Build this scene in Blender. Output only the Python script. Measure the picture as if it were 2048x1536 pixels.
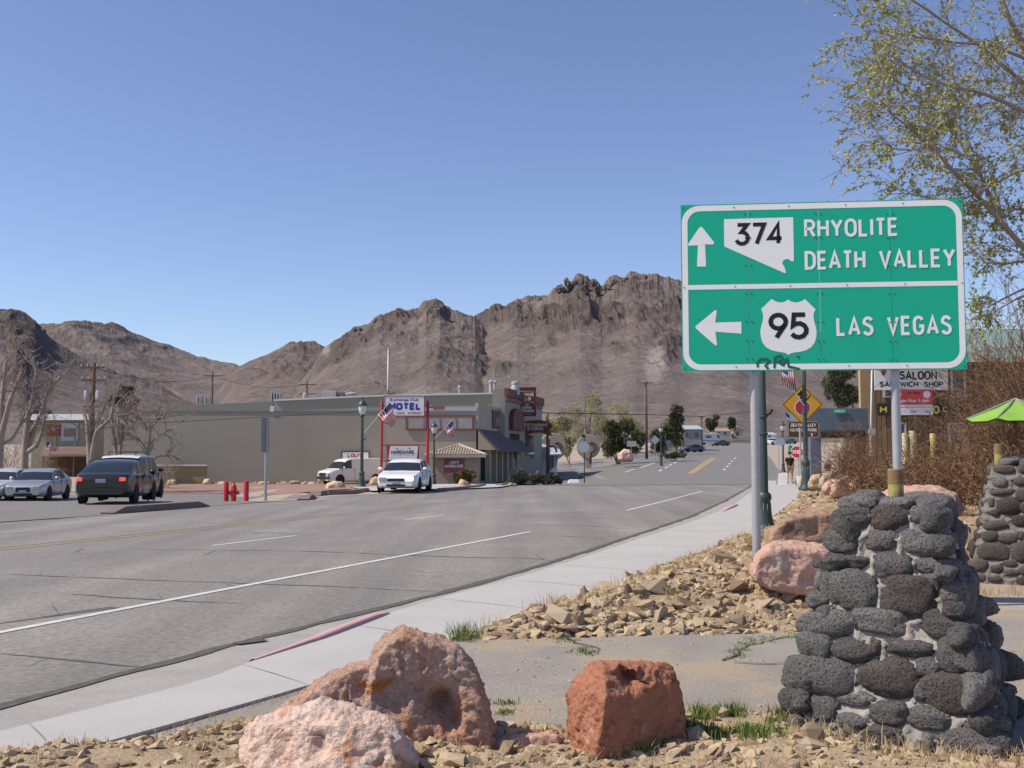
import bpy, bmesh, math, random
import numpy as np
from mathutils import Vector, Matrix

random.seed(7)
rng = np.random.default_rng(7)
PI = math.pi
R = math.radians
for o in list(bpy.data.objects):
    bpy.data.objects.remove(o)
scene = bpy.context.scene
C = scene.collection

# ------------------------------------------------------------------ camera
F = 2100.0            # focal length in pixels of the 2048 px wide photograph
EYE = 1.6
PITCH = math.atan(144 / F)
cam_data = bpy.data.cameras.new('camera')
cam_data.sensor_width = 36.0
cam_data.lens = 36.0 * F / 2048
cam_data.clip_start = 0.05
cam_data.clip_end = 12000
cam = bpy.data.objects.new('camera', cam_data)
C.objects.link(cam)
cam.location = (0, 0, EYE)
cam.rotation_euler = (PI / 2 + PITCH, 0, 0)
scene.camera = cam
scene.render.resolution_x = 1024
scene.render.resolution_y = 768

# ------------------------------------------------------------------ light
SUN_EL = R(50)
SUN_AZ = R(-101)      # measured from +Y (view) clockwise: left and a little behind
world = bpy.data.worlds.new('World')
scene.world = world
world.use_nodes = True
wn = world.node_tree
bg = wn.nodes['Background']
sky = wn.nodes.new('ShaderNodeTexSky')
sky.sky_type = 'NISHITA'
sky.sun_disc = False
sky.sun_elevation = SUN_EL
sky.sun_rotation = SUN_AZ
sky.altitude = 1000
sky.air_density = 1.0
sky.dust_density = 0.7
sky.ozone_density = 3.5
hsv = wn.nodes.new('ShaderNodeHueSaturation'); hsv.inputs['Saturation'].default_value = 0.97; hsv.inputs['Hue'].default_value = .512
wn.links.new(sky.outputs[0], hsv.inputs['Color']); wn.links.new(hsv.outputs[0], bg.inputs[0])
bg.inputs[1].default_value = 0.136
sun_data = bpy.data.lights.new('sun', 'SUN')
sun_data.energy = 4.7
sun_data.angle = R(0.53)
sun_data.color = (1.0, 0.885, 0.72)
sun = bpy.data.objects.new('sun', sun_data)
C.objects.link(sun)
sd = Vector((math.sin(SUN_AZ) * math.cos(SUN_EL), math.cos(SUN_AZ) * math.cos(SUN_EL), math.sin(SUN_EL)))
sun.rotation_euler = sd.to_track_quat('Z', 'Y').to_euler()
sun.location = (-20, -10, 40)
scene.view_settings.view_transform = 'Standard'
scene.view_settings.look = 'None'
scene.view_settings.exposure = 0.15
scene.view_settings.gamma = 1.0
scene.view_settings.use_curve_mapping = False

# ------------------------------------------------------------------ places
def ray(u, v):
    xc, zc = (u - 1024) / F, (768 - v) / F
    cp, sp = math.cos(PITCH), math.sin(PITCH)
    return Vector((xc, cp - sp * zc, sp + cp * zc))
def P(u, v, y):
    d = ray(u, v)
    return Vector((0, 0, EYE)) + d * (y / d.y)
def G(u, v, z=0.0):
    d = ray(u, v)
    return Vector((0, 0, EYE)) + d * ((z - EYE) / d.z)
def sstep(a, b, x):
    t = np.clip((np.asarray(x, float) - a) / (b - a), 0, 1)
    return t * t * (3 - 2 * t)
def rise(y):          # the whole town floor tilts up past the junction
    y = np.asarray(y, float)
    t = np.clip(y - 62, 0, 460)
    return np.where(t < 60, 0.000208333 * t * t, 0.75 + 0.025 * (t - 60))

def floor(x, y):       # ... and the lots across the road lie lower than the carriageway
    x = np.asarray(x, float); y = np.asarray(y, float)
    q = x / np.maximum(y, 1)
    d1 = .45 * sstep(36, 47, y) * (1 - sstep(-.25, -.16, q))
    d2 = .8 * sstep(54, 87, y) * (1 - sstep(.02, .14, q))
    return rise(y) - np.maximum(d1, d2) * (1 - sstep(130, 220, y))
def fz(x, y): return float(floor(x, y))
def GR(u, v):          # pixel -> point on that floor
    d = ray(u, v); y0 = 3.0
    prev = y0
    for y in np.concatenate([np.arange(3, 130, .5), np.arange(130, 600, 2)]):
        x = d.x * y / d.y; z = EYE + d.z * y / d.y
        if z < fz(x, y): break
        prev = y
    lo, hi = prev, y
    for _ in range(30):
        m = (lo + hi) / 2; x = d.x * m / d.y
        if EYE + d.z * m / d.y > fz(x, m): lo = m
        else: hi = m
    p = P(u, v, lo); p.z = fz(p.x, lo)
    return p

# ------------------------------------------------------------------ numpy noise
_perm = np.random.default_rng(3).permutation(512)
_perm = np.concatenate([_perm, _perm])
def _hash(i, j, k):
    return _perm[(_perm[(_perm[i & 511] + j) & 511] + k) & 511] / 511.0 * 2 - 1
def vnoise(p):
    p = np.asarray(p, float)
    i = np.floor(p).astype(int); f = p - i
    f = f * f * f * (f * (f * 6 - 15) + 10)
    x, y, z = i[..., 0], i[..., 1], i[..., 2]
    fx, fy, fz = f[..., 0], f[..., 1], f[..., 2]
    def l(a, b, t): return a + (b - a) * t
    c00 = l(_hash(x, y, z), _hash(x + 1, y, z), fx); c10 = l(_hash(x, y + 1, z), _hash(x + 1, y + 1, z), fx)
    c01 = l(_hash(x, y, z + 1), _hash(x + 1, y, z + 1), fx); c11 = l(_hash(x, y + 1, z + 1), _hash(x + 1, y + 1, z + 1), fx)
    return l(l(c00, c10, fy), l(c01, c11, fy), fz)
def fbm(p, octaves=4, gain=0.5, ridged=False):
    p = np.asarray(p, float)
    s = 0; a = 1.0; n = 0
    for k in range(octaves):
        v = vnoise(p + k * 17.3)
        if ridged: v = 1 - 2 * np.abs(v)
        s = s + a * v; n += a; a *= gain; p = p * 2.03
    return s / n

# ------------------------------------------------------------------ materials
MATS = {}
def mat(name, c, c2=None, scale=4.0, rough=0.8, bump=0.0, bscale=40.0, metal=0.0, spec=0.4,
        detail=6.0, fine=0.0, fscale=120.0, coat=0.0, emit=None, estr=0.0, alpha=None, trans=0.0, contrast=0.25,
        c3=None, s3=1.5, t3=0.55, coord='Object', spots=None, stretch=None, rand=0.0, streak=None, bdist=.02):
    """c..c2 mottled by noise; c3 = third tone in large patches; spots=(scale, thresh, colour)"""
    if name in MATS: return MATS[name]
    m = bpy.data.materials.new(name); m.use_nodes = True
    nt = m.node_tree; N = nt.nodes; L = nt.links
    b = N['Principled BSDF']
    b.inputs['Roughness'].default_value = rough
    b.inputs['Metallic'].default_value = metal
    b.inputs['Specular IOR Level'].default_value = spec
    b.inputs['Base Color'].default_value = (*c, 1)
    if coat:
        b.inputs['Coat Weight'].default_value = coat
        b.inputs['Coat Roughness'].default_value = 0.05
    if trans: b.inputs['Transmission Weight'].default_value = trans
    if emit:
        b.inputs['Emission Color'].default_value = (*emit, 1)
        b.inputs['Emission Strength'].default_value = estr
    if c2 is not None or bump or fine or c3 is not None or spots or rand:
        tc = N.new('ShaderNodeTexCoord')
        if coord == 'World':
            g = N.new('ShaderNodeNewGeometry'); src = g.outputs['Position']
        else:
            src = tc.outputs[coord]
        if stretch:
            mp = N.new('ShaderNodeMapping'); mp.inputs['Scale'].default_value = stretch
            L.new(src, mp.inputs['Vector']); src = mp.outputs[0]
        col = None
        def noise(sc, det=detail, rgh=0.6):
            n = N.new('ShaderNodeTexNoise'); n.inputs['Scale'].default_value = sc
            n.inputs['Detail'].default_value = det; n.inputs['Roughness'].default_value = rgh
            L.new(src, n.inputs['Vector']); return n
        def ramp(fac, lo, hi):
            r = N.new('ShaderNodeMapRange'); r.inputs['From Min'].default_value = lo; r.inputs['From Max'].default_value = hi
            L.new(fac, r.inputs['Value']); return r.outputs[0]
        def mix(fac, a, bb, blend='MIX'):
            x = N.new('ShaderNodeMix'); x.data_type = 'RGBA'; x.blend_type = blend
            if isinstance(fac, float): x.inputs[0].default_value = fac
            else: L.new(fac, x.inputs[0])
            for s, k in ((a, 6), (bb, 7)):
                if isinstance(s, tuple): x.inputs[k].default_value = (*s, 1)
                else: L.new(s, x.inputs[k])
            return x.outputs[2]
        col = c
        if c2 is not None:
            n = noise(scale)
            col = mix(ramp(n.outputs[0], 0.5 - contrast, 0.5 + contrast), c, c2)
        if c3 is not None:
            n = noise(s3)
            col = mix(ramp(n.outputs[0], t3, t3 + 0.1), col, c3)
        if spots:
            vo = N.new('ShaderNodeTexVoronoi'); vo.inputs['Scale'].default_value = spots[0]
            L.new(src, vo.inputs['Vector'])
            col = mix(ramp(vo.outputs['Distance'], spots[1], spots[1] * 0.6), col, spots[2])
        if fine:
            n = noise(fscale, 2.0)
            v = ramp(n.outputs[0], 0.25, 0.75)
            r = N.new('ShaderNodeMapRange'); r.inputs['To Min'].default_value = 1 - fine; r.inputs['To Max'].default_value = 1 + fine
            L.new(v, r.inputs['Value'])
            vm = N.new('ShaderNodeVectorMath'); vm.operation = 'SCALE'
            if isinstance(col, tuple):
                vm.inputs[0].default_value = col
            else: L.new(col, vm.inputs[0])
            L.new(r.outputs[0], vm.inputs['Scale']); col = vm.outputs[0]
        def scale_col(col, val, amt):
            r = N.new('ShaderNodeMapRange'); r.inputs['To Min'].default_value = 1 - amt; r.inputs['To Max'].default_value = 1 + amt
            L.new(val, r.inputs['Value']); vm = N.new('ShaderNodeVectorMath'); vm.operation = 'SCALE'
            if isinstance(col, tuple): vm.inputs[0].default_value = col
            else: L.new(col, vm.inputs[0])
            L.new(r.outputs[0], vm.inputs['Scale']); return vm.outputs[0]
        if rand:
            oi = N.new('ShaderNodeObjectInfo'); col = scale_col(col, oi.outputs['Random'], rand)
        if streak:
            mp = N.new('ShaderNodeMapping'); mp.inputs['Rotation'].default_value = (0, 0, streak[0]); mp.inputs['Scale'].default_value = (streak[1], streak[2], 1)
            L.new(src, mp.inputs['Vector']); n = N.new('ShaderNodeTexNoise'); n.inputs['Scale'].default_value = 1; n.inputs['Detail'].default_value = 4
            L.new(mp.outputs[0], n.inputs['Vector']); col = scale_col(col, ramp(n.outputs[0], .3, .7), streak[3])
        if not isinstance(col, tuple): L.new(col, b.inputs['Base Color'])
        if bump:
            n = noise(bscale, 5.0, 0.65)
            bp = N.new('ShaderNodeBump'); bp.inputs['Strength'].default_value = bump
            bp.inputs['Distance'].default_value = bdist
            L.new(n.outputs[0], bp.inputs['Height']); L.new(bp.outputs[0], b.inputs['Normal'])
    MATS[name] = m
    return m

# ------------------------------------------------------------------ scene objects
XF = {}
def tag(o, label=None, cat=None, group=None, kind=None):
    if label: o['label'] = label
    if cat: o['category'] = cat
    if group: o['group'] = group
    if kind: o['kind'] = kind
    return o
def thing(name, label, cat, loc=(0, 0, 0), rz=0.0, group=None):
    o = bpy.data.objects.new(name, None); C.objects.link(o)
    o.empty_display_size = 0.2
    o.location = loc; o.rotation_euler = (0, 0, rz)
    XF[o] = Matrix.Translation(Vector(loc)) @ Matrix.Rotation(rz, 4, 'Z')
    return tag(o, label, cat, group)
def struct(o): o['kind'] = 'structure'; return o
def xf(o):
    if o is None: return Matrix.Identity(4)
    m = XF.get(o, Matrix.Identity(4))
    return (xf(o.parent) @ m) if o.parent is not None else m
def children_of(o): return [c for c in C.objects if c.parent is o]
def copy_tree(o, loc=None, rz=None, label=None, group=None, parent=None, kids=None):
    c = o.copy(); C.objects.link(c); c.parent = parent
    if loc is not None: c.location = loc
    if rz is not None: c.rotation_euler = (0, 0, rz)
    if label: c['label'] = label
    if group: c['group'] = group
    for ch in [k for k in list(C.objects) if k.parent is o]:
        copy_tree(ch, parent=c)
    return c

class MB:
    """collects geometry, build() links it as one mesh object"""
    def __init__(s): s.v = []; s.f = []; s.m = []
    def add(s, verts, faces, mi=0):
        n = len(s.v); s.v.extend([tuple(p) for p in verts])
        s.f.extend([tuple(i + n for i in f) for f in faces]); s.m.extend([mi] * len(faces)); return s
    def box(s, c, d, rz=0.0, mi=0, rx=0.0, taper=1.0):
        x, y, z = d[0] / 2, d[1] / 2, d[2] / 2
        M = Matrix.Translation(Vector(c)) @ Matrix.Rotation(rz, 4, 'Z') @ Matrix.Rotation(rx, 4, 'X')
        t = taper
        vs = [(-x, -y, -z), (x, -y, -z), (x, y, -z), (-x, y, -z), (-x * t, -y * t, z), (x * t, -y * t, z), (x * t, y * t, z), (-x * t, y * t, z)]
        s.add([M @ Vector(p) for p in vs], [(0, 3, 2, 1), (4, 5, 6, 7), (0, 1, 5, 4), (1, 2, 6, 5), (2, 3, 7, 6), (3, 0, 4, 7)], mi); return s
    def box2(s, lo, hi, mi=0):
        return s.box([(a + b) / 2 for a, b in zip(lo, hi)], [abs(b - a) for a, b in zip(lo, hi)], mi=mi)
    def tube(s, pts, rad, n=8, mi=0, caps=True):
        pts = [Vector(p) for p in pts]
        if not isinstance(rad, (list, tuple)): rad = [rad] * len(pts)
        base = len(s.v); prev = None
        for i, p in enumerate(pts):
            a = pts[max(0, i - 1)]; b = pts[min(len(pts) - 1, i + 1)]
            d = (b - a); d = d.normalized() if d.length > 1e-9 else Vector((0, 0, 1))
            if prev is None:
                u = d.orthogonal().normalized()
            else:
                u = (prev - d * prev.dot(d)); u = u.normalized() if u.length > 1e-6 else d.orthogonal().normalized()
            prev = u; w = d.cross(u)
            for k in range(n):
                t = 2 * PI * k / n
                s.v.append(tuple(p + (u * math.cos(t) + w * math.sin(t)) * rad[i]))
        for i in range(len(pts) - 1):
            for k in range(n):
                a = base + i * n + k; b = base + i * n + (k + 1) % n
                s.f.append((a, b, b + n, a + n)); s.m.append(mi)
        if caps:
            s.f.append(tuple(base + k for k in reversed(range(n)))); s.m.append(mi)
            e = base + (len(pts) - 1) * n
            s.f.append(tuple(e + k for k in range(n))); s.m.append(mi)
        return s
    def lathe(s, prof, c=(0, 0, 0), n=16, mi=0, axis='Z', sx=1.0, sy=1.0):
        base = len(s.v)
        for r, z in prof:
            for k in range(n):
                t = 2 * PI * k / n
                a, b = r * math.cos(t) * sx, r * math.sin(t) * sy
                if axis == 'Z': q = (c[0] + a, c[1] + b, c[2] + z)
                elif axis == 'Y': q = (c[0] + a, c[1] + z, c[2] + b)
                else: q = (c[0] + z, c[1] + a, c[2] + b)
                s.v.append(q)
        for i in range(len(prof) - 1):
            for k in range(n):
                a = base + i * n + k; b = base + i * n + (k + 1) % n
                s.f.append((a, b, b + n, a + n)); s.m.append(mi)
        s.f.append(tuple(base + k for k in reversed(range(n)))); s.m.append(mi)
        e = base + (len(prof) - 1) * n
        s.f.append(tuple(e + k for k in range(n))); s.m.append(mi)
        return s
    def prism(s, pts, axis_vec, mi=0):
        """polygon pts (3-D, ccw from the outside) pushed along axis_vec"""
        n = len(pts); a = Vector(axis_vec)
        vs = [Vector(p) for p in pts] + [Vector(p) + a for p in pts]
        fs = [tuple(range(n)), tuple(reversed(range(n, 2 * n)))]
        fs += [(i, i + n, (i + 1) % n + n, (i + 1) % n) for i in range(n)]
        return s.add(vs, fs, mi)
    def grid(s, pts, mi=0, closed=False):
        """pts[i][j] -> quads"""
        a = len(s.v); ni = len(pts); nj = len(pts[0])
        for row in pts: s.v.extend([tuple(p) for p in row])
        for i in range(ni - 1):
            for j in range(nj - 1 + (1 if closed else 0)):
                q = (a + i * nj + j, a + i * nj + (j + 1) % nj, a + (i + 1) * nj + (j + 1) % nj, a + (i + 1) * nj + j)
                s.f.append(q); s.m.append(mi)
        return s
    def mesh(s, name, mats):
        me = bpy.data.meshes.new(name)
        me.from_pydata(s.v, [], s.f)
        for m in (mats if isinstance(mats, (list, tuple)) else [mats]): me.materials.append(m)
        if any(s.m): me.polygons.foreach_set('material_index', s.m)
        return me
    def build(s, name, mats, parent=None, smooth=False, world=False, fix=True, bevel=0.0, loc=None, rz=0.0, angle=None):
        if world and parent is not None:
            M = xf(parent).inverted(); s.v = [tuple(M @ Vector(p)) for p in s.v]
        me = s.mesh(name, mats)
        if fix:
            bm = bmesh.new(); bm.from_mesh(me)
            bmesh.ops.recalc_face_normals(bm, faces=bm.faces)
            if bevel > 0:
                es = [e for e in bm.edges if len(e.link_faces) == 2 and e.calc_face_angle(0) > 0.6]
                bmesh.ops.bevel(bm, geom=es, offset=bevel, segments=2, affect='EDGES', profile=0.6)
            bm.to_mesh(me); bm.free()
        return link(name, me, parent, smooth, loc, rz, angle)
def link(name, me, parent=None, smooth=False, loc=None, rz=0.0, angle=None):
    o = bpy.data.objects.new(name, me); C.objects.link(o)
    if smooth:
        me.polygons.foreach_set('use_smooth', [True] * len(me.polygons))
        if angle:
            try: me.set_sharp_from_angle(angle=angle)
            except Exception: pass
    o.parent = parent
    if loc is not None:
        o.location = loc; o.rotation_euler = (0, 0, rz)
        XF[o] = Matrix.Translation(Vector(loc)) @ Matrix.Rotation(rz, 4, 'Z')
    return o
def np_mesh(name, verts, faces, mats, parent=None, smooth=False, midx=None):
    """verts (n,3) array, faces (m,k) array"""
    me = bpy.data.meshes.new(name)
    verts = np.asarray(verts, np.float32); faces = np.asarray(faces, np.int32)
    k = faces.shape[1]
    me.vertices.add(len(verts)); me.vertices.foreach_set('co', verts.ravel())
    me.loops.add(faces.size); me.loops.foreach_set('vertex_index', faces.ravel())
    me.polygons.add(len(faces)); me.polygons.foreach_set('loop_start', np.arange(len(faces), dtype=np.int32) * k)
    for m in (mats if isinstance(mats, (list, tuple)) else [mats]): me.materials.append(m)
    if midx is not None: me.polygons.foreach_set('material_index', np.asarray(midx, np.int32))
    me.update(calc_edges=True); me.validate()
    o = bpy.data.objects.new(name, me); C.objects.link(o); o.parent = parent
    me.polygons.foreach_set('use_smooth', [bool(smooth)] * len(me.polygons))
    return o
def grid_faces(ni, nj):
    i, j = np.meshgrid(np.arange(ni - 1), np.arange(nj - 1), indexing='ij')
    a = (i * nj + j).ravel()
    return np.stack([a, a + 1, a + nj + 1, a + nj], 1)

# ------------------------------------------------------------------ lettering (monoline strokes)
def _arc(cx, cy, rx, ry, a0, a1, n=9):
    return [(cx + rx * math.cos(R(a0 + (a1 - a0) * i / (n - 1))), cy + ry * math.sin(R(a0 + (a1 - a0) * i / (n - 1)))) for i in range(n)]
GL = {
 'A': (.62, [[(0, 0), (.31, 1), (.62, 0)], [(.11, .3), (.51, .3)]]),
 'B': (.55, [[(.3, .54), (0, .54), (0, 1), (.3, 1)] + _arc(.3, .77, .21, .23, 90, -90), [(0, .54), (0, 0), (.3, 0)] + _arc(.3, .27, .25, .27, -90, 90)]),
 'C': (.55, [_arc(.28, .7, .28, .3, 20, 180) + _arc(.28, .3, .28, .3, 180, 340)]),
 'D': (.55, [[(.2, 0), (0, 0), (0, 1), (.2, 1)] + _arc(.22, .67, .33, .33, 90, 0) + _arc(.22, .33, .33, .33, 0, -90)]),
 'E': (.47, [[(.47, 0), (0, 0), (0, 1), (.47, 1)], [(0, .52), (.42, .52)]]),
 'F': (.47, [[(0, 0), (0, 1), (.47, 1)], [(0, .52), (.4, .52)]]),
 'G': (.58, [_arc(.28, .7, .28, .3, 25, 180) + _arc(.28, .3, .28, .3, 180, 360) + [(.56, .46), (.32, .46)]]),
 'H': (.55, [[(0, 0), (0, 1)], [(.55, 0), (.55, 1)], [(0, .52), (.55, .52)]]),
 'I': (.02, [[(.01, 0), (.01, 1)]]),
 'J': (.45, [[(.45, 1), (.45, .25)] + _arc(.22, .24, .22, .24, 0, -180)]),
 'K': (.55, [[(0, 0), (0, 1)], [(.53, 1), (.03, .4)], [(.2, .58), (.55, 0)]]),
 'L': (.44, [[(0, 1), (0, 0), (.44, 0)]]),
 'M': (.68, [[(0, 0), (0, 1), (.34, .25), (.68, 1), (.68, 0)]]),
 'N': (.55, [[(0, 0), (0, 1), (.55, 0), (.55, 1)]]),
 'O': (.58, [_arc(.29, .69, .29, .31, 0, 180) + _arc(.29, .31, .29, .31, 180, 360) + [(.58, .69)]]),
 'P': (.53, [[(0, 0), (0, 1), (.28, 1)] + _arc(.28, .74, .25, .26, 90, -90) + [(0, .48)]]),
 'R': (.55, [[(0, 0), (0, 1), (.28, 1)] + _arc(.28, .74, .25, .26, 90, -90) + [(0, .48)], [(.28, .46), (.55, 0)]]),
 'S': (.52, [_arc(.26, .75, .25, .25, 20, 200) + _arc(.26, .26, .26, .26, 60, -160)]),
 'T': (.5, [[(0, 1), (.5, 1)], [(.25, .99), (.25, 0)]]),
 'U': (.55, [[(0, 1), (0, .28)] + _arc(.275, .28, .275, .28, 180, 360) + [(.55, 1)]]),
 'V': (.6, [[(0, 1), (.3, 0), (.6, 1)]]),
 'W': (.78, [[(0, 1), (.2, 0), (.39, .85), (.58, 0), (.78, 1)]]),
 'X': (.56, [[(0, 0), (.56, 1)], [(0, 1), (.56, 0)]]),
 'Y': (.6, [[(0, 1), (.3, .48), (.6, 1)], [(.3, .5), (.3, 0)]]),
 'Q': (.58, [_arc(.29, .69, .29, .31, 0, 180) + _arc(.29, .31, .29, .31, 180, 360) + [(.58, .69)], [(.36, .25), (.58, 0)]]),
 'Z': (.5, [[(0, 1), (.5, 1), (0, 0), (.5, 0)]]),
 '3': (.5, [[(.03, 1), (.46, 1), (.2, .62)] + _arc(.22, .31, .27, .31, 85, -160)]),
 '4': (.55, [[(.55, .26), (0, .26), (.4, 1), (.4, 0)]]),
 '5': (.5, [[(.45, 1), (.07, 1), (.03, .52)] + _arc(.22, .31, .27, .31, 110, -150)]),
 '6': (.52, [[(.4, 1), (.06, .45)] + _arc(.26, .28, .25, .28, 140, 500, 14)]),
 '7': (.5, [[(0, 1), (.5, 1), (.15, 0)]]),
 '9': (.54, [[(.2, 0), (.5, .56)] + _arc(.27, .7, .26, .3, -25, 330, 15)]),
 'a': (.42, [_arc(.21, .3, .21, .3, 20, 340, 10), [(.42, .6), (.42, 0)]]),
 'b': (.42, [[(0, 1), (0, 0)], _arc(.21, .3, .21, .3, 160, -160, 10)]),
 'c': (.4, [_arc(.21, .3, .21, .3, 50, 310, 10)]),
 'e': (.42, [[(0, .32), (.42, .32)] + _arc(.21, .3, .21, .3, 5, 310, 10)]),
 'g': (.42, [_arc(.21, .3, .21, .3, 20, 340, 10), [(.42, .6), (.42, -.15), (.3, -.28), (.05, -.25)]]),
 'h': (.4, [[(0, 1), (0, 0)], _arc(.2, .38, .2, .22, 180, 0, 7) + [(.4, 0)]]),
 'l': (.02, [[(.01, 1), (.01, 0)]]),
 'm': (.6, [[(0, .6), (0, 0)], _arc(.15, .42, .15, .18, 180, 0, 6) + [(.3, 0)], _arc(.45, .42, .15, .18, 180, 0, 6) + [(.6, 0)]]),
 'n': (.4, [[(0, .6), (0, 0)], _arc(.2, .38, .2, .22, 180, 0, 7) + [(.4, 0)]]),
 'o': (.42, [_arc(.21, .3, .21, .3, 0, 360, 12)]),
 'p': (.42, [[(0, .6), (0, -.3)], _arc(.21, .3, .21, .3, 160, -160, 10)]),
 'r': (.3, [[(0, .6), (0, 0)], _arc(.2, .36, .2, .24, 180, 70, 6)]),
 's': (.36, [_arc(.18, .45, .17, .15, 20, 200, 7) + _arc(.18, .15, .18, .15, 60, -160, 7)]),
 'u': (.4, [[(0, .6), (0, .2)] + _arc(.2, .2, .2, .2, 180, 360, 7) + [(.4, .6)], [(.4, .3), (.4, 0)]]),
 'x': (.4, [[(0, 0), (.4, .6)], [(0, .6), (.4, 0)]]),
 'y': (.42, [[(0, .6), (.21, .05)], [(.42, .6), (.1, -.3)]]),
 "'": (.05, [[(.03, 1), (.03, .72)]]),
 '-': (.3, [[(0, .5), (.3, .5)]]),
 '.': (.08, [[(.04, .42), (.04, .58)]]),
 '&': (.55, [[(.55, 0), (.12, .62)] + _arc(.25, .8, .17, .2, 200, -20) + [(.08, .35)] + _arc(.22, .22, .2, .22, 160, 330)]),
 '+': (.5, [[(.25, .1), (.25, .9)], [(0, .5), (.5, .5)]]),
}
def stroke_mesh(mb, pts, w, depth, tf, mi=0):
    """flat ribbon w wide along pts (2-D), mitred; tf maps (x, y, d) to 3-D"""
    q = [Vector((p[0], p[1])) for p in pts]
    c = [q[0]]
    for p in q[1:]:
        if (p - c[-1]).length > 1e-5: c.append(p)
    q = c
    if len(q) < 2: return
    rows = []
    for i, p in enumerate(q):
        a = (p - q[i - 1]).normalized() if i > 0 else None
        b = (q[i + 1] - p).normalized() if i < len(q) - 1 else None
        if a is None: n = Vector((-b.y, b.x)); k = 1.0
        elif b is None: n = Vector((-a.y, a.x)); k = 1.0
        else:
            na = Vector((-a.y, a.x)); nb = Vector((-b.y, b.x))
            n = na + nb
            n = n.normalized() if n.length > 1e-4 else na
            k = min(1 / max(n.dot(na), 0.35), 2.2)
        rows.append([tf(*(p + n * (w / 2 * k)), depth), tf(*(p - n * (w / 2 * k)), depth)])
    mb.grid(rows, mi)
def text_mesh(mb, txt, x0, y0, h, tf, w=0.16, width=None, gap=0.24, space=0.42, xs=1.0, depth=0.0, mi=0, align='L', slant=0.0):
    """text with cap height h; width = stretch to this total width"""
    g = []
    x = 0.0
    for ch in txt:
        if ch == ' ': x += space; continue
        gw, st = GL[ch]
        g.append((x, st)); x += gw + gap
    total = max(x - gap, 0.05)
    sx = xs * h
    if width: sx = (width - w * h) / total
    W = total * sx
    if align == 'C': x0 = x0 - W / 2
    elif align == 'L': x0 = x0 + w * h / 2
    k = 0
    for gx, st in g:
        for s in st:
            k += 1
            pts = [(x0 + (gx + p[0] + slant * p[1]) * sx, y0 + w * h / 2 + p[1] * (h - w * h)) for p in s]
            stroke_mesh(mb, pts, w * h, depth + (k % 3) * 0.0006, tf, mi)
def poly_tf(mb, pts, tf, depth=0.0, mi=0):
    n = len(mb.v); mb.v.extend([tuple(tf(x, y, depth)) for x, y in pts])
    mb.f.append(tuple(range(n, n + len(pts)))); mb.m.append(mi)
def plane_tf(o, ux, uz, n):
    """2-D sign coordinates to 3-D: origin o, right ux, up uz, outward n"""
    o, ux, uz, n = Vector(o), Vector(ux), Vector(uz), Vector(n)
    return lambda x, y, d=0.0: o + ux * x + uz * y + n * d
def rrect(x0, y0, x1, y1, r, n=6):
    pts = []
    for cx, cy, a in ((x1 - r, y1 - r, 0), (x0 + r, y1 - r, 90), (x0 + r, y0 + r, 180), (x1 - r, y0 + r, 270)):
        for i in range(n + 1):
            t = R(a + 90 * i / n); pts.append((cx + r * math.cos(t), cy + r * math.sin(t)))
    return pts
def ring_tf(mb, outer, inner, tf, depth, mi=0):
    n = len(outer); a = len(mb.v)
    mb.v.extend([tuple(tf(x, y, depth)) for x, y in outer]); mb.v.extend([tuple(tf(x, y, depth)) for x, y in inner])
    for i in range(n):
        j = (i + 1) % n
        mb.f.append((a + i, a + j, a + n + j, a + n + i)); mb.m.append(mi)
# ================================================================== the setting: hills, ground, roads
M_ROAD = mat('asphalt', (.22, .207, .198), (.182, .172, .165), scale=.5, rough=.92, bump=.25, bscale=45, fine=.3, fscale=17, coord='World', spots=(2.6, .07, (.13, .125, .12)), c3=(.232, .22, .21), s3=.25, t3=.52, streak=(R(21.7), .95, .035, .19))
M_ROAD2 = mat('asphalt_far', (.195, .187, .183), (.16, .154, .15), scale=.3, rough=.92, bump=.2, bscale=30, fine=.12, fscale=20, coord='World')
M_OLDASPH = mat('old_asphalt', (.315, .29, .26), (.235, .217, .196), scale=1.6, rough=.95, bump=.5, bscale=90, fine=.35, fscale=70, coord='World', c3=(.35, .285, .205), s3=.7, t3=.5, spots=(26, .16, (.42, .4, .37)))
M_CONC = mat('concrete', (.44, .433, .425), (.385, .378, .368), scale=1.2, rough=.9, bump=.12, bscale=70, fine=.07, fscale=60, coord='World')
M_GUTTER = mat('gutter_concrete', (.355, .34, .325), (.28, .268, .255), scale=2.2, rough=.92, bump=.2, bscale=60, fine=.14, fscale=50, coord='World')
M_DIRT = mat('desert_dirt', (.40, .33, .265), (.31, .25, .2), scale=.8, rough=1, bump=.6, bscale=14, fine=.2, fscale=25, coord='World', c3=(.34, .3, .24), s3=.1, t3=.5)
M_BANK = mat('bank_soil', (.40, .31, .205), (.30, .23, .15), scale=5, rough=1, bump=.8, bscale=30, fine=.3, fscale=60, coord='World', c3=(.36, .29, .19), s3=2)
M_REDDIRT = mat('red_cinder', (.30, .185, .15), (.23, .15, .125), scale=2.0, rough=1, bump=.7, bscale=10, fine=.25, fscale=8, coord='World')
M_WHITE_PAINT = mat('road_paint_white', (.66, .66, .65), (.42, .415, .405), scale=9, rough=.8, fine=.12, fscale=40, coord='World', contrast=.3)
M_FADED = mat('road_paint_faded', (.38, .372, .36), (.26, .25, .243), scale=9, rough=.85, fine=.12, fscale=40, coord='World', contrast=.2)
M_YELLOW_PAINT = mat('road_paint_yellow', (.40, .275, .11), (.29, .225, .15), scale=6, rough=.85, fine=.12, fscale=40, coord='World')
M_YELLOW_NEW = mat('road_paint_bright_yellow', (.55, .34, .1), (.48, .3, .1), scale=3, rough=.85, coord='World')
M_TAR = mat('tar', (.085, .081, .079), (.13, .124, .12), scale=8, rough=.75, coord='World')
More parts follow.
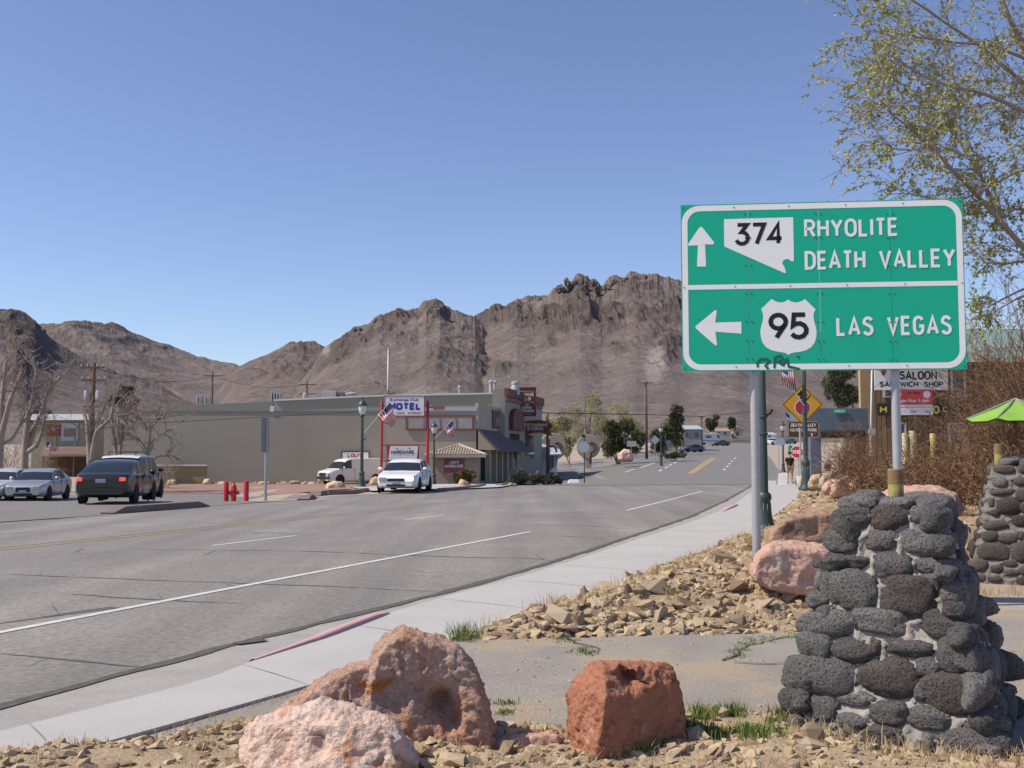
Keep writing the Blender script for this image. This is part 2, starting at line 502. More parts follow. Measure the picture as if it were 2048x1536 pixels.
M_CRUMB = mat('crumbled_edge', (.06, .057, .053), (.14, .13, .12), scale=16, rough=.95, bump=.6, bscale=60, coord='World')
M_REDCURB = mat('red_kerb_paint', (.60, .32, .33), (.52, .34, .34), scale=10, rough=.85, fine=.15, fscale=60, coord='World')

# hill rock: brown-mauve slopes, darker crags, pale scree, dots of scrub
def hill_material():
    m = bpy.data.materials.new('hill_rock'); m.use_nodes = True
    nt = m.node_tree; N = nt.nodes; L = nt.links; b = N['Principled BSDF']
    b.inputs['Roughness'].default_value = 1; b.inputs['Specular IOR Level'].default_value = .1
    g = N.new('ShaderNodeNewGeometry')
    def noise(sc, det=8, rg=.6):
        n = N.new('ShaderNodeTexNoise'); n.inputs['Scale'].default_value = sc; n.inputs['Detail'].default_value = det
        n.inputs['Roughness'].default_value = rg; L.new(g.outputs['Position'], n.inputs['Vector']); return n.outputs[0]
    def rmp(f, a, bb):
        r = N.new('ShaderNodeMapRange'); r.inputs['From Min'].default_value = a; r.inputs['From Max'].default_value = bb; L.new(f, r.inputs['Value']); return r.outputs[0]
    def mix(f, a, bb):
        x = N.new('ShaderNodeMix'); x.data_type = 'RGBA'; L.new(f, x.inputs[0])
        for s, k in ((a, 6), (bb, 7)):
            if isinstance(s, tuple): x.inputs[k].default_value = (*s, 1)
            else: L.new(s, x.inputs[k])
        return x.outputs[2]
    col = mix(rmp(noise(.012, 9, .62), .36, .64), (.132, .113, .11), (.188, .162, .153))
    col = mix(rmp(noise(.006, 6), .52, .68), col, (.19, .148, .142))
    col = mix(rmp(noise(.035, 7, .7), .57, .70), col, (.235, .205, .19))
    sep = N.new('ShaderNodeSeparateXYZ'); L.new(g.outputs['Normal'], sep.inputs[0])
    at = N.new('ShaderNodeAttribute'); at.attribute_name = 'crag'
    col = mix(rmp(at.outputs['Fac'], .1, .75), col, (.10, .083, .079))
    a2 = N.new('ShaderNodeAttribute'); a2.attribute_name = 'pale'
    col = mix(rmp(a2.outputs['Fac'], .3, .8), col, (.265, .235, .215))
    vo = N.new('ShaderNodeTexVoronoi'); vo.inputs['Scale'].default_value = .22; L.new(g.outputs['Position'], vo.inputs['Vector'])
    col = mix(rmp(vo.outputs['Distance'], .34, .2), col, (.145, .12, .095))
    vo = N.new('ShaderNodeTexVoronoi'); vo.inputs['Scale'].default_value = .06; L.new(g.outputs['Position'], vo.inputs['Vector'])
    col = mix(rmp(vo.outputs['Distance'], .2, .12), col, (.12, .09, .08))
    n = noise(.12, 4, .7)
    r = N.new('ShaderNodeMapRange'); r.inputs['From Min'].default_value = .25; r.inputs['From Max'].default_value = .75
    r.inputs['To Min'].default_value = .74; r.inputs['To Max'].default_value = 1.26; L.new(n, r.inputs['Value'])
    vm = N.new('ShaderNodeVectorMath'); vm.operation = 'SCALE'; L.new(col, vm.inputs[0]); L.new(r.outputs[0], vm.inputs['Scale'])
    L.new(vm.outputs[0], b.inputs['Base Color'])
    bp = N.new('ShaderNodeBump'); bp.inputs['Strength'].default_value = .9; bp.inputs['Distance'].default_value = 3.0
    L.new(noise(.1, 8, .7), bp.inputs['Height']); L.new(bp.outputs[0], b.inputs['Normal'])
    return m
M_HILL = hill_material()

def elev(u, v):      # slope of the sight line through a pixel against the level
    d = ray(u, v); return d.z / math.hypot(d.x, d.y), math.atan2(d.x, d.y)
LAYERS = [  # ridge line in the photograph, ridge distance, foot distance, crag amount
 ([(-700, 700), (-300, 690), (-60, 690), (60, 660), (85, 650), (150, 646), (215, 645), (250, 653), (300, 678), (360, 700), (420, 720), (470, 730), (520, 745), (640, 790), (800, 850)], 1500, 600, .25),
 ([(-700, 560), (-400, 590), (-150, 640), (-40, 628), (0, 621), (22, 620), (50, 630), (72, 642), (82, 660), (110, 686), (150, 708), (200, 730), (260, 752), (330, 780), (430, 830), (600, 862)], 980, 420, .55),
 ([(380, 860), (430, 790), (470, 738), (500, 722), (560, 696), (600, 685), (640, 690), (660, 700), (720, 730), (800, 790), (900, 860)], 1180, 560, .3),
 ([(520, 862), (580, 790), (630, 722), (660, 690), (700, 668), (722, 652), (757, 634), (800, 631), (838, 624), (852, 612), (880, 610), (905, 622), (950, 633), (1000, 680), (1100, 760), (1250, 860)], 930, 430, .65),
 ([(640, 862), (760, 800), (860, 690), (940, 640), (962, 632), (1000, 612), (1035, 594), (1070, 594), (1110, 577), (1138, 560), (1160, 549), (1180, 553), (1204, 563), (1240, 550), (1272, 545), (1300, 549), (1340, 560), (1366, 571), (1440, 600), (1520, 628), (1620, 660), (1720, 690), (1850, 720), (2050, 745), (2300, 760), (2700, 770)], 1050, 400, 1.0),
 ([(-700, 700), (-300, 715), (-60, 716), (0, 726), (40, 727), (56, 735), (66, 760), (72, 792), (110, 832), (160, 858), (260, 864)], 400, 320, .35),
]
CRAGS = {4: [(1160, 575, 50, 45, 1.0), (1215, 640, 35, 40, .8), (1300, 620, 50, 60, .6), (1340, 700, 30, 30, .8), (1270, 565, 50, 22, .7), (1005, 742, 24, 16, .8), (1100, 690, 20, 12, .5), (1230, 700, 22, 14, .7), (1070, 596, 18, 10, .6), (1450, 680, 60, 60, .6)],
         3: [(868, 622, 26, 14, 1.0), (757, 640, 20, 10, .7), (800, 690, 30, 30, .35), (722, 660, 20, 12, .6)], 1: [(78, 660, 14, 18, .6), (50, 720, 40, 10, .5), (20, 640, 24, 12, .5)], 0: [(215, 650, 40, 10, .5), (150, 650, 40, 10, .4)],
         2: [(600, 690, 40, 14, .5), (560, 740, 40, 30, .35)], 5: [(30, 760, 40, 40, .7)]}
def make_hills():
    na, nr = 1150, 340
    az = np.linspace(math.atan2(-450 - 1024, F) , math.atan2(2500 - 1024, F), na)
    r = 300 * (2000 / 300) ** np.linspace(0, 1, nr)
    A, RR = np.meshgrid(az, r, indexing='ij')
    X = RR * np.sin(A); Y = RR * np.cos(A)
    base = rise(np.clip(Y, 0, None)) - .35
    p = np.stack([X, Y, np.zeros_like(X)], -1)
    warp = fbm(p / 160, 4) * 40
    Z = base.copy(); CR = np.zeros_like(Z); PL = np.zeros_like(Z)
    U0 = 1024 + F * np.tan(A)
    for k, (pts, D, B, crag) in enumerate(LAYERS):
        el = [elev(*q) for q in pts]
        ha = np.interp(A, [e[1] for e in el], [e[0] for e in el])
        jag = fbm(np.stack([A * 95, A * 0 + k * 7, A * 0], -1), 5, .6) * .006 * crag
        Dm = D * (1 + .10 * fbm(np.stack([A * 9, A * 0 + 3 * k, A * 0], -1), 2))
        Bm = B * (1 + .12 * fbm(np.stack([A * 14, A * 0 + 5 * k + 2, A * 0], -1), 3))
        top = EYE + Dm * ha
        t = (RR + warp * .35 - Bm) / (Dm - Bm)
        up = np.clip(t, 0, 1)
        prof = np.where(t < 1, .42 * up + .58 * up ** 2.1, 1 - np.clip(t - 1, 0, 1) * 1.2)
        prof = np.clip(prof, -.2, 1)
        h = base + (top - base) * prof + Dm * np.where(ha > .06, jag, 0) * up ** 9
        # gullies running down the slope and rock ribs near the top
        q = np.stack([X / 95 + warp * .02, Y / 150 + warp * .012 + k * 3.1, A * 0 + k], -1)
        gul = fbm(q, 5, .55, ridged=True)
        q2 = np.stack([X / 42, Y / 42, A * 0 + k * 2.7], -1)
        rib = fbm(q2, 5, .6, ridged=True)
        q3 = np.stack([X / 11, Y / 11, A * 0 + k * 1.7], -1)
        fine = fbm(q3, 3, .6, ridged=True)
        amp = np.clip(prof, 0, 1) * (top - base)
        relief = np.clip(up * (1 - np.clip((up - .9) / .1, 0, 1) * .75), 0, 1)
        patch = sstep(.02, .38, fbm(np.stack([X / 130, Y / 130, A * 0 + k * 9], -1), 3)) * sstep(.25, .8, up) * crag
        V0 = 912 - F * (h - EYE) / Y
        for (cu, cv, ru, rv, a_) in CRAGS.get(k, ()):
            patch = np.maximum(patch, a_ * np.exp(-((U0 - cu) / ru) ** 2 - ((V0 - cv) / rv) ** 2) * (.55 + .6 * sstep(-.35, .3, rib)))
        h = h + (gul - .25) * amp * .12 * relief + rib * 2.6 * relief * (.25 + crag) + patch * (rib - .05) * 13 + fine * relief * (.55 + patch * 4.2)
        sel = h > Z
        Z = np.where(sel, h, Z)
        CR = np.where(sel, patch * (.35 + .65 * sstep(-.2, .35, rib)) + .25 * sstep(.2, .6, fine) * relief, CR)
        PL = np.where(sel, np.exp(-((U0 - 1312) / 26) ** 2 - ((V0 - 735) / 34) ** 2) + .8 * np.exp(-((U0 - 650) / 12) ** 2 - ((V0 - 700) / 22) ** 2) if k in (3, 4) else 0, PL)
    V = np.stack([X, Y, Z], -1).reshape(-1, 3)
    o = np_mesh('hills', V, grid_faces(na, nr)[:, ::-1], M_HILL, smooth=False)
    at = o.data.attributes.new('crag', 'FLOAT', 'POINT'); at.data.foreach_set('value', CR.ravel().astype(np.float32))
    at = o.data.attributes.new('pale', 'FLOAT', 'POINT'); at.data.foreach_set('value', PL.ravel().astype(np.float32))
    struct(o)
make_hills()

# rocky knobs standing on the ridges
def rock_mesh(name, size, material, seed=0, sub=3, squash=(1, 1, 1), rough=.3, freq=1.4, facet=5, octs=5, smooth=True):
    """angular boulder: sphere cut by random planes, then noise"""
    r = np.random.default_rng(seed)
    bm = bmesh.new(); bmesh.ops.create_icosphere(bm, subdivisions=sub, radius=1)
    v = np.array([q.co[:] for q in bm.verts])
    for _ in range(facet):
        n = r.normal(size=3); n /= np.linalg.norm(n); d = r.uniform(.55, .85)
        s = v @ n; v = v - np.outer(np.clip(s - d, 0, None) * .92, n)
    nrm = v / np.linalg.norm(v, axis=1, keepdims=True)
    v = v + nrm * (fbm(v * freq + seed * 3.3, octs, .55) * rough)[:, None]
    v = v * np.array(squash) * size
    for q, c in zip(bm.verts, v): q.co = c
    me = bpy.data.meshes.new(name); bm.to_mesh(me); bm.free()
    me.materials.append(material)
    if smooth: me.polygons.foreach_set('use_smooth', [True] * len(me.polygons))
    return me
M_CRAG = mat('crag_rock', (.13, .105, .096), (.18, .15, .135), scale=.12, rough=1, bump=.9, bscale=.5, coord='World', fine=.2, fscale=.4)
KNOBS = [(866, 613, 925, 4.5, 7, 16), (1160, 559, 1035, 3.6, 8, 22), (1130, 574, 1035, 3.4, 5, 16), (1075, 592, 1045, 3.2, 2, 3), (757, 637, 925, 3, 4, 12), (722, 655, 925, 2.4, 3, 8), (1270, 551, 1045, 4, 6, 24), (1225, 558, 1045, 3.5, 4, 14), (80, 652, 975, 4, 5, 10), (1200, 570, 1035, 3, 4, 16), (25, 745, 392, 2.5, 5, 22), (1330, 561, 1045, 3, 4, 16)]
kr = np.random.default_rng(12)
KM = [rock_mesh('rock_outcrop', 1, M_CRAG, 40 + i, 3, (1, .9, 1), .8, 2.2, 8, smooth=False) for i in range(5)]
for (u, v, y, s, n, sp) in KNOBS:
    for k in range(n):
        o = link('rock_outcrop', KM[kr.integers(5)]); p = P(u + kr.normal(0, sp * .6), v + 3 + abs(kr.normal(0, 5)), y); q = s * kr.uniform(.5, 1.1)
        o.location = (p.x, p.y, p.z - q * .3); o.scale = (q * kr.uniform(.7, 1.3), q, q * kr.uniform(.7, 1.5)); o.rotation_euler = (kr.normal(0, .3), kr.normal(0, .3), kr.uniform(0, 6)); struct(o)

# ground sheet
def make_ground():
    ys = np.concatenate([[-400, -60, 0], np.arange(2, 34, 4), np.arange(34, 124, 2), np.arange(124, 522, 6), [522, 700, 1500, 6000]])
    xs = np.concatenate([[-6000, -1500, -500, -300, -200, -140, -110], np.arange(-90, 70, 2.5), [80, 110, 140, 200, 300, 500, 1500, 6000]])
    Y, X = np.meshgrid(ys, xs, indexing='ij')
    Z = floor(X, Y)
    o = np_mesh('ground', np.stack([X, Y, Z], -1).reshape(-1, 3), grid_faces(len(ys), len(xs)), M_DIRT)
    struct(o)
make_ground()

# strips between two polylines
def resample(pts, n=None, step=None):
    pts = [Vector(p) for p in pts]
    d = [0]
    for a, b in zip(pts, pts[1:]): d.append(d[-1] + (b - a).length)
    if step: n = max(2, int(d[-1] / step) + 1)
    out = []
    for i in range(n):
        t = d[-1] * i / (n - 1)
        k = 0
        while k < len(d) - 2 and d[k + 1] < t: k += 1
        f = (t - d[k]) / max(d[k + 1] - d[k], 1e-9)
        out.append(pts[k].lerp(pts[k + 1], f))
    return out
def smooth_line(pts, it=3):
    pts = [Vector(p) for p in pts]
    for _ in range(it):
        q = [pts[0]]
        for a, b in zip(pts, pts[1:]): q += [a.lerp(b, .25), a.lerp(b, .75)]
        pts = q + [pts[-1]]
    return pts
def on_floor(p, dz): return Vector((p.x, p.y, fz(p.x, p.y) + dz))
def strip(left, right, dz, n, cols=1):
    a, b = resample(left, n), resample(right, n)
    rows = []
    for p, q in zip(a, b):
        rows.append([on_floor(p.lerp(q, k / cols), dz) for k in range(cols + 1)])
    return rows
# --- right edge of the carriageway, kerb line, back edge of the sidewalk (near to far)
EDGE = [G(-700, 1600)] + [G(u, v) for u, v in [(-300, 1500), (0, 1420), (150, 1379), (287, 1341), (500, 1285), (700, 1235), (890, 1187), (1020, 1152), (1137, 1116), (1273, 1071), (1383, 1034), (1450, 1003), (1492, 979), (1520, 962)]]
KERB = [G(-700, 1680)] + [G(u, v) for u, v in [(-300, 1558), (0, 1474), (150, 1436), (287, 1401), (415, 1368), (515, 1326), (640, 1285), (765, 1236), (900, 1196), (1040, 1158), (1160, 1121), (1290, 1077), (1400, 1040), (1462, 1015), (1506, 982), (1532, 962)]]
BACK = [G(-700, 1820)] + [G(u, v) for u, v in [(-300, 1650), (85, 1528), (300, 1468), (590, 1386), (760, 1330), (905, 1282), (1000, 1250), (1180, 1190), (1330, 1135), (1500, 1068), (1545, 1035), (1592, 1000), (1600, 985), (1592, 972), (1588, 962)]]
# left side of the road
LEFT = [G(-900, 1080), G(-300, 1058), G(0, 1047), G(100, 1040), G(215, 1030), G(410, 1014), G(560, 1003), G(625, 994), G(830, 985), G(960, 975), G(1150, 966)]
road = thing('road', None, None); struct(road)
rows = strip([Vector((p.x, p.y, 0)) for p in LEFT[:-1]] + [G(1150, 966), G(1210, 962)], EDGE, .012, 90, 6)
MB().grid(rows).build('asphalt_surface', M_ROAD, road)
# far carriageway climbing away, and the cross street to the left
FL = [GR(u, v) for u, v in [(1090, 972), (1120, 962), (1150, 948), (1195, 925), (1290, 906), (1380, 892), (1432, 882), (1462, 874.5)]]
FR = [GR(u, v) for u, v in [(1512, 970), (1570, 957), (1562, 946), (1545, 922), (1532, 906), (1524, 892), (1515, 882), (1502, 874.5)]]
MB().grid(strip(FL, FR, .026, 220, 24)).build('far_asphalt', M_ROAD2, road)
side = [[on_floor(GR(u, v), .016) for u, v in r_] for r_ in ([(1062, 958), (1140, 957.5), (1215, 958)], [(1058, 949), (1120, 945), (1190, 941)], [(1072, 934), (1130, 932), (1235, 926)], [(1075, 926), (1150, 923), (1260, 915)])]
side = [resample(r_, 20) for r_ in side]
side = [[on_floor(side[min(int(k / 6), 2)][j].lerp(side[min(int(k / 6), 2) + 1][j], (k - 6 * min(int(k / 6), 2)) / 6), .03) for j in range(20)] for k in range(19)]
MB().grid(side).build('side_street', M_ROAD, road)
lot = [[on_floor(GR(u, v), .02) for u, v in r_] for r_ in ([(-700, 1060), (-100, 1052), (215, 1031), (420, 1014), (640, 996)], [(-700, 1010), (-100, 1006), (150, 1003), (420, 992), (600, 990)], [(-700, 994), (-100, 992), (150, 990), (420, 988), (560, 987)])]
lot = [[P_ for P_ in resample(r_, 40)] for r_ in lot]
lot = [[on_floor(c_[0].lerp(c_[1], k / 8) if k <= 8 else c_[1].lerp(c_[2], (k - 8) / 8), .02) for c_ in zip(*lot)] for k in range(17)]
MB().grid(lot).build('parking_asphalt', M_ROAD2, road)

def line(pts, w, m, name, dz=.018, n=None, step=1.0, w_end=None):
    pts = [Vector((p.x, p.y, 0)) for p in pts]
    q = resample(pts, n, None if n else step)
    rows = []
    for i, p in enumerate(q):
        a, b = q[max(0, i - 1)], q[min(len(q) - 1, i + 1)]
        d = (b - a).normalized(); nn = Vector((-d.y, d.x, 0))
        ww = w if w_end is None else w + (w_end - w) * i / (len(q) - 1)
        rows.append([on_floor(p + nn * ww / 2, dz), on_floor(p - nn * ww / 2, dz)])
    return MB().grid(rows).build(name, m, road)
line([G(-500, 1364), G(0, 1268), G(530, 1166), G(1060, 1065)], .11, M_WHITE_PAINT, 'edge_line')
line([G(1253, 1022), G(1330, 1003), G(1405, 983)], .11, M_WHITE_PAINT, 'edge_line')
line([G(425, 1093), G(592, 1073)], .10, M_WHITE_PAINT, 'lane_line')
line([G(810, 1041), G(887, 1032)], .10, M_WHITE_PAINT, 'lane_line')
line([G(1012, 1012), G(1050, 1007)], .10, M_FADED, 'lane_line')
line([G(1120, 996), G(1145, 993)], .10, M_FADED, 'lane_line')
line([G(1190, 984), G(1210, 981)], .10, M_FADED, 'lane_line')
line([G(-60, 1075), G(88, 1061)], .10, M_FADED, 'lane_line')
line([G(560, 1010), G(650, 1000)], .10, M_FADED, 'lane_line')
for k in (0, 1):
    o_ = k * 5
    line([G(-500, 1142 + o_), G(0, 1097 + o_), G(500, 1046 + o_ * .8), G(760, 1020 + o_ * .7), G(1000, 992 + o_ * .5), G(1090, 980 + o_ * .4)], .085, M_YELLOW_PAINT, 'centre_line')
for a, b in (((1376, 947.5), (1424, 916)), ((1383, 947.5), (1431, 916))):
    line([GR(*a), GR((a[0] + b[0]) / 2, (a[1] + b[1]) / 2), GR(*b)], .18, M_YELLOW_NEW, 'centre_line', dz=.03, step=2)
for a, b in [((1250, 945), (1268, 939)), ((1318, 943), (1323, 940)), ((1330, 937), (1335, 934)), ((1338, 932), (1343, 929)), ((1348, 927), (1352, 924.5)), ((1357, 922), (1361, 920)),
             ((1447, 941), (1450, 938)), ((1453, 934.5), (1456, 932)), ((1458, 929), (1460, 927)), ((1463, 924), (1465, 922)), ((1469, 918), (1471, 916)), ((1280, 936), (1310, 926))]:
    line([GR(*a), GR(*b)], .22, M_WHITE_PAINT, 'lane_line', dz=.03, n=4)
# crumbled dark seam between asphalt and gutter, tar-sealed cracks
q = resample([Vector(p) for p in EDGE], step=.10)
rows = []
for i, p in enumerate(q):
    a, b = q[max(0, i - 1)], q[min(len(q) - 1, i + 1)]
    d = (b - a).normalized(); nn = Vector((-d.y, d.x, 0))
    w1 = .05 + .05 * fbm(np.array([p.x * 2.2, p.y * 2.2, 1.0]), 3) + .02
    w2 = .05 + .07 * fbm(np.array([p.x * 1.7, p.y * 1.7, 9.0]), 3)
    rows.append([p + nn * w1 + Vector((0, 0, .017)), p - nn * max(w2, .005) + Vector((0, 0, .017))])
MB().grid(rows).build('crumbled_edge', M_CRUMB, road)
CRACKS = [[(0, 1311), (140, 1322), (290, 1338)], [(0, 1150), (120, 1155), (300, 1162), (480, 1168), (545, 1171), (700, 1178), (890, 1186)], [(118, 1189), (230, 1198), (360, 1205), (480, 1210)],
          [(260, 1102), (450, 1102), (560, 1103), (690, 1107), (800, 1112), (900, 1116), (1030, 1119)], [(830, 1145), (880, 1148), (945, 1151)], [(1010, 1032), (1120, 1036), (1260, 1040)], [(1050, 1050), (1200, 1054), (1260, 1060)],
          [(1000, 1116), (1080, 1120), (1110, 1124)], [(1080, 1072), (1220, 1079)], [(0, 1248), (90, 1236), (150, 1226), (225, 1216)], [(140, 1110), (195, 1108)], [(500, 1066), (620, 1069)], [(1355, 1013), (1420, 1017)]]
def crack_strip(pts, w0, seed):
    q = resample(pts, step=.09); rows = []
    for i, p in enumerate(q):
        k = np.array([p.x * .9, p.y * .9, seed])
        p = p + Vector((0.0, .10 * float(fbm(k, 4, .6)), 0)) * min(1, i / 6)
        a_, b_ = q[max(0, i - 1)], q[min(len(q) - 1, i + 1)]; d = (b_ - a_).normalized(); n = Vector((-d.y, d.x, 0))
        w = w0 * (.75 + .9 * float(fbm(np.array([p.x * 3, p.y * 3, seed + 5.]), 3))) * min(1, (len(q) - 1 - i) / 8 + .15, i / 8 + .15)
        rows.append([on_floor(p + n * w, .0165), on_floor(p - n * w, .0165)])
    return MB().grid(rows).build('tar_seal', M_TAR, road)
cr = random.Random(4)
for j, c in enumerate(CRACKS):
    pts = [G(u, v) for u, v in c]
    crack_strip(pts, cr.uniform(.02, .034), j * 3.7)
    for _ in range(2 if len(c) > 3 else 1):      # short side branches
        i = cr.randrange(len(pts) - 1); o_ = pts[i].lerp(pts[i + 1], cr.random())
        crack_strip([o_, o_ + Vector((cr.uniform(-.5, .5), cr.uniform(.3, 1.1) * cr.choice((-1, 1)), 0))], .012, j * 1.9 + 40)
line([G(0, 1250), G(120, 1230), G(230, 1217)], .02, M_TAR, 'tar_seal', w_end=.16, dz=.0155)
line([G(470, 1292), G(500, 1290), G(530, 1284)], .12, M_CRUMB, 'asphalt_spill', dz=.024)

# gutter + sidewalk built of poured slabs
gut = MB().grid(strip([p for p in EDGE], [p for p in KERB], .010, 140, 2)).build('gutter', M_GUTTER); struct(gut)
walk = MB().grid(strip(KERB, BACK, .008, 120, 1)).build('sidewalk', M_GUTTER); struct(walk)
K = resample(KERB, 1200); Bk = resample(BACK, 1200)
ii = 0; slab_n = 0
SLAB = 1.9
i0 = 0
def slab_rows(i0, i1, top):
    rows = []
    n = 6
    for k in range(n + 1):
        t = i0 + (i1 - i0) * k / n
        a = K[min(int(round(t)), 1199)]; b = Bk[min(int(round(t)), 1199)]
        rows.append((a, b))
    return rows
while i0 < 1190:
    i1 = i0 + 1
    while i1 < 1199 and (K[i1] - K[i0]).length < SLAB: i1 += 1
    if (K[i0] - K[i1]).length > .5 and K[i1].y > 2:
        rows = slab_rows(i0, i1, 0)
        (a0, b0), (a1, b1) = rows[0], rows[-1]
        mb = MB(); g_ = .008
        d = (a1 - a0).normalized() * g_
        tops, bots = [], []
        for k, (a, b) in enumerate(rows):
            e = d if k == 0 else (-d if k == len(rows) - 1 else Vector((0, 0, 0)))
            tops.append([on_floor(a.lerp(b, .004) + e, .036), on_floor(a.lerp(b, .5) + e, .036), on_floor(b + e, .026)])
        mb.grid(tops)
        out = [t[0] for t in tops] + [t[2] for t in reversed(tops)]
        low = [p + Vector((0, 0, -.025)) for p in out]
        nn_ = len(out); base = len(mb.v); mb.v += [tuple(p) for p in out + low]
        for k in range(nn_): mb.f.append((base + k, base + (k + 1) % nn_, base + nn_ + (k + 1) % nn_, base + nn_ + k)); mb.m.append(0)
        mb.build('slab', M_CONC, walk)
    i0 = i1
# red painted kerb between the two ramps
def kerb_run(pts, h, w, m, name):
    q = resample(pts, step=.12); n = len(q); rows = []
    for i, p in enumerate(q):
        a, b = q[max(0, i - 1)], q[min(n - 1, i + 1)]
        d = (b - a).normalized(); nn = Vector((-d.y, d.x, 0))
        t = min(1, i / (n * .55), (n - 1 - i) / (n * .12) + .2); hh = .042 + h * max(t, 0) * .55
        ww = w * (.35 + .65 * min(1, i / (n * .5)))
        rows.append([p + nn * ww * .95 + Vector((0, 0, .012)), p + nn * ww * .55 + Vector((0, 0, hh * .8)), p + nn * ww * .3 + Vector((0, 0, hh)), p - nn * ww * .25 + Vector((0, 0, hh)), p - nn * ww * .3 + Vector((0, 0, .02))])
    o = MB().grid(rows).build(name, m, None, smooth=True); return o
o = kerb_run([G(508, 1329), G(640, 1285), G(772, 1234)], .04, .16, M_REDCURB, 'kerb')
tag(o, 'red painted kerb beside the near sidewalk, fading into the ramp', 'kerb')
o = kerb_run([G(1445, 1026), G(1474, 1012)], .05, .22, M_REDCURB, 'kerb')
tag(o, 'short faded red kerb piece farther along the sidewalk', 'kerb')

# old asphalt drive between the boulders and the rubble bank
def poly_sheet(name, pts, m, dz, cell=.25, bump=0.0):
    """triangulated, gently uneven sheet inside a ground polygon"""
    bm = bmesh.new()
    vs = [bm.verts.new((p.x, p.y, 0)) for p in pts]
    f = bm.faces.new(vs)
    bmesh.ops.triangulate(bm, faces=[f])
    for _ in range(4):
        es = [e for e in bm.edges if e.calc_length() > cell * 2]
        if not es: break
        bmesh.ops.subdivide_edges(bm, edges=es, cuts=1); bmesh.ops.triangulate(bm, faces=bm.faces)
    for v in bm.verts: v.co.z = dz + bump * float(fbm(np.array([v.co.x * .8, v.co.y * .8, 2.]), 3))
    bmesh.ops.recalc_face_normals(bm, faces=bm.faces)
    if sum(f.normal.z for f in bm.faces) < 0: bmesh.ops.reverse_faces(bm, faces=bm.faces)
    me = bpy.data.meshes.new(name); bm.to_mesh(me); bm.free(); me.materials.append(m)
    return link(name, me, None, True)
drive = poly_sheet('driveway', [G(130, 1536), G(330, 1465), G(590, 1388), G(760, 1333), G(905, 1284), G(1000, 1256), G(1300, 1246), G(1620, 1240), G(1800, 1230), G(2100, 1220), G(2400, 1215), G(2500, 1420), G(2000, 1500), G(1500, 1560), G(900, 1600), G(300, 1640)], M_OLDASPH, .012, .3, .006)
struct(drive)
# red cinder bed across the road
cb = [[on_floor(GR(u, v), .03) for u, v in r_] for r_ in ([(320, 989), (480, 988), (640, 984), (745, 979), (1000, 973)], [(320, 975), (480, 974), (640, 972), (760, 970), (1000, 969)], [(300, 961), (480, 961), (640, 961), (760, 961), (1000, 962)])]
cb = [resample(r_, 50) for r_ in cb]
cb = [[on_floor(cb[min(k // 8, 1)][j].lerp(cb[min(k // 8, 1) + 1][j], (k - 8 * min(k // 8, 1)) / 8), .035) for j in range(50)] for k in range(17)]
o = MB().grid(cb).build('cinder_bed', M_REDDIRT); struct(o)
fw = [[on_floor(GR(u, v), .06) for u, v in r_] for r_ in ([(745, 985), (870, 982), (1000, 977), (1110, 969)], [(700, 977), (860, 972), (1000, 968), (1100, 964)])]
fw = [resample(r_, 40) for r_ in fw]
fw = [[on_floor(fw[0][j].lerp(fw[1][j], k / 6), .08) for j in range(40)] for k in range(7)]
o = MB().grid(fw).build('far_sidewalk', M_CONC); struct(o)
# ================================================================== the near verge: bank, rubble, boulders, stone gateposts, road sign
BACKXY = sorted([(p.y, p.x) for p in BACK if p.y > 0])
def x_back(y): return np.interp(y, [b[0] for b in BACKXY], [b[1] for b in BACKXY])
def bank_d(x, y):
    """signed distance-like measure inside the rubble bank"""
    l = (x - x_back(y)) * .85
    f = (y - (9.25 + .12 * np.clip(x, -1, 8))) * 1.0
    xr = np.where(y < 15, 3.9 + (y - 9) * .28, 5.6 + (y - 15) * 6)
    r = (xr - x) * .8
    return np.minimum(np.minimum(l, f), r)
def bank_h(x, y):
    x = np.asarray(x, float); y = np.asarray(y, float)
    d = bank_d(x, y)
    h = .5 * sstep(-.05, 2.1, d) + .06 * sstep(0, .3, d)
    h = h * (1 - .75 * sstep(40, 58, y))
    n = fbm(np.stack([x * 1.3, y * 1.3, x * 0], -1), 3) * .07 + fbm(np.stack([x * 5, y * 5, x * 0 + 4], -1), 2) * .025
    return np.where(d > -.05, h + n * sstep(-.05, .5, d), -.06)
def make_bank():
    ys = np.concatenate([np.arange(9, 16, .09), np.arange(16, 30, .25), np.arange(30, 60, .8)])
    xs = np.concatenate([np.arange(-1.2, 6.4, .09), np.arange(6.5, 16, .3), np.arange(16, 45, 1.5)])
    Y, X = np.meshgrid(ys, xs, indexing='ij')
    o = np_mesh('rubble_bank', np.stack([X, Y, bank_h(X, Y)], -1).reshape(-1, 3), grid_faces(len(ys), len(xs)), M_BANK, smooth=True)
    struct(o)
make_bank()
# front verge in which the three big boulders sit
VERGE = [(-900, 1700), (-100, 1545), (100, 1500), (260, 1492), (480, 1450), (620, 1440), (1000, 1458), (1130, 1462), (1380, 1425), (1460, 1428), (1590, 1440), (1700, 1500), (1900, 1520), (2200, 1510)]
VXY = [(G(u, v).x, G(u, v).y) for u, v in VERGE]
VXY.sort()
def verge_d(x, y): return np.interp(x, [a for a, b in VXY], [b for a, b in VXY]) - y
def verge_h(x, y):
    x = np.asarray(x, float); y = np.asarray(y, float)
    d = verge_d(x, y)
    n = fbm(np.stack([x * 2, y * 2, x * 0 + 7], -1), 3) * .05 + fbm(np.stack([x * 9, y * 9, x * 0 + 4], -1), 2) * .02
    return np.where(d > -.02, .03 + .06 * sstep(0, .5, d) + n * sstep(0, .3, d), -.05)
ys = np.arange(3.2, 6.9, .045); xs = np.arange(-4, 4.2, .045)
Y_, X_ = np.meshgrid(ys, xs, indexing='ij')
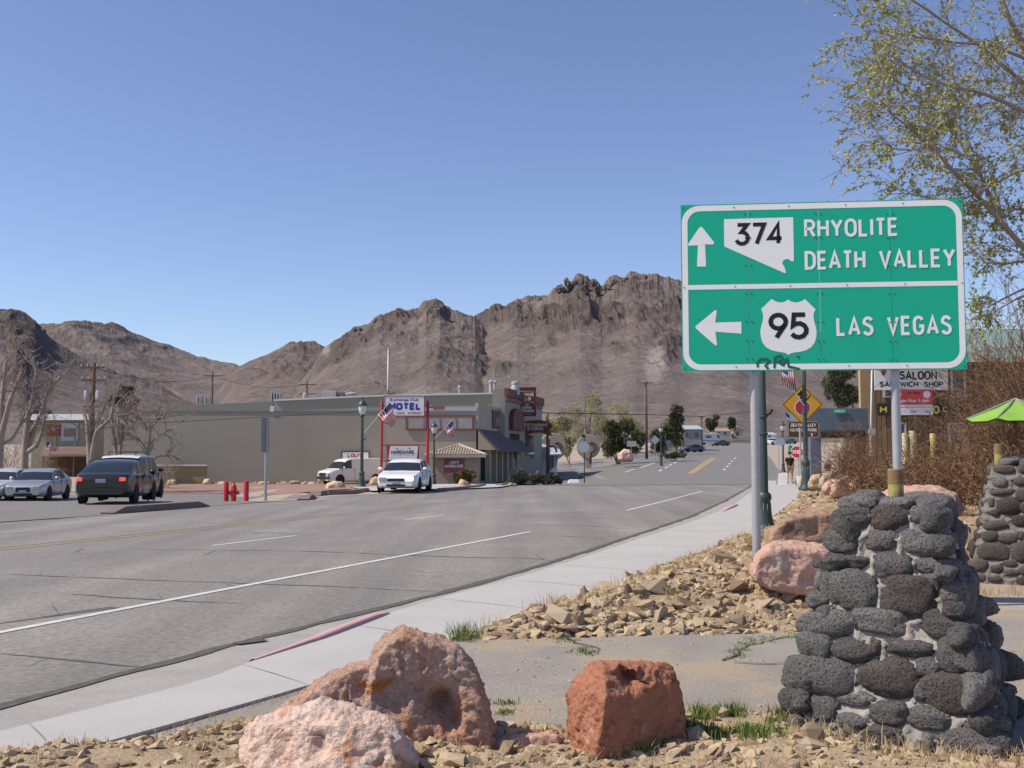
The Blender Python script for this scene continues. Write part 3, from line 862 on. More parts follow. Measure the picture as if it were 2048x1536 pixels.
o = np_mesh('gravel_verge', np.stack([X_, Y_, verge_h(X_, Y_)], -1).reshape(-1, 3), grid_faces(len(ys), len(xs)), M_BANK, smooth=True); struct(o)

# ---------------------------------------------------------------- rubble stones
M_STONE = [mat('rubble_tan', rand=.28, c=(.41, .31, .195), c2=(.31, .23, .14), scale=5, rough=1, bump=.6, bscale=25, fine=.15, fscale=40),
           mat('rubble_buff', rand=.28, c=(.46, .365, .24), c2=(.37, .285, .18), scale=5, rough=1, bump=.6, bscale=25, fine=.15, fscale=40),
           mat('rubble_brown', rand=.28, c=(.31, .22, .15), c2=(.225, .16, .115), scale=5, rough=1, bump=.6, bscale=25, fine=.15, fscale=40),
           mat('rubble_grey', rand=.28, c=(.38, .30, .205), c2=(.44, .36, .26), scale=5, rough=1, bump=.6, bscale=25, fine=.15, fscale=40)]
def chip(seed, m, big=False):
    r = np.random.default_rng(seed)
    bm = bmesh.new()
    k_ = int(r.integers(8, 12)); p = r.normal(size=(k_, 3)); p /= np.linalg.norm(p, axis=1, keepdims=True)
    p = np.sign(p) * np.abs(p) ** .7; p *= r.uniform(.7, 1.1, (k_, 1)); p *= np.array([1, r.uniform(.5, .95), r.uniform(.35, .75)])
    for q in p: bm.verts.new(q)
    res = bmesh.ops.convex_hull(bm, input=bm.verts)
    bmesh.ops.delete(bm, geom=[e for e in res['geom_interior'] if isinstance(e, bmesh.types.BMVert)], context='VERTS')
    me = bpy.data.meshes.new('rubble_stone'); bmesh.ops.triangulate(bm, faces=bm.faces); bm.to_mesh(me); bm.free()
    me.materials.append(m)
    return me
CHIPS = [chip(i, M_STONE[i % 4]) for i in range(20)]
def sample_spots(n, xr, yr, dens, seed):
    r = np.random.default_rng(seed); out = []
    while len(out) < n:
        x = r.uniform(*xr, 4000); y = r.uniform(*yr, 4000)
        k = dens(x, y) > r.uniform(0, 1, 4000)
        out += list(zip(x[k], y[k]))
    return out[:n]
def bank_dens(x, y):
    d = bank_d(x, y)
    return (d > .02) * np.where(y < 14, 1.0, .7) * (1 - .5 * sstep(.8, 2.2, d)) * (x < 5.2 + (y - 9) * .25)
def rot_matrix(r):
    q = r.normal(size=4); q /= np.linalg.norm(q); w, x, y, z = q
    return np.array([[1 - 2 * (y * y + z * z), 2 * (x * y - z * w), 2 * (x * z + y * w)], [2 * (x * y + z * w), 1 - 2 * (x * x + z * z), 2 * (y * z - x * w)], [2 * (x * z - y * w), 2 * (y * z + x * w), 1 - 2 * (x * x + y * y)]])
def scatter_stuff(name, spots, sizes, hfun, seed, label):
    r = np.random.default_rng(seed)
    V, Fc, Mi = [], [], []; n = 0
    cd = []
    for me in CHIPS:
        v = np.array([q.co[:] for q in me.vertices]); f = np.array([p.vertices[:] for p in me.polygons]); cd.append((v, f))
    hs = hfun(np.array([s[0] for s in spots]), np.array([s[1] for s in spots]))
    for (x, y), s, h in zip(spots, sizes, hs):
        k = r.integers(len(CHIPS)); v, f = cd[k]
        a = r.uniform(0, 2 * PI); T = np.array([[math.cos(a), -math.sin(a), 0], [math.sin(a), math.cos(a), 0], [0, 0, 1]])
        tl = r.normal(0, .25, 2); T = T @ np.array([[1, 0, tl[0]], [0, 1, tl[1]], [-tl[0], -tl[1], 1]])
        V.append(v @ T.T * s + np.array([x, y, h + s * .05])); Fc.append(f + n); n += len(v); Mi.append(np.full(len(f), k % 4))
    o = np_mesh(name, np.concatenate(V), np.concatenate(Fc), M_STONE, midx=np.concatenate(Mi))
    return tag(o, label, 'rubble', kind='stuff')
BIG = sample_spots(235, (-.6, 5), (9.2, 15.5), bank_dens, 5)
r_ = np.random.default_rng(9)
def place_stones(spots, smin, smax, hfun, label, group, seed):
    r = np.random.default_rng(seed)
    hs = hfun(np.array([s[0] for s in spots]), np.array([s[1] for s in spots]))
    for (x, y), h in zip(spots, hs):
        o = bpy.data.objects.new('rubble_stone', CHIPS[r.integers(len(CHIPS))]); C.objects.link(o)
        s = smin + (smax - smin) * r.random() ** 1.8
        o.scale = (s, s * r.uniform(.8, 1.1), s * r.uniform(.85, 1.15)); o.location = (x, y, h + s * .1)
        o.rotation_euler = (r.normal(0, .45), r.normal(0, .45), r.uniform(0, 6.28))
        tag(o, label, 'stone', group)
place_stones(BIG, .07, .20, bank_h, 'tan angular rubble stone on the bank by the sign post', 'larger rubble stones on the bank', 11)
sp = sample_spots(6500, (-.6, 5.2), (9.2, 15), bank_dens, 6)
scatter_stuff('bank_rubble', sp, .022 + .075 * np.random.default_rng(2).random(6500) ** 2.2, bank_h, 21, 'small tan rubble and chips covering the bank')
sp = sample_spots(4200, (1, 16), (15, 45), lambda x, y: (bank_d(x, y) > .02) * (bank_d(x, y) < 3.2) * np.clip(1.2 - y / 60, .1, 1), 8)
scatter_stuff('far_bank_rubble', sp, .04 + .11 * np.random.default_rng(3).random(4200) ** 2, bank_h, 22, 'tan rubble along the far end of the bank')
def verge_dens(x, y):
    return (verge_d(x, y) > .02) * (np.abs(x) < .52 * y + .1) * (.35 + .65 * (fbm(np.stack([x * 1.5, y * 1.5, x * 0 + 3], -1), 2) > -.15))
VS = sample_spots(65, (-3, 1.9), (3.6, 6.4), lambda x, y: verge_dens(x, y) * (verge_d(x, y) < 1.1), 15)
place_stones(VS, .035, .10, verge_h, 'tan rubble stone in the gravel around the front boulders', 'rubble stones around the front boulders', 16)
sp = sample_spots(6500, (-3.2, 3), (3.6, 6.5), verge_dens, 17)
scatter_stuff('verge_gravel', sp, .008 + .05 * np.random.default_rng(4).random(6500) ** 2.6, verge_h, 23, 'fine tan gravel and chips around the front boulders')
# loose grit on drive and gutter
sp = sample_spots(900, (-3, 5), (5.5, 9.5), lambda x, y: (bank_d(x, y) < 0) * (x > x_back(y) - .3) * .8, 18)
scatter_stuff('drive_grit', sp, .004 + .012 * np.random.default_rng(5).random(900) ** 3, lambda x, y: x * 0 + .016, 24, 'loose grit lying on the old asphalt drive')

# ---------------------------------------------------------------- boulders
def hull(bm, pts):
    vs = [bm.verts.new(p) for p in pts]
    res = bmesh.ops.convex_hull(bm, input=vs)
    dead = [e for e in set(res['geom_interior']) | set(res['geom_unused']) if isinstance(e, bmesh.types.BMVert) and e.is_valid]
    bmesh.ops.delete(bm, geom=list(set(dead)), context='VERTS')
def eval_mesh(me, mods):
    o = bpy.data.objects.new('temp', me); C.objects.link(o)
    for kind, kw in mods:
        m = o.modifiers.new(kind, kind)
        for k, v in kw.items(): setattr(m, k, v)
    dg = bpy.context.evaluated_depsgraph_get()
    out = bpy.data.meshes.new_from_object(o.evaluated_get(dg))
    bpy.data.objects.remove(o)
    return out
def cut_planes(v, seed, n, lo=.72, hi=.95):
    r = np.random.default_rng(seed); c = v.mean(0); q = v - c
    for _ in range(n):
        d = r.normal(size=3); d[2] = abs(d[2]) * .8 + .05; d /= np.linalg.norm(d); s = q @ d; m = s.max() * r.uniform(lo, hi)
        q = q - np.outer(np.clip(s - m, 0, None) * .96, d)
    return q + c
def boulder(name, label, pieces, y0, material, voxel=.02, amps=((3, .05), (9, .022), (28, .008)), seed=0, depth=.3, base_z=0.0, dents=(), group=None, smooth=True, cuts=7, clo=.84, ledge=.017):
    """pieces: list of (outline px, depth factor, y offset, scale of front copy, front shift px)"""
    bm = bmesh.new()
    for pc in pieces:
        if len(pc) == 1:      # free points (u, v, depth offset)
            t = bmesh.new(); hull(t, [P(u, v, y0 + dy) for u, v, dy in pc[0]])
            me = bpy.data.meshes.new('t'); t.to_mesh(me); t.free(); bm.from_mesh(me); continue
        outline, df, yo, fs, fsh, bs = pc
        cu = sum(q[0] for q in outline) / len(outline); cv = sum(q[1] for q in outline) / len(outline)
        pts = [P(u, v, y0 + yo) for u, v in outline]
        pts += [P(cu + (u - cu) * fs + fsh[0], cv + (v - cv) * fs + fsh[1], y0 + yo - depth * df) for u, v in outline]
        pts += [P(cu + (u - cu) * bs, cv + (v - cv) * bs + 8, y0 + yo + depth * df) for u, v in outline]
        t = bmesh.new(); hull(t, pts)
        me = bpy.data.meshes.new('t'); t.to_mesh(me); t.free(); bm.from_mesh(me)
    me = bpy.data.meshes.new(name); bm.to_mesh(me); bm.free()
    me = eval_mesh(me, [('REMESH', dict(mode='VOXEL', voxel_size=voxel)), ('SMOOTH', dict(factor=.5, iterations=1))])
    n = len(me.vertices)
    v = np.empty(n * 3, np.float32); me.vertices.foreach_get('co', v); v = v.reshape(-1, 3)
    nr = np.empty(n * 3, np.float32); me.vertices.foreach_get('normal', nr); nr = nr.reshape(-1, 3)
    v = v + nr * (amps[0][1] * fbm(v * amps[0][0] + seed * 5.1, 3, .55))[:, None]
    v = cut_planes(v, seed + 7, cuts, clo, .985)
    q_ = fbm(v * 3.4 + seed * 2.2, 3, .5) * 3.2; v = v + nr * ((np.round(q_) - q_) * ledge)[:, None]
    q_ = fbm(v * 8 + seed * 1.2, 2, .5) * 3; v = v + nr * ((np.round(q_) - q_) * ledge * .22)[:, None]
    for k, (f, a) in enumerate(amps[1:]): v = v + nr * (a * fbm(v * f + seed * 3.1 + k * 9, 3, .6, ridged=(k == 0)))[:, None]
    for (du, dv, rad, dep) in dents:      # hollows on the near face
        c = np.array(P(du, dv, y0 - depth * .8)[:]); w = np.exp(-(((v[:, 0] - c[0]) / rad) ** 2 + ((v[:, 2] - c[2]) / rad) ** 2)) * (v[:, 1] < y0)
        v[:, 1] += w * dep
    loc = Vector((v[:, 0].mean(), v[:, 1].mean(), base_z))
    v = v - np.array(loc[:])
    me.vertices.foreach_set('co', v.ravel().astype(np.float32)); me.update()
    me.materials.clear(); me.materials.append(material); me.name = name
    o = link(name, me, None, smooth, loc)
    return tag(o, label, 'boulder', group)
M_PINK = mat('pink_boulder', bdist=.045, c=(.60, .40, .31), c2=(.66, .55, .49), scale=5, rough=1, bump=.9, bscale=22, fine=.16, fscale=50, c3=(.46, .2, .10), s3=4.2, t3=.56)
M_RUST = mat('rust_boulder', bdist=.045, c=(.42, .19, .12), c2=(.33, .135, .08), scale=5, rough=1, bump=.9, bscale=22, fine=.16, fscale=50, c3=(.52, .29, .19), s3=5, t3=.58, spots=(55, .16, (.2, .08, .05)))
M_GREYPINK = mat('grey_pink_boulder', bdist=.045, c=(.44, .345, .31), c2=(.48, .27, .19), scale=3.6, rough=1, bump=1.0, bscale=26, fine=.25, fscale=45, c3=(.42, .17, .06), s3=5.0, t3=.56, contrast=.18)
M_DKBROWN = mat('brown_boulder', bdist=.045, c=(.33, .21, .15), c2=(.42, .29, .2), scale=4, rough=1, bump=.9, bscale=18, fine=.22, fscale=30, c3=(.2, .13, .1), s3=3, t3=.55)
M_SALMON = mat('salmon_boulder', bdist=.045, c=(.56, .37, .30), c2=(.49, .30, .235), scale=4, rough=1, bump=.8, bscale=20, fine=.14, fscale=40, c3=(.6, .47, .38), s3=4, t3=.58)
boulder('boulder', 'tall grey-pink peaked boulder with rust stains behind the front boulder',
        [([(742, 1300), (766, 1264), (798, 1248), (856, 1268), (909, 1276), (935, 1308), (953, 1345), (975, 1420), (992, 1490), (940, 1520), (800, 1520), (730, 1500), (722, 1400)], 1.0, 0, .93, (4, 14), .75),
         ([(538, 1432), (604, 1386), (660, 1344), (724, 1316), (800, 1310), (840, 1400), (840, 1520), (640, 1520), (540, 1500)], .75, .06, .9, (0, 10), .7)],
        5.85, M_GREYPINK, .013, ((3.2, .03), (9, .012), (26, .012), (55, .006)), 3, .26, 0, dents=((880, 1405, .075, .2), (905, 1440, .05, .1), (790, 1395, .1, .06)), cuts=6, clo=.92)
boulder('boulder', 'pale pink and white boulder at the bottom edge, lowest of the front three',
        [([(500, 1610, -.15), (545, 1490, -.1), (640, 1620, -.3), (785, 1620, -.26), (788, 1462, -.16), (690, 1440, -.14), (640, 1425, -.05), (476, 1482, .05), (498, 1446, .05), (560, 1420, .05), (640, 1404, .08), (700, 1409, .1), (772, 1434, .02), (802, 1462, .05), (852, 1540, .2), (890, 1610, .25), (500, 1590, .4), (850, 1590, .45), (650, 1430, .35)],)],
        5.2, M_PINK, .012, ((3.0, .02), (8, .016), (24, .012), (55, .006)), 11, .24, 0, dents=((640, 1500, .05, .06), (560, 1500, .04, .03)), cuts=4, clo=.93)
boulder('boulder', 'upright rust red block boulder with a hollow in its top',
        [([(1212, 1395, -.2), (1190, 1530, -.22), (1205, 1345, -.08), (1133, 1385, .1), (1139, 1450, .1), (1144, 1526, .08), (1184, 1330, .1), (1220, 1324, .05), (1290, 1325, .12), (1342, 1329, .18), (1352, 1360, .12), (1367, 1410, .14), (1370, 1460, .14), (1376, 1526, .12), (1300, 1528, -.05), (1180, 1340, .4), (1330, 1340, .45), (1150, 1520, .4), (1360, 1520, .45)],)],
        5.6, M_RUST, .011, ((3.2, .014), (9, .012), (26, .010), (60, .005)), 5, .2, 0, dents=((1262, 1368, .05, .12), (1300, 1362, .04, .09)), cuts=2, clo=.96)
boulder('boulder', 'low broken pink slab between the peaked boulder and the red block',
        [([(975, 1490), (1000, 1475), (1060, 1470), (1110, 1462), (1130, 1475), (1128, 1505), (985, 1510)], 1.0, 0, .9, (0, 6), .8)], 5.75, M_SALMON, .012, ((5, .02), (12, .012), (30, .006)), 8, .1, 0)
boulder('boulder', 'salmon pink boulder at the foot of the left sign post',
        [([(1503, 1145), (1515, 1105), (1545, 1082), (1580, 1081), (1620, 1088), (1690, 1095), (1710, 1150), (1690, 1188), (1640, 1185), (1560, 1176), (1520, 1160)], 1.0, 0, .92, (-4, 10), .7)],
        10.6, M_SALMON, .022, ((2.5, .05), (8, .025), (24, .012)), 6, .42, .35)
boulder('boulder', 'dark brown flat boulder behind the salmon pink one',
        [([(1528, 1068), (1560, 1042), (1590, 1022), (1650, 1010), (1720, 1012), (1740, 1060), (1720, 1100), (1540, 1095)], 1.0, 0, .95, (-6, 14), .8)], 12.6, M_DKBROWN, .03, ((2, .06), (7, .03), (20, .012)), 9, .6, .35)
boulder('boulder', 'long flat pink boulder seen just over the stone gatepost top',
        [([(1745, 996), (1770, 982), (1830, 972), (1880, 974), (1915, 985), (1930, 1020), (1740, 1020)], 1.0, 0, .95, (0, 8), .8)], 14.5, M_SALMON, .03, ((2, .04), (7, .02), (20, .01)), 12, .5, .35)
FARB = [([(1660, 985), (1668, 962), (1690, 948), (1705, 955), (1712, 985)], 27, M_SALMON, 'pinkish white boulder among the far bank rocks'),
        ([(1700, 965), (1720, 946), (1755, 938), (1775, 950), (1780, 975)], 25, M_SALMON, 'broad pink boulder under the brown brush'),
        ([(1618, 962), (1626, 950), (1640, 950), (1648, 966)], 36, M_STONE[1], 'rounded buff boulder beside the second lamp post'),
        ([(1596, 968), (1602, 948), (1614, 946), (1618, 966)], 37, M_STONE[1], 'buff boulder left of the second lamp post'),
        ([(1640, 962), (1650, 946), (1664, 944), (1670, 964)], 33, M_STONE[3], 'grey-buff boulder below the blue portico post'),
        ([(1645, 975), (1655, 962), (1672, 958), (1678, 976)], 30, M_SALMON, 'small pink boulder in the middle of the far bank'),
        ([(1720, 1000), (1740, 985), (1775, 982), (1790, 1000)], 20, M_SALMON, 'low pink boulder left of the post sleeve')]
for i, (ol, y, m, lb) in enumerate(FARB):
    c = max(q[1] for q in ol)
    boulder('boulder', lb, [(ol + [(ol[-1][0], c + 8), (ol[0][0], c + 8)], 1, 0, .85, (0, 2), .8)], y, m, .05, ((2, .08), (6, .04), (15, .02)), 30 + i, .35, .4)
# rocks across the road
ACROSS = [([(648, 980), (655, 968), (672, 963), (688, 966), (690, 980)], 53, M_STONE[1], 'large tan boulder in front of the white van'),
          ([(683, 982), (692, 972), (705, 972), (712, 982)], 52.5, M_STONE[1], 'small tan boulder at the right of the large tan one'),
          ([(742, 968), (746, 956), (756, 955), (762, 968)], 60, M_STONE[1], 'round tan rock behind the street lamp base'),
          ([(915, 972), (922, 957), (930, 962), (938, 966), (944, 974)], 55, M_SALMON, 'two-humped pale rock in front of the tiled kiosk'),
          ([(1012, 972), (1020, 966), (1032, 967), (1036, 972)], 56, M_STONE[1], 'flat tan rock in front of the round grey bush'),
          ([(575, 966), (582, 960), (598, 961), (604, 967)], 85, M_STONE[3], 'pale rock at the foot of the long wall'),
          ([(405, 966), (410, 958), (420, 959), (424, 968)], 84, M_STONE[3], 'pale rock at the end of the low garden wall'),
          ([(516, 968), (522, 962), (540, 963), (544, 969)], 85, M_STONE[3], 'pale rock beside the grey sign pole'),
          ([(330, 970), (336, 960), (350, 960), (356, 970)], 82, M_STONE[1], 'tan rock behind the parked off-road car'),
          ([(614, 968), (618, 964), (628, 964), (632, 969)], 85, M_STONE[3], 'small pale rock left of the white van'),
          ([(1236, 918), (1238, 904), (1248, 898), (1262, 900), (1267, 918)], 112, M_PINK, 'huge split pinkish boulder by the far corner')]
for i, (ol, y, m, lb) in enumerate(ACROSS):
    p = P(ol[0][0], max(q[1] for q in ol), y)
    boulder('boulder', lb, [(ol, 1, 0, .85, (0, 1), .8)], y, m, .07, ((1.2, .12), (4, .06), (10, .02)), 60 + i, .5 if y < 100 else 1.0, p.z)
rr_ = np.random.default_rng(77)
for i in range(16):
    u = 320 + i * 21 + rr_.uniform(-6, 6); s = rr_.uniform(.18, .4)
    o = link('edging_rock', CHIPS[(i * 3 + 3) % 20]); p = P(u, 966, 86 + rr_.uniform(-1, .5)); o.location = (p.x, p.y, fz(p.x, p.y) + s * .3); o.scale = (s, s, s)
    o.rotation_euler = (0, 0, rr_.uniform(0, 6)); tag(o, 'pale edging rock in the row along the foot of the long wall', 'rock', 'edging rocks along the long wall')

# ---------------------------------------------------------------- lava stone gateposts
M_LAVA = mat('lava_stone', (.115, .113, .118), (.18, .173, .172), scale=4, rough=.95, bump=1.0, bscale=60, fine=.35, fscale=90, spots=(58, .34, (.03, .028, .028)), rand=.35, bdist=.03)
M_LAVA2 = mat('lava_stone_brown', (.12, .098, .09), (.075, .066, .064), scale=4, rough=.95, bump=1.0, bscale=55, fine=.4, fscale=80, spots=(50, .34, (.03, .027, .027)), rand=.35, bdist=.03)
M_MORTAR = mat('mortar', (.42, .395, .37), (.27, .25, .232), scale=7, rough=.95, bump=.7, bscale=45, fine=.14, fscale=60)
STONES = [(487, 312, 185, 105), (680, 310, 190, 125), (868, 290, 160, 75), (440, 440, 150, 110), (635, 430, 150, 90), (855, 420, 210, 140), (470, 553, 255, 70), (700, 560, 180, 120), (905, 550, 200, 70),
          (340, 665, 50, 90), (515, 715, 225, 185), (770, 715, 230, 165), (880, 635, 100, 75), (990, 690, 95, 140), (335, 765, 105, 75), (385, 885, 250, 110), (635, 855, 205, 110), (945, 850, 250, 120),
          (325, 1000, 165, 115), (515, 1010, 185, 110), (625, 985, 55, 80), (780, 980, 220, 75), (1015, 1005, 185, 155), (868, 1072, 100, 85), (355, 1155, 325, 170), (680, 1140, 265, 165), (1015, 1175, 290, 155), (835, 1185, 60, 70),
          (235, 1300, 135, 120), (380, 1320, 120, 95), (525, 1250, 160, 60), (520, 1365, 140, 65), (687, 1310, 155, 105), (868, 1310, 195, 115), (1115, 1308, 165, 70), (360, 1435, 140, 70), (670, 1425, 180, 90), (870, 1425, 65, 80), (1065, 1405, 270, 120),
          (230, 1420, 90, 60), (970, 1430, 50, 60), (1130, 1100, 60, 80), (1060, 590, 60, 60), (985, 330, 50, 70)]
def stone_mesh(w, h, d, seed, m, sub=3):
    r = np.random.default_rng(seed)
    bm = bmesh.new(); bmesh.ops.create_icosphere(bm, subdivisions=sub, radius=1)
    v = np.array([q.co[:] for q in bm.verts])
    e = r.uniform(.66, .92)
    v = np.sign(v) * np.abs(v) ** e
    v = v + v * (fbm(v * .9 + seed * 2.7, 2) * .26)[:, None] + v * (fbm(v * 3.2 + seed, 5, .7) * .13)[:, None]
    v *= np.array([w / 2, d, h / 2])
    for q, c in zip(bm.verts, v): q.co = c
    me = bpy.data.meshes.new('stone'); bm.to_mesh(me); bm.free(); me.materials.append(m)
    me.polygons.foreach_set('use_smooth', [True] * len(me.polygons))
    return me
def gatepost(label, loc, rz, seed, height=1.40, wb=.585, wt=.31, sub=3, mset=(None,), mortar=None):
    t = thing('stone_gatepost', label, 'gatepost', loc, rz)
    r = np.random.default_rng(seed)
    S = 878.0
    per_face = []
    for face in range(4):
        lst = []
        for (cx, cy, w, h) in STONES:
            x = (cx - 690) / S; z = (1480 - cy) / S
            if face > 0 or seed > 1:
                x = -x if (face + seed) % 2 else x
                x += r.normal(0, .02); z += r.normal(0, .012); w = w * r.uniform(.85, 1.1); h = h * r.uniform(.9, 1.08)
            z = z * height / 1.41
            half = wb + (wt - wb) * z / height
            x = x * half / (wb + (wt - wb) * z / 1.41 + 1e-6) if False else x
            if abs(x) > half + .05: continue
            lst.append((x, z, w / S, h / S))
        per_face.append(lst)
    # mortar core with raised beads midway between stones
    nz, nx = 74, 46
    rings = []
    for k in range(nz + 1):
        z = height * .985 * k / nz
        half = wb + (wt - wb) * z / height - .012
        ring = []
        for face in range(4):
            c_, s_ = math.cos(face * PI / 2), math.sin(face * PI / 2)
            L_ = per_face[face]
            xs_ = np.array([a[0] for a in L_]); zs_ = np.array([a[1] for a in L_]); ws_ = np.array([a[2] for a in L_]); hs_ = np.array([a[3] for a in L_])
            for j in range(nx):
                x = -half + 2 * half * j / nx
                dd = np.sqrt(((x - xs_) / (ws_ / 2)) ** 2 + ((z - zs_) / (hs_ / 2)) ** 2)
                ds = np.sort((dd - 1) * np.minimum(ws_, hs_) / 2)
                bead = math.exp(-((ds[1] - ds[0]) / .016) ** 2) * min(1, max(ds[0], 0) / .006)
                off = .036 * bead + .005 * float(r.normal(0, .35))
                edge = min(j, nx - j) / nx
                off -= .03 * max(0, 1 - edge / .06) if edge < .06 else 0
                y = -(half + off)
                ring.append(Vector((x * c_ - y * s_, x * s_ + y * c_, z - .03)))
        rings.append(ring)
    mb = MB().grid(rings, closed=True)
    top = len(rings) - 1; base = top * len(rings[0])
    mb.f.append(tuple(base + i for i in range(len(rings[0])))); mb.m.append(0)
    mb.build('mortar', mortar or M_MORTAR, t, smooth=True)
    for face in range(4):
        for q, (x, z, w, h) in enumerate(per_face[face]):
            half = wb + (wt - wb) * z / height
            d = min(w, h) * .24 + .045
            me = stone_mesh(w * 1.22, h * 1.24, d, seed * 100 + face * 50 + q, M_LAVA if r.random() < mset[0] else M_LAVA2, sub)
            a = face * PI / 2
            y = -(half - .04)
            o = link('stone', me, t, False, (x * math.cos(a) - y * math.sin(a), x * math.sin(a) + y * math.cos(a), z), a)
            o.rotation_euler = (.06, r.normal(0, .06), a)
    # cap stones
    for q, (x, y, w, dd, h) in enumerate([(-.2, -.16, .24, .2, .07), (.02, -.18, .2, .17, .06), (.2, -.12, .22, .24, .07), (-.18, .1, .24, .26, .09), (.14, .14, .28, .24, .08)]):
        me = stone_mesh(w, h * 1.6, dd / 2, seed * 77 + q, M_LAVA, sub)
        link('stone', me, t, False, (x, y, height + .005), r.uniform(-.3, .3))
    return t
g1 = G(1800, 1492)
post1 = gatepost('front lava stone gatepost with pale mortar joints under the road sign', (g1.x + .18, g1.y + .42, 0), R(-29), 1, 1.31, .565, .25, 4, (.9,))
g2 = P(2062, 1170, 13.4)
gatepost('second lava stone gatepost, cut off by the right edge of the photo', (g2.x + .15, g2.y + .3, .0), R(-29), 2, 1.52, .70, .42, 3, (.25,), mat('dark_mortar', (.25, .23, .215), (.16, .147, .137), scale=7, rough=.95, bump=.7, bscale=45))
M_SLEEVE = mat('rusty_green_pipe', (.30, .27, .09), (.34, .33, .13), scale=6, rough=.8, bump=.3, bscale=30, c3=(.22, .12, .06), s3=5, t3=.52)
def sleeve(u, v0, v1, y, rad, label):
    a, b = P(u, v1, y), P(u, v0, y)
    t = thing('pipe_sleeve', label, 'pipe', a)
    hgt = b.z - a.z
    MB().lathe([(rad, -.06), (rad, hgt), (rad * .86, hgt), (rad * .86, hgt - .1)], n=20).build('pipe', M_SLEEVE, t, smooth=True, angle=.6)
    MB().lathe([(rad * 1.02, hgt * .42), (rad * 1.02, hgt * .97)], n=20).build('rust_band', mat('rust_band', (.17, .10, .06), (.25, .19, .08), scale=12, rough=.95, bump=.3), t, smooth=True, angle=.6)
    return t
sleeve(1792, 938, 990, 6.22, .044, 'rusty yellow-green pipe end sticking out of the front gatepost')
sleeve(1999, 888, 922, 13.75, .062, 'yellow-green pipe end sticking out of the second gatepost')

# ---------------------------------------------------------------- the big green guide sign
YL, YR = 11.36, 11.05
BL, BR = P(1364.5, 743, YL), P(1935, 738.5, YR)
TL = P(1361.5, 410, YL); TR = P(1930.5, 397, YR)
zb = (BL.z + BR.z) / 2; zt = (TL.z + TR.z) / 2
sx_ = Vector((BR.x - BL.x, BR.y - BL.y, 0)); SW = sx_.length; SH = zt - zb
sx_.normalize(); sn = Vector((sx_.y, -sx_.x, 0))
so = Vector((BL.x, BL.y, zb))
sign = thing('guide_sign', 'big green highway guide sign with white border and lettering on two posts', 'road sign', (so.x, so.y, .45))
stf = plane_tf(so, sx_, (0, 0, 1), sn)
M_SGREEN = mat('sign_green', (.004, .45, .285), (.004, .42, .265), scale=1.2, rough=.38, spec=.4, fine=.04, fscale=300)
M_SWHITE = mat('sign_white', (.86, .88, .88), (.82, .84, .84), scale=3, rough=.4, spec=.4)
M_SBLACK = mat('sign_black', (.012, .012, .013), rough=.5)
M_STEEL = mat('galvanised', (.42, .43, .45), (.34, .35, .37), scale=8, rough=.5, metal=.35, fine=.08, fscale=60)
M_ALU = mat('sign_back', (.45, .45, .45), rough=.5, metal=.6)
M_BOLT = mat('bolt', (.03, .03, .03), rough=.6)
def sg(x, y):      # position on the sign from the enlarged view
    s = (x - (68 + 10 * (y - 132) / 1100)) / (1882 + 8 * (y - 132) / 1100)
    yt = 132 - 44 * s; yb = 1235 - 27 * s
    return (s * SW, (1 - (y - yt) / (yb - yt)) * SH)
seam = [0, sg(530, 700)[0], sg(1006, 700)[0], sg(1481, 700)[0], SW]
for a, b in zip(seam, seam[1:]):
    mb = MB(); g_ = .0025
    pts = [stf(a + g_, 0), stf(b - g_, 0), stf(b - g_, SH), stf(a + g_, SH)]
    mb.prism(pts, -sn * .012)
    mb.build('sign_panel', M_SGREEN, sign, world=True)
# white border, divider, arrows, shields, lettering
bw = .062
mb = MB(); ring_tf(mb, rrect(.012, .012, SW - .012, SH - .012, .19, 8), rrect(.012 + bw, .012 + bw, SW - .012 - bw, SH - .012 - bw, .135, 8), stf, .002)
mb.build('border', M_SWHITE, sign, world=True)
dv = (sg(100, 680)[1] + sg(1925, 648)[1]) / 2
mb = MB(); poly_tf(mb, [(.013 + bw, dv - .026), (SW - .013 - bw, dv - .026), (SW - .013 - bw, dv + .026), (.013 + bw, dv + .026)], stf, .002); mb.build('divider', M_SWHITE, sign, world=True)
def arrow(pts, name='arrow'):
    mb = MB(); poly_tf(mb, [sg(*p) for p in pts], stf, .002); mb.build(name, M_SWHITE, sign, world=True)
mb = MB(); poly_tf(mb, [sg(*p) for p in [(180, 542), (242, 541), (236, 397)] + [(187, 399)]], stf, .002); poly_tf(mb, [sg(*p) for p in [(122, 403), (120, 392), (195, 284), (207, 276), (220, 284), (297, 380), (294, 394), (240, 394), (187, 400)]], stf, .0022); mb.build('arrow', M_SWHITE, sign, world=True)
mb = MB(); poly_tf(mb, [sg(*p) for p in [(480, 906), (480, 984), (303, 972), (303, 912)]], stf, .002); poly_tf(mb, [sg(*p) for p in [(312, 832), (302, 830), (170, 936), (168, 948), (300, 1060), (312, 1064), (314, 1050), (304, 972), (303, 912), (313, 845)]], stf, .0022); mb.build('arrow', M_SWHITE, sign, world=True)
nev = [(365, 226), (832, 213), (835, 503), (822, 508), (812, 500), (800, 492), (780, 492), (765, 500), (757, 515), (762, 530), (772, 545), (782, 583), (770, 583), (366, 408)]
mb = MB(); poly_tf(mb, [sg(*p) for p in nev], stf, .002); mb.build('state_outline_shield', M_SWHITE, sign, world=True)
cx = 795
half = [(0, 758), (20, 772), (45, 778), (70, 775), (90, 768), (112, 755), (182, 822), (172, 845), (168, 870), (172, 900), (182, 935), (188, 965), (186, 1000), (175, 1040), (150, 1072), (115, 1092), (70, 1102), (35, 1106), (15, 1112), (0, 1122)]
us = [(cx + a, b) for a, b in half] + [(cx - a, b) for a, b in reversed(half[1:-1])]
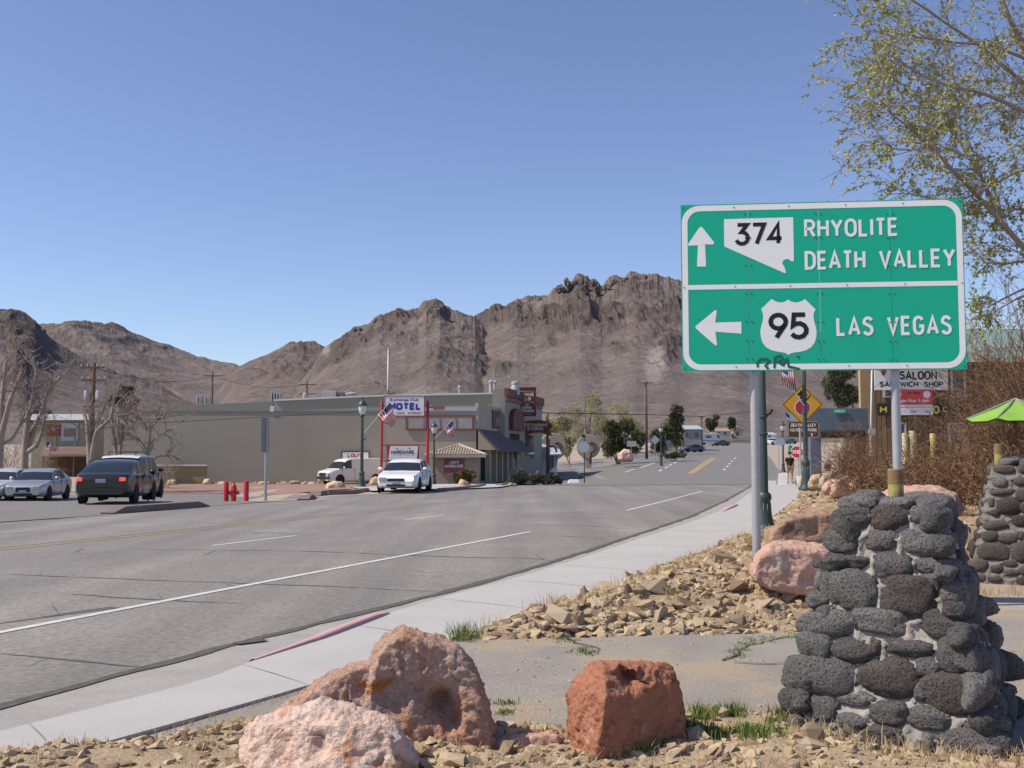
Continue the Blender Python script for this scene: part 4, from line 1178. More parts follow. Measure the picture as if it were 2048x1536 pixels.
mb = MB(); poly_tf(mb, [sg(*p) for p in us], stf, .002); mb.build('route_shield', M_SWHITE, sign, world=True)
def sign_text(txt, x0, x1, yt, yb, m, w=.158, depth=.003, gap=.3, space=.5):
    a = sg(x0, yb); b = sg(x1, yt)
    mb = MB(); text_mesh(mb, txt, a[0], a[1], abs(sg(x0, yt)[1] - a[1]), stf, w=w, width=b[0] - a[0], gap=gap, space=space, depth=depth)
    mb.build('lettering', m, sign, world=True, fix=False)
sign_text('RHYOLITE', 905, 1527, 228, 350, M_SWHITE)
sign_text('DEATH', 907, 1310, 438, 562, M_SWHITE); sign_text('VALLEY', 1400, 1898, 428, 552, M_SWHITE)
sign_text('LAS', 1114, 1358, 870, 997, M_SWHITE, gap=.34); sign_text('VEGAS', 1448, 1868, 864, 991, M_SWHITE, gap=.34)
sign_text('374', 440, 766, 252, 405, M_SBLACK, w=.17, gap=.22)
sign_text('95', 660, 932, 846, 1025, M_SBLACK, w=.17, gap=.2)
# bolts along seams and edges, one mesh of tiny heads
mb = MB()
def bolt(x, y):
    p = stf(x, y, .002); mb.lathe([(.007, 0), (.007, .003), (.004, .005)], (0, 0, 0), n=8, axis='Y')
    for k in range(len(mb.v) - 24, len(mb.v)): q = mb.v[k]; mb.v[k] = tuple(p + sx_ * q[0] + sn * q[1] + Vector((0, 0, q[2])))
for sx0, px in zip(seam[1:4], (530, 1006, 1481)):
    for y in (190, 350, 535, 720, 905, 1030, 1150):
        for dx in (-.028, .028): bolt(sx0 + dx, sg(px, y)[1])
for x in (445, 815, 1195, 1575):
    for yy in (SH - .04, dv, .045): bolt(sg(x, 700)[0] - .01, yy)
for x in (.03, SW - .03):
    for yy in (.03, SH - .03, dv): bolt(x, yy)
mb.build('bolts', M_BOLT, sign, world=True)
# black spray scrawl at the lower edge
mb = MB()
M_SPRAY = mat('spray_paint', (.01, .09, .06), (.02, .16, .1), scale=30, rough=.8)
for pts in ([(590, 1205), (585, 1175), (610, 1152), (650, 1150), (668, 1165), (640, 1195), (660, 1215)], [(700, 1210), (705, 1140), (740, 1128), (760, 1150), (725, 1170), (760, 1190), (785, 1150), (795, 1195)], [(790, 1200), (830, 1205), (870, 1215)], [(855, 1128), (864, 1140)]):
    stroke_mesh(mb, [sg(*p) for p in pts], .026, .0045, stf)
mb.build('spray_scrawl', M_SPRAY, sign, world=True, fix=False)
# posts and back rails
for (u, vb_) in ((1508, 1130), (1790, 1075)):
    k = (u - 1364) / (1935 - 1364); y = YL + (YR - YL) * k + .09
    b = P(u, 742, y)
    MB().lathe([(.047, .3), (.047, zt - .12), (.043, zt - .1)], (b.x, b.y, 0), n=16).build('post', M_STEEL, sign, smooth=True, world=True, angle=.6)
    for zz in (zb + .25, zb + SH / 2, zt - .25):
        MB().box((b.x, b.y - .005, zz), (.14, .115, .05), rz=math.atan2(sx_.y, sx_.x)).build('clamp', M_ALU, sign, world=True)
for zz in (zb + .25, zb + SH / 2, zt - .25):
    c = so + sx_ * SW / 2 - sn * .032; c.z = zz
    MB().box(c, (SW * .96, .03, .06), rz=math.atan2(sx_.y, sx_.x)).build('back_rail', M_ALU, sign, world=True)
c = P(1500, 1124, YL + .0); MB().box((c.x, c.y, c.z), (.16, .05, .05)).build('base_bracket', M_BOLT, sign, world=True)
# ================================================================== buildings
M_TAN = mat('tan_block_wall', (.30, .288, .24), (.27, .258, .215), scale=.35, rough=.95, bump=.15, bscale=12, coord='World', fine=.04, fscale=6)
M_TAN2 = mat('grey_block_wall', (.235, .235, .215), (.21, .21, .195), scale=.6, rough=.95, coord='World')
M_CREAM = mat('cream_stucco', (.40, .36, .29), (.35, .315, .255), scale=.9, rough=.95, bump=.12, bscale=14, coord='World')
M_KIOSK = mat('kiosk_stucco', (.31, .255, .195), (.275, .225, .175), scale=.9, rough=.95, bump=.12, bscale=14, coord='World')
M_CAP = mat('pale_coping', (.62, .61, .58), rough=.8)
M_WHITEWALL = mat('white_painted_wall', (.66, .66, .66), (.58, .58, .58), scale=1.2, rough=.85, coord='World')
M_MAROON = mat('maroon_paint', (.14, .045, .04), (.11, .035, .03), scale=2, rough=.7)
M_SHOPSHADE = mat('shop_shade', (.025, .02, .018), rough=.9)  # near-black tone standing in for the shade behind the shop columns
M_GLASS = mat('window_glass', (.03, .035, .045), rough=.08, spec=.6)
M_AWN = mat('awning_shingle', (.11, .095, .105), (.085, .075, .082), scale=3, rough=.9, bump=.4, bscale=8, coord='World')
M_TILE = mat('roof_tile', (.50, .42, .34), (.40, .33, .27), scale=2.2, rough=.85, coord='World')
M_TIMBER = mat('weathered_timber', (.22, .14, .085), (.16, .10, .06), scale=2, rough=.9, bump=.4, bscale=8, coord='World', stretch=(3, 3, .4))
M_PALEWOOD = mat('pale_post_wood', (.55, .46, .31), (.46, .38, .25), scale=3, rough=.9)
M_SIGNRED = mat('sign_red', (.42, .03, .04), rough=.5)
M_SIGNWHITE = mat('plain_sign_white', (.72, .72, .74), (.66, .66, .68), scale=3, rough=.55)
M_SIGNBLUE = mat('sign_blue', (.03, .05, .3), rough=.5)
M_REDPOST = mat('red_painted_steel', (.36, .04, .04), (.3, .035, .035), scale=4, rough=.55)
M_YELLOWTRIM = mat('yellow_trim', (.55, .34, .04), rough=.6)
M_BLUEGREY = mat('slate_blue_paint', (.12, .165, .225), (.10, .14, .195), scale=1.5, rough=.8, coord='World', bump=.15, bscale=6)
M_GREENROOF = mat('green_metal_roof', (.20, .30, .27), (.17, .26, .235), scale=2, rough=.6, coord='World')
M_FRAME = mat('pale_frame', (.42, .45, .5), rough=.6)
M_METALBOX = mat('rooftop_metal', (.42, .43, .45), (.36, .37, .39), scale=3, rough=.6)

def frame_tf(u, v, y, rz=0.0):
    """sign plane with its lower left at a pixel, facing the camera turned by rz"""
    o = P(u, v, y); ux = Vector((math.cos(rz), math.sin(rz), 0)); n = Vector((ux.y, -ux.x, 0))
    return plane_tf(o, ux, (0, 0, 1), n)
def vbox(mb, u0, u1, v0, v1, y, d, mi=0):
    a = P(u0, v1, y); b = P(u1, v0, y)
    mb.box2((a.x, y, a.z), (b.x, y + d, b.z), mi); return mb
def board(parent, name, u0, u1, v0, v1, y, m, t=.06, rz=0.0, frame=None, fw=.06):
    """a flat board between pixels u0..u1, v0..v1 at depth y (left end)"""
    a = P(u0, v1, y); b = P(u1, v0, y)
    ux = Vector((math.cos(rz), math.sin(rz), 0)); n = Vector((ux.y, -ux.x, 0))
    W = (b.x - a.x) / max(math.cos(rz), .2); H = b.z - a.z
    tf = plane_tf(a, ux, (0, 0, 1), n)
    mb = MB(); mb.prism([tf(0, 0), tf(W, 0), tf(W, H), tf(0, H)], -n * t); o = mb.build(name, m, parent, world=True)
    if frame is not None:
        mb = MB(); mb.prism([tf(-fw, -fw, .02), tf(W + fw, -fw, .02), tf(W + fw, 0, .02), tf(-fw, 0, .02)], -n * t); mb.prism([tf(-fw, H, .02), tf(W + fw, H, .02), tf(W + fw, H + fw, .02), tf(-fw, H + fw, .02)], -n * t)
        mb.prism([tf(-fw, 0, .02), tf(0, 0, .02), tf(0, H, .02), tf(-fw, H, .02)], -n * t); mb.prism([tf(W, 0, .02), tf(W + fw, 0, .02), tf(W + fw, H, .02), tf(W, H, .02)], -n * t)
        mb.build('frame', frame, parent, world=True)
    return tf, W, H
def letters(parent, tf, txt, x, y, h, m, width=None, w=.18, align='L', gap=.24, space=.42, slant=0.0, name='lettering', depth=.006):
    """each word its own part"""
    total = 0
    mb = MB(); text_mesh(mb, txt, x, y, h, tf, w=w, width=width, align=align, depth=depth, gap=gap, space=space, slant=slant)
    return mb.build(name, m, parent, world=True, fix=False)

# ---------------------------------------------------------------- the long block-walled club building
KD = 1.4            # the club stands well back from the road
Y0 = 63.0 * KD
club = thing('club_building', 'long tan block-walled club building with flat roof and shaded awning front', 'building', P(620, 966, Y0))
b0, b1 = P(205, 966, Y0), P(1002, 822, Y0)
mb = MB(); vbox(mb, 205, 1002, 822, 985, Y0, 28); mb.build('wall', M_TAN, club, world=True)
mb = MB(); a = P(357, 823, 65.5 * KD)
mb.prism([P(357, 823, 65.5 * KD), P(547, 823, 65.5 * KD), P(547, 803, 65.5 * KD), P(357, 811, 65.5 * KD)], (0, 17, 0)); mb.build('parapet', M_TAN2, club, world=True)
mb = MB(); mb.prism([P(549, 823, 65 * KD), P(1003, 823, 65 * KD), P(1003, 788, 65 * KD), P(760, 793, 65 * KD), P(549, 802, 65 * KD)], (0, 20, 0)); mb.build('parapet', M_TAN, club, world=True)
for pts in ([P(549, 801.8, 64.9 * KD), P(760, 792.8, 64.9 * KD)], [P(760, 792.8, 64.9 * KD), P(985, 788.2, 64.9 * KD)]):
    d = pts[1] - pts[0]
    mb = MB(); mb.prism([pts[0], pts[1], pts[1] + Vector((0, 0, .13)), pts[0] + Vector((0, 0, .13))], (0, .7, 0)); mb.build('coping', M_CAP, club, world=True)
mb = MB(); vbox(mb, 240, 1000, 821.3, 822.6, Y0 - .06, .12); mb.build('ledge_line', M_CAP if False else M_TAN2, club, world=True)
vbox(MB(), 540, 548, 812, 823, Y0 - .1, .2).build('scupper', M_CAP, club, world=True)
# tall corner towards the street with its maroon cornice
mb = MB(); mb.prism([P(985, 985, Y0 + .4), P(1010, 985, Y0 + .4), P(1010, 777, Y0 + .4), P(985, 779, Y0 + .4)], (3.6, 16.8, 0)); mb.build('corner_tower', M_TAN, club, world=True)
dirw = Vector((3.6, 16.8, 0)).normalized(); nw = Vector((dirw.y, -dirw.x, 0))
ctf = plane_tf(P(1010, 966, Y0 + .4), dirw, (0, 0, 1), nw)
def fac(name, x0, x1, z0, z1, m, depth=.05):
    mb = MB(); mb.prism([ctf(x0, z0, depth), ctf(x1, z0, depth), ctf(x1, z1, depth), ctf(x0, z1, depth)], -nw * (depth + .04)); return mb.build(name, m, club, world=True)
Ht = P(1010, 777, Y0 + .4).z - P(1010, 966, Y0 + .4).z
fac('cornice', -.05, 17, Ht - .65, Ht + .04, M_MAROON, .28)
fac('cornice', -.03, 17, Ht - 1.05, Ht - .67, mat('maroon_dull', (.2, .11, .1), rough=.8), .14)
x = 1.6
pts = [(x, 4.5), (x + 4.6, 4.5), (x + 4.6, 5.6)] + [(x + 2.3 + 2.3 * math.cos(R(q)), 5.6 + .8 * math.sin(R(q))) for q in range(20, 180, 20)] + [(x, 5.6)]
mb = MB(); mb.prism([ctf(p[0], p[1], .4) for p in pts], -nw * .42); mb.build('arched_awning', M_MAROON, club, world=True)
fac('window', x + .3, x + 4.3, 2.0, 4.2, M_GLASS, .03)
fac('window', x + 7, x + 11, 2.0, 4.2, M_GLASS, .03)
# rooftop plant
def rooftop(u0, u1, v0, v1, y, d, name, m): vbox(MB(), u0, u1, v0, v1, y, d).build(name, m, club, world=True)
for u0, u1, v0, v1, n in ((393, 404, 790, 806, 2), (409, 420, 791, 806, 2), (541, 563, 783, 803, 4)):
    y = 70 * KD; k = (u1 - u0) / n
    for i in range(n): vbox(MB(), u0 + i * k, u0 + i * k + k * .55, v0 + i * .6, v1, y, 1.1).build('cooler_unit', M_METALBOX, club, world=True, bevel=.03)
vbox(MB(), 645, 672, 782, 798, 72 * KD, 1.6).build('cooler_unit', M_METALBOX, club, world=True, bevel=.04)
vbox(MB(), 672, 687, 784, 798, 72.3 * KD, 1.2).build('cooler_unit', mat('rooftop_dark', (.2, .17, .16), rough=.7), club, world=True, bevel=.04)
for u, v0, v1, y, r in ((919, 776, 790, 70, .09), (982, 765, 789, 69, .13), (990, 766, 789, 69.5, .1), (704, 789, 797, 71, .3)):
    y *= KD; r *= KD
    a, b = P(u, v1 + 4, y), P(u, v0, y)
    MB().lathe([(r, 0), (r, b.z - a.z), (r * 1.5, b.z - a.z + .02), (r * 1.5, b.z - a.z + .12), (.02, b.z - a.z + .25)], a, n=12).build('vent_pipe', M_METALBOX, club, world=True)
a = P(1030, 783, 66 * KD); MB().lathe([(.42, -.3), (.4, .2), (.26, .6), (.32, .66), (.32, .85), (.02, .95)], a, n=12).build('roof_turbine', M_METALBOX, club, world=True, smooth=True, angle=.7)

# ---------------------------------------------------------------- hardware shop wing in front
shop = thing('hardware_shop', 'cream hardware shop wing with grey shed awning, columns and blank old sign', 'shop', P(870, 967, 57 * KD))
Ys = 57.5 * KD
A = P(952, 968, Ys); D = Vector((2.45, 13.3, 0)); Dn = D.normalized(); Nn = Vector((Dn.y, -Dn.x, 0))
a0 = P(770, 968, Ys); topz = P(952, 822, Ys).z; ZS = P(952, 966, Ys).z
mb = MB(); mb.prism([Vector((a0.x, a0.y, -1.2)), Vector((A.x, A.y, -1.2)), Vector((A.x, A.y, topz)), Vector((a0.x, a0.y, topz))], D); mb.build('wall', M_CREAM, shop, world=True)
mb = MB(); t0 = P(768, 821.5, Ys - .1); t1 = P(954, 815, Ys - .1); mb.prism([Vector((t0.x, t0.y, topz + .002)), Vector((t1.x, t1.y, topz + .002)), Vector((t1.x, t1.y, topz + .3)), Vector((t0.x, t0.y, topz + .3))], (0, .5, 0)); mb.build('coping', M_FRAME, shop, world=True)
board(shop, 'blank_sign', 815, 944, 834, 857, Ys - .12, mat('blank_sign_panel', (.36, .35, .33), (.30, .29, .27), scale=1.6, rough=.8, c3=(.42, .42, .42), s3=1.0), .1, frame=mat('rusty_frame', (.2, .1, .06), rough=.9), fw=.14)
for k in range(1, 4):
    u = 815 + 129 * k / 4; vbox(MB(), u - .3, u + .3, 834.5, 856.5, Ys - .16, .05).build('panel_joint', M_TAN2, shop, world=True)
ftf = plane_tf((A.x, A.y, ZS), Dn, (0, 0, 1), Nn)
def sfac(name, x0, x1, z0, z1, m, dep=.05, t=None):
    mb = MB(); mb.prism([ftf(x0, z0, dep), ftf(x1, z0, dep), ftf(x1, z1, dep), ftf(x0, z1, dep)], -Nn * (t or dep + .05)); return mb.build(name, m, shop, world=True)
zt_ = topz - ZS; za = P(954, 858, Ys).z - ZS
sfac('false_front', -.02, 13.4, za, zt_ + .62, M_CREAM, .16)
o_ = sfac('facade_sign', 5.2, 11.6, za + .2, zt_ + .3, mat('brown_sign', (.12, .055, .03), (.09, .04, .025), scale=3, rough=.7), .24)
sfac('facade_sign_picture', 6.8, 10.8, za + .5, za + 1.1, mat('faded_grey_print', (.3, .26, .25), (.16, .09, .07), scale=8, rough=.7), .25, .012)
sfac('shop_shade_panel', .3, 13.2, .12, za - .35, M_SHOPSHADE, .03)  # flat panel on the facade, shade under the awning painted as its colour
for k in range(6): sfac('column', .5 + k * 2.4, .95 + k * 2.4, .0, za - .95, M_CREAM, 1.0, .4)
# shed awning
e0, e1 = ftf(-.3, za, .2), ftf(15.5, za, .2)
z_out = za - 1.6; f0, f1 = ftf(-.3, z_out, 1.75), ftf(15.5, z_out, 1.75)
mb = MB(); mb.add([e0, e1, f1, f0], [(0, 1, 2, 3)]); mb.add([e0 - Vector((0, 0, .12)), e1 - Vector((0, 0, .12)), f1 - Vector((0, 0, .12)), f0 - Vector((0, 0, .12))], [(3, 2, 1, 0)])
mb.add([e0, f0, f0 - Vector((0, 0, .12)), e0 - Vector((0, 0, .12)), e1, f1, f1 - Vector((0, 0, .12)), e1 - Vector((0, 0, .12))], [(0, 1, 2, 3), (4, 7, 6, 5), (1, 5, 6, 2)])
mb.build('awning', M_AWN, shop, world=True, fix=False)
mb = MB(); mb.prism([ftf(-.2, z_out, .2), ftf(-.2, z_out, 1.7), ftf(-.2, za - .1, .2)], -Dn * -.06); mb.build('awning_end', M_KIOSK, shop, world=True)
# ---------------------------------------------------------------- kiosk with hipped tile roof
kiosk = thing('tiled_kiosk', 'small stucco kiosk with hipped clay tile roof at the shop corner', 'kiosk', P(912, 968, 55 * KD))
ky = 55.0 * KD; ka, kb = P(868, 968, ky), P(958, 968, ky); kz = P(868, 910, ky).z
MB().box2((ka.x, ky, -1.3), (kb.x, ky + 4, kz)).build('wall', M_KIOSK, kiosk, world=True)
ro = .5; rz0 = kz - .02; rz1 = P(912, 891, ky + 1.5).z
c4 = [Vector((ka.x - ro - .1, ky - ro, rz0)), Vector((kb.x + ro, ky - ro, rz0)), Vector((kb.x + ro, ky + 4 + ro, rz0)), Vector((ka.x - ro - .1, ky + 4 + ro, rz0))]
apex = Vector(((ka.x + kb.x) / 2 + .05, ky + 2, rz1))
mb = MB(); mb.add(c4 + [apex], [(0, 1, 4), (1, 2, 4), (2, 3, 4), (3, 0, 4), (3, 2, 1, 0)]); mb.build('roof', mat('roof_underlay', (.3, .25, .2), rough=.9), kiosk, world=True)
mb = MB()
for e in range(2):
    p0, p1 = c4[e], c4[e + 1]
    n_ = 22
    for k in range(n_):
        t = (k + .5) / n_
        a = p0.lerp(p1, t)
        s = 1 - abs(2 * t - 1)
        nseg = max(1, int(s * 7))
        mid = p0.lerp(p1, .5)
        d = (apex - mid)
        for j in range(nseg):
            q0 = a + d * s * (j / nseg) + Vector((0, 0, .05)); q1 = a + d * s * ((j + 1.1) / nseg) + Vector((0, 0, .03))
            mb.tube([q0, q1], [.085, .07], 6)
o = mb.build('tile_rows', M_TILE, kiosk, world=True, smooth=True, angle=.9); o['kind'] = 'stuff'
for a in (0, 1):
    mb = MB(); pts = [c4[a].lerp(apex, t / 7) + Vector((0, 0, .07)) for t in range(8)]
    mb.tube(pts, .1, 7); mb.build('ridge_tile', M_TILE, kiosk, world=True, smooth=True, angle=.9)
MB().box2((c4[0].x, ky - ro - .03, rz0 - .16), (c4[1].x, ky - ro + .02, rz0 + .02)).build('fascia', M_CREAM, kiosk, world=True)
tf, W, H = board(kiosk, 'shop_sign', 888, 929, 918, 945, ky - .05, mat('kiosk_sign', (.11, .05, .065), (.16, .1, .12), scale=5, rough=.6), .05)
letters(kiosk, tf, "LOU'S", W * .5, H * .66, H * .2, M_SIGNWHITE, align='C', w=.2)
letters(kiosk, tf, 'HARDWARE', W * .05, H * .36, H * .22, M_SIGNWHITE, width=W * .9, w=.2)
for x in (.05, .67):
    mb = MB(); poly_tf(mb, [(W * x, H * .04), (W * (x + .28), H * .04), (W * (x + .28), H * .26), (W * x, H * .26)], tf, .006); mb.build('red_panel', M_SIGNRED, kiosk, world=True)

# ---------------------------------------------------------------- white eatery behind
eat = thing('white_eatery', 'small white building with pale roof and maroon door beyond the awning', 'building', P(1090, 955, 76 * KD))
ey = 76.0 * KD; ez = -1
a, b = P(1030, 955, ey), P(1113, 955, ey); zt1 = P(1090, 908, ey).z
MB().box2((a.x, ey, ez - .3), (b.x, ey + 7, zt1)).build('wall', M_WHITEWALL, eat, world=True)
r0 = P(1040, 872, ey + 3).z
mb = MB(); x0, x1 = a.x - .3, b.x + .5
mb.add([(x0, ey - .8, zt1 - .05), (x1, ey - .8, zt1 - .05), (x1, ey + 3.5, zt1 + .5), (x0, ey + 3.5, r0 + .2), (x1, ey + 7.5, zt1), (x0, ey + 7.5, zt1)], [(0, 1, 2, 3), (3, 2, 4, 5)])
mb.add([(x0, ey - .8, zt1 - .2), (x1, ey - .8, zt1 - .2), (x1, ey + 7.5, zt1 - .2), (x0, ey + 7.5, zt1 - .2)], [(0, 1, 2, 3)])
mb.add([(x0, ey - .8, zt1 - .2), (x1, ey - .8, zt1 - .2), (x1, ey - .8, zt1 - .05), (x0, ey - .8, zt1 - .05)], [(0, 1, 2, 3)])
mb.build('roof', mat('pale_blue_roof', (.45, .49, .52), (.38, .42, .45), scale=1, rough=.7, coord='World'), eat, world=True)
vbox(MB(), 1066, 1081, 911, 962, ey - .05, .12).build('door', M_MAROON, eat, world=True)
for u in (1056, 1063): vbox(MB(), u - 1, u + 1, 908, 962, ey - .9, .12).build('porch_post', M_WHITEWALL, eat, world=True)
vbox(MB(), 1097, 1101, 912, 940, ey - .05, .1).build('window', M_GLASS, eat, world=True)
vbox(MB(), 1103, 1107, 912, 940, ey - .05, .1).build('window', M_GLASS, eat, world=True)
tf, W, H = board(eat, 'eatery_sign', 1066, 1100, 894, 909, ey - 1.0, mat('grey_sign', (.38, .38, .4), (.3, .3, .32), scale=6, rough=.7), .08)
letters(eat, tf, '-----', W * .5, H * .35, H * .35, M_FRAME, align='C')

# ---------------------------------------------------------------- house and garden wall at the left
hs = thing('porch_house', 'cream house with brown porch roof behind the bare trees', 'house', P(135, 965, 76 * KD))
hy = 76.0 * KD
vbox(MB(), 60, 190, 838, 985, hy, 8).build('wall', mat('yellowed_wall', (.34, .30, .21), (.28, .25, .18), scale=1, rough=.9, coord='World'), hs, world=True)
mb = MB(); mb.prism([P(52, 840, hy - .6), P(196, 840, hy - .6), P(188, 828, hy + 3), P(66, 828, hy + 3)], (0, .15, 0)); mb.build('roof', mat('pale_metal_roof', (.40, .42, .44), (.32, .33, .34), scale=1, rough=.6, coord='World'), hs, world=True)
mb = MB(); mb.prism([P(82, 912, hy - 3.6), P(180, 912, hy - 3.6), P(178, 894, hy - .1), P(84, 894, hy - .1)], (0, .2, 0)); mb.build('porch_roof', mat('brown_porch', (.17, .115, .1), (.14, .09, .08), scale=2, rough=.9), hs, world=True)
vbox(MB(), 84, 178, 893, 896, hy - 3.5, .3).build('porch_rail', M_CREAM, hs, world=True)
vbox(MB(), 86, 176, 914, 975, hy - .04, .05).build('porch_shade_panel', mat('porch_shade', (.13, .08, .055), (.1, .065, .045), scale=2, rough=.95), hs, world=True)  # flat panel on the wall, its dark brown paints in the porch's shade
for u in (84, 112, 146, 176): vbox(MB(), u - 1.5, u + 1.5, 911, 975, hy - 3.5, .16).build('porch_post', M_TIMBER, hs, world=True)
vbox(MB(), 92, 120, 850, 871, hy - .15, .1).build('rust_sign', mat('rust_sign', (.27, .075, .03), rough=.8), hs, world=True)
vbox(MB(), 122, 156, 846, 882, hy - .12, .1).build('blue_window', M_FRAME, hs, world=True)
vbox(MB(), 127, 151, 858, 873, hy - .2, .1).build('shade', mat('brown_shade', (.25, .18, .12), rough=.8), hs, world=True)
for u in (110, 150): vbox(MB(), u - 1.2, u + 1.2, 874, 895, hy - .12, .1).build('window_trim', M_FRAME, hs, world=True)
vbox(MB(), 132, 146, 918, 964, hy - .1, .08).build('door', M_MAROON, hs, world=True)
gw = thing('garden_wall', 'low tan garden wall with pale coping left of the long wall', 'wall', P(365, 965, 61 * KD))
vbox(MB(), 300, 412, 932, 975, 61 * KD, .3).build('wall', mat('ochre_wall', (.30, .235, .125), (.26, .2, .105), scale=1, rough=.95, coord='World'), gw, world=True)
vbox(MB(), 299, 413, 929.5, 932, 60.9 * KD, .5).build('coping', M_CAP, gw, world=True)

# ---------------------------------------------------------------- saloon at the right
sal = thing('saloon', 'brown board-clad two storey saloon with green metal roof and signs', 'saloon', P(1890, 972, 48))
sy = 48.0
M_BOARD = [mat('board_a', (.21, .135, .08), (.16, .1, .06), scale=3, rough=.9, coord='World', stretch=(4, 4, .3)), mat('board_b', (.25, .165, .1), (.19, .125, .075), scale=3, rough=.9, coord='World', stretch=(4, 4, .3)), mat('board_c', (.175, .115, .07), (.14, .09, .055), scale=3, rough=.9, coord='World', stretch=(4, 4, .3))]
MB().prism([P(1744, 985, sy + .03), P(2330, 985, sy + .03), P(2330, 722, sy + .03), P(1744, 722, sy + .03)], (4.4, 11, 0)).build('wall', M_BOARD[2], sal, world=True)
xa, xb = P(1744, 900, sy).x, P(2330, 900, sy).x; z0, z1 = .1, P(1744, 722, sy).z
k = 0; x = xa
bwid = .235
proto = {}
while x < xb - .05:
    i = random.randrange(3)
    if i not in proto:
        mb = MB(); mb.box2((0, -.03, z0), (bwid - .03, 0.028, z1)); proto[i] = mb.mesh('board', M_BOARD[i])
    o = link('board', proto[i], sal); M_ = xf(sal).inverted() @ Vector((x, sy, 0)); o.location = M_
    x += bwid
mb = MB(); rb = P(1740, 722, sy - .9)
mb.prism([P(1735, 724, sy - 1), P(2360, 724, sy - 1), P(2340, 662, sy + 5), P(1765, 662, sy + 5)], (0, .12, .12)); mb.build('roof', M_GREENROOF, sal, world=True)
def swin(u0, u1, v0, v1):
    w_ = vbox(MB(), u0, u1, v0, v1, sy - .045, .03).build('window', M_GLASS, sal, world=True)
    for q in ((u0 - 3, u0, v0 - 3, v1 + 3), (u1, u1 + 3, v0 - 3, v1 + 3), (u0, u1, v0 - 3, v0), (u0, u1, v1, v1 + 3)):
        vbox(MB(), *q, sy - .08, .07).build('window_frame', M_FRAME, sal, world=True)
swin(1905, 1928, 735, 792); swin(1795, 1810, 848, 905); swin(1900, 1925, 848, 908); swin(1770, 1792, 748, 792); swin(1990, 2015, 735, 792); swin(1985, 2010, 848, 908)
tf, W, H = board(sal, 'saloon_sign', 1750, 1895, 728, 780, sy - .25, M_SIGNWHITE, .06)
u2x = lambda u: (P(u, 780, sy - .25).x - P(1750, 780, sy - .25).x)
v2z = lambda v: (P(1750, v, sy - .25).z - P(1750, 780, sy - .25).z)
letters(sal, tf, 'SALOON', u2x(1799), v2z(759.5), v2z(742) - v2z(759.5), M_SBLACK, width=u2x(1875) - u2x(1799), w=.2)
letters(sal, tf, '&', u2x(1878), v2z(757), v2z(746) - v2z(757), mat('grey_ink', (.25, .25, .25), rough=.6), width=u2x(1886) - u2x(1878), w=.12)
letters(sal, tf, 'SANDWICH', u2x(1759), v2z(774), v2z(763) - v2z(774), M_SBLACK, width=u2x(1837) - u2x(1759), w=.22)
letters(sal, tf, 'SHOP', u2x(1848), v2z(774), v2z(763) - v2z(774), M_SBLACK, width=u2x(1887) - u2x(1848), w=.22)
mb = MB(); poly_tf(mb, [(u2x(a), v2z(b)) for a, b in [(1763, 741), (1768, 738), (1774, 741), (1772, 748), (1768, 752), (1764, 748)]], tf, .006); mb.build('emblem', mat('emblem_brown', (.25, .07, .04), rough=.7), sal, world=True)
tf, W, H = board(sal, 'happy_hour_sign', 1788, 1865, 779, 830, sy - .3, M_SIGNWHITE, .05)
mb = MB(); poly_tf(mb, [(0, H * .4), (W, H * .4), (W, H), (0, H)], tf, .004); mb.build('red_field', mat('banner_red', (.62, .06, .06), rough=.5), sal, world=True)
for cx_ in (.1, .85):
    mb = MB(); poly_tf(mb, [(W * cx_ + .17 * math.cos(R(t)), H * .8 + .17 * math.sin(R(t))) for t in range(0, 360, 24)], tf, .008); mb.build('round_logo', M_SIGNWHITE, sal, world=True)
letters(sal, tf, 'Happy Hour 4-6pm', W * .06, H * .5, H * .15, M_SIGNWHITE, width=W * .84, w=.17, depth=.01)
mb = MB(); poly_tf(mb, [(W * .25, H * .8), (W * .68, H * .82), (W * .68, H * .9), (W * .25, H * .88)], tf, .009); mb.build('script_line', mat('banner_dark_red', (.3, .02, .03), rough=.5), sal, world=True)
mb = MB(); poly_tf(mb, [(W * .05, H * .29), (W * .95, H * .3), (W * .95, H * .33), (W * .05, H * .32)], tf, .006); mb.build('print_line', mat('grey_print', (.25, .25, .27), rough=.6), sal, world=True)
for cx_ in (.12, .5, .85):
    mb = MB(); poly_tf(mb, [(W * (cx_ - .06), H * .1), (W * (cx_ + .06), H * .1), (W * (cx_ + .06), H * .17), (W * (cx_ - .06), H * .17)], tf, .006); mb.build('small_logo', mat('logo_pink', (.5, .2, .22), rough=.6), sal, world=True)
tf, W, H = board(sal, 'name_board', 1756, 1925, 807, 831, sy - .16, mat('board_black', (.018, .022, .02), rough=.6), .06)
u2 = lambda u: (P(u, 831, sy - .16).x - P(1756, 831, sy - .16).x)
Myel = mat('letter_yellow', (.62, .5, .05), rough=.6)
letters(sal, tf, 'H', u2(1760), H * .2, H * .6, Myel, width=.32, w=.24)
letters(sal, tf, 'O', u2(1866), H * .14, H * .7, Myel, width=.3, w=.24)
letters(sal, tf, 'C', u2(1886), H * .3, H * .42, Myel, width=.24, w=.22)
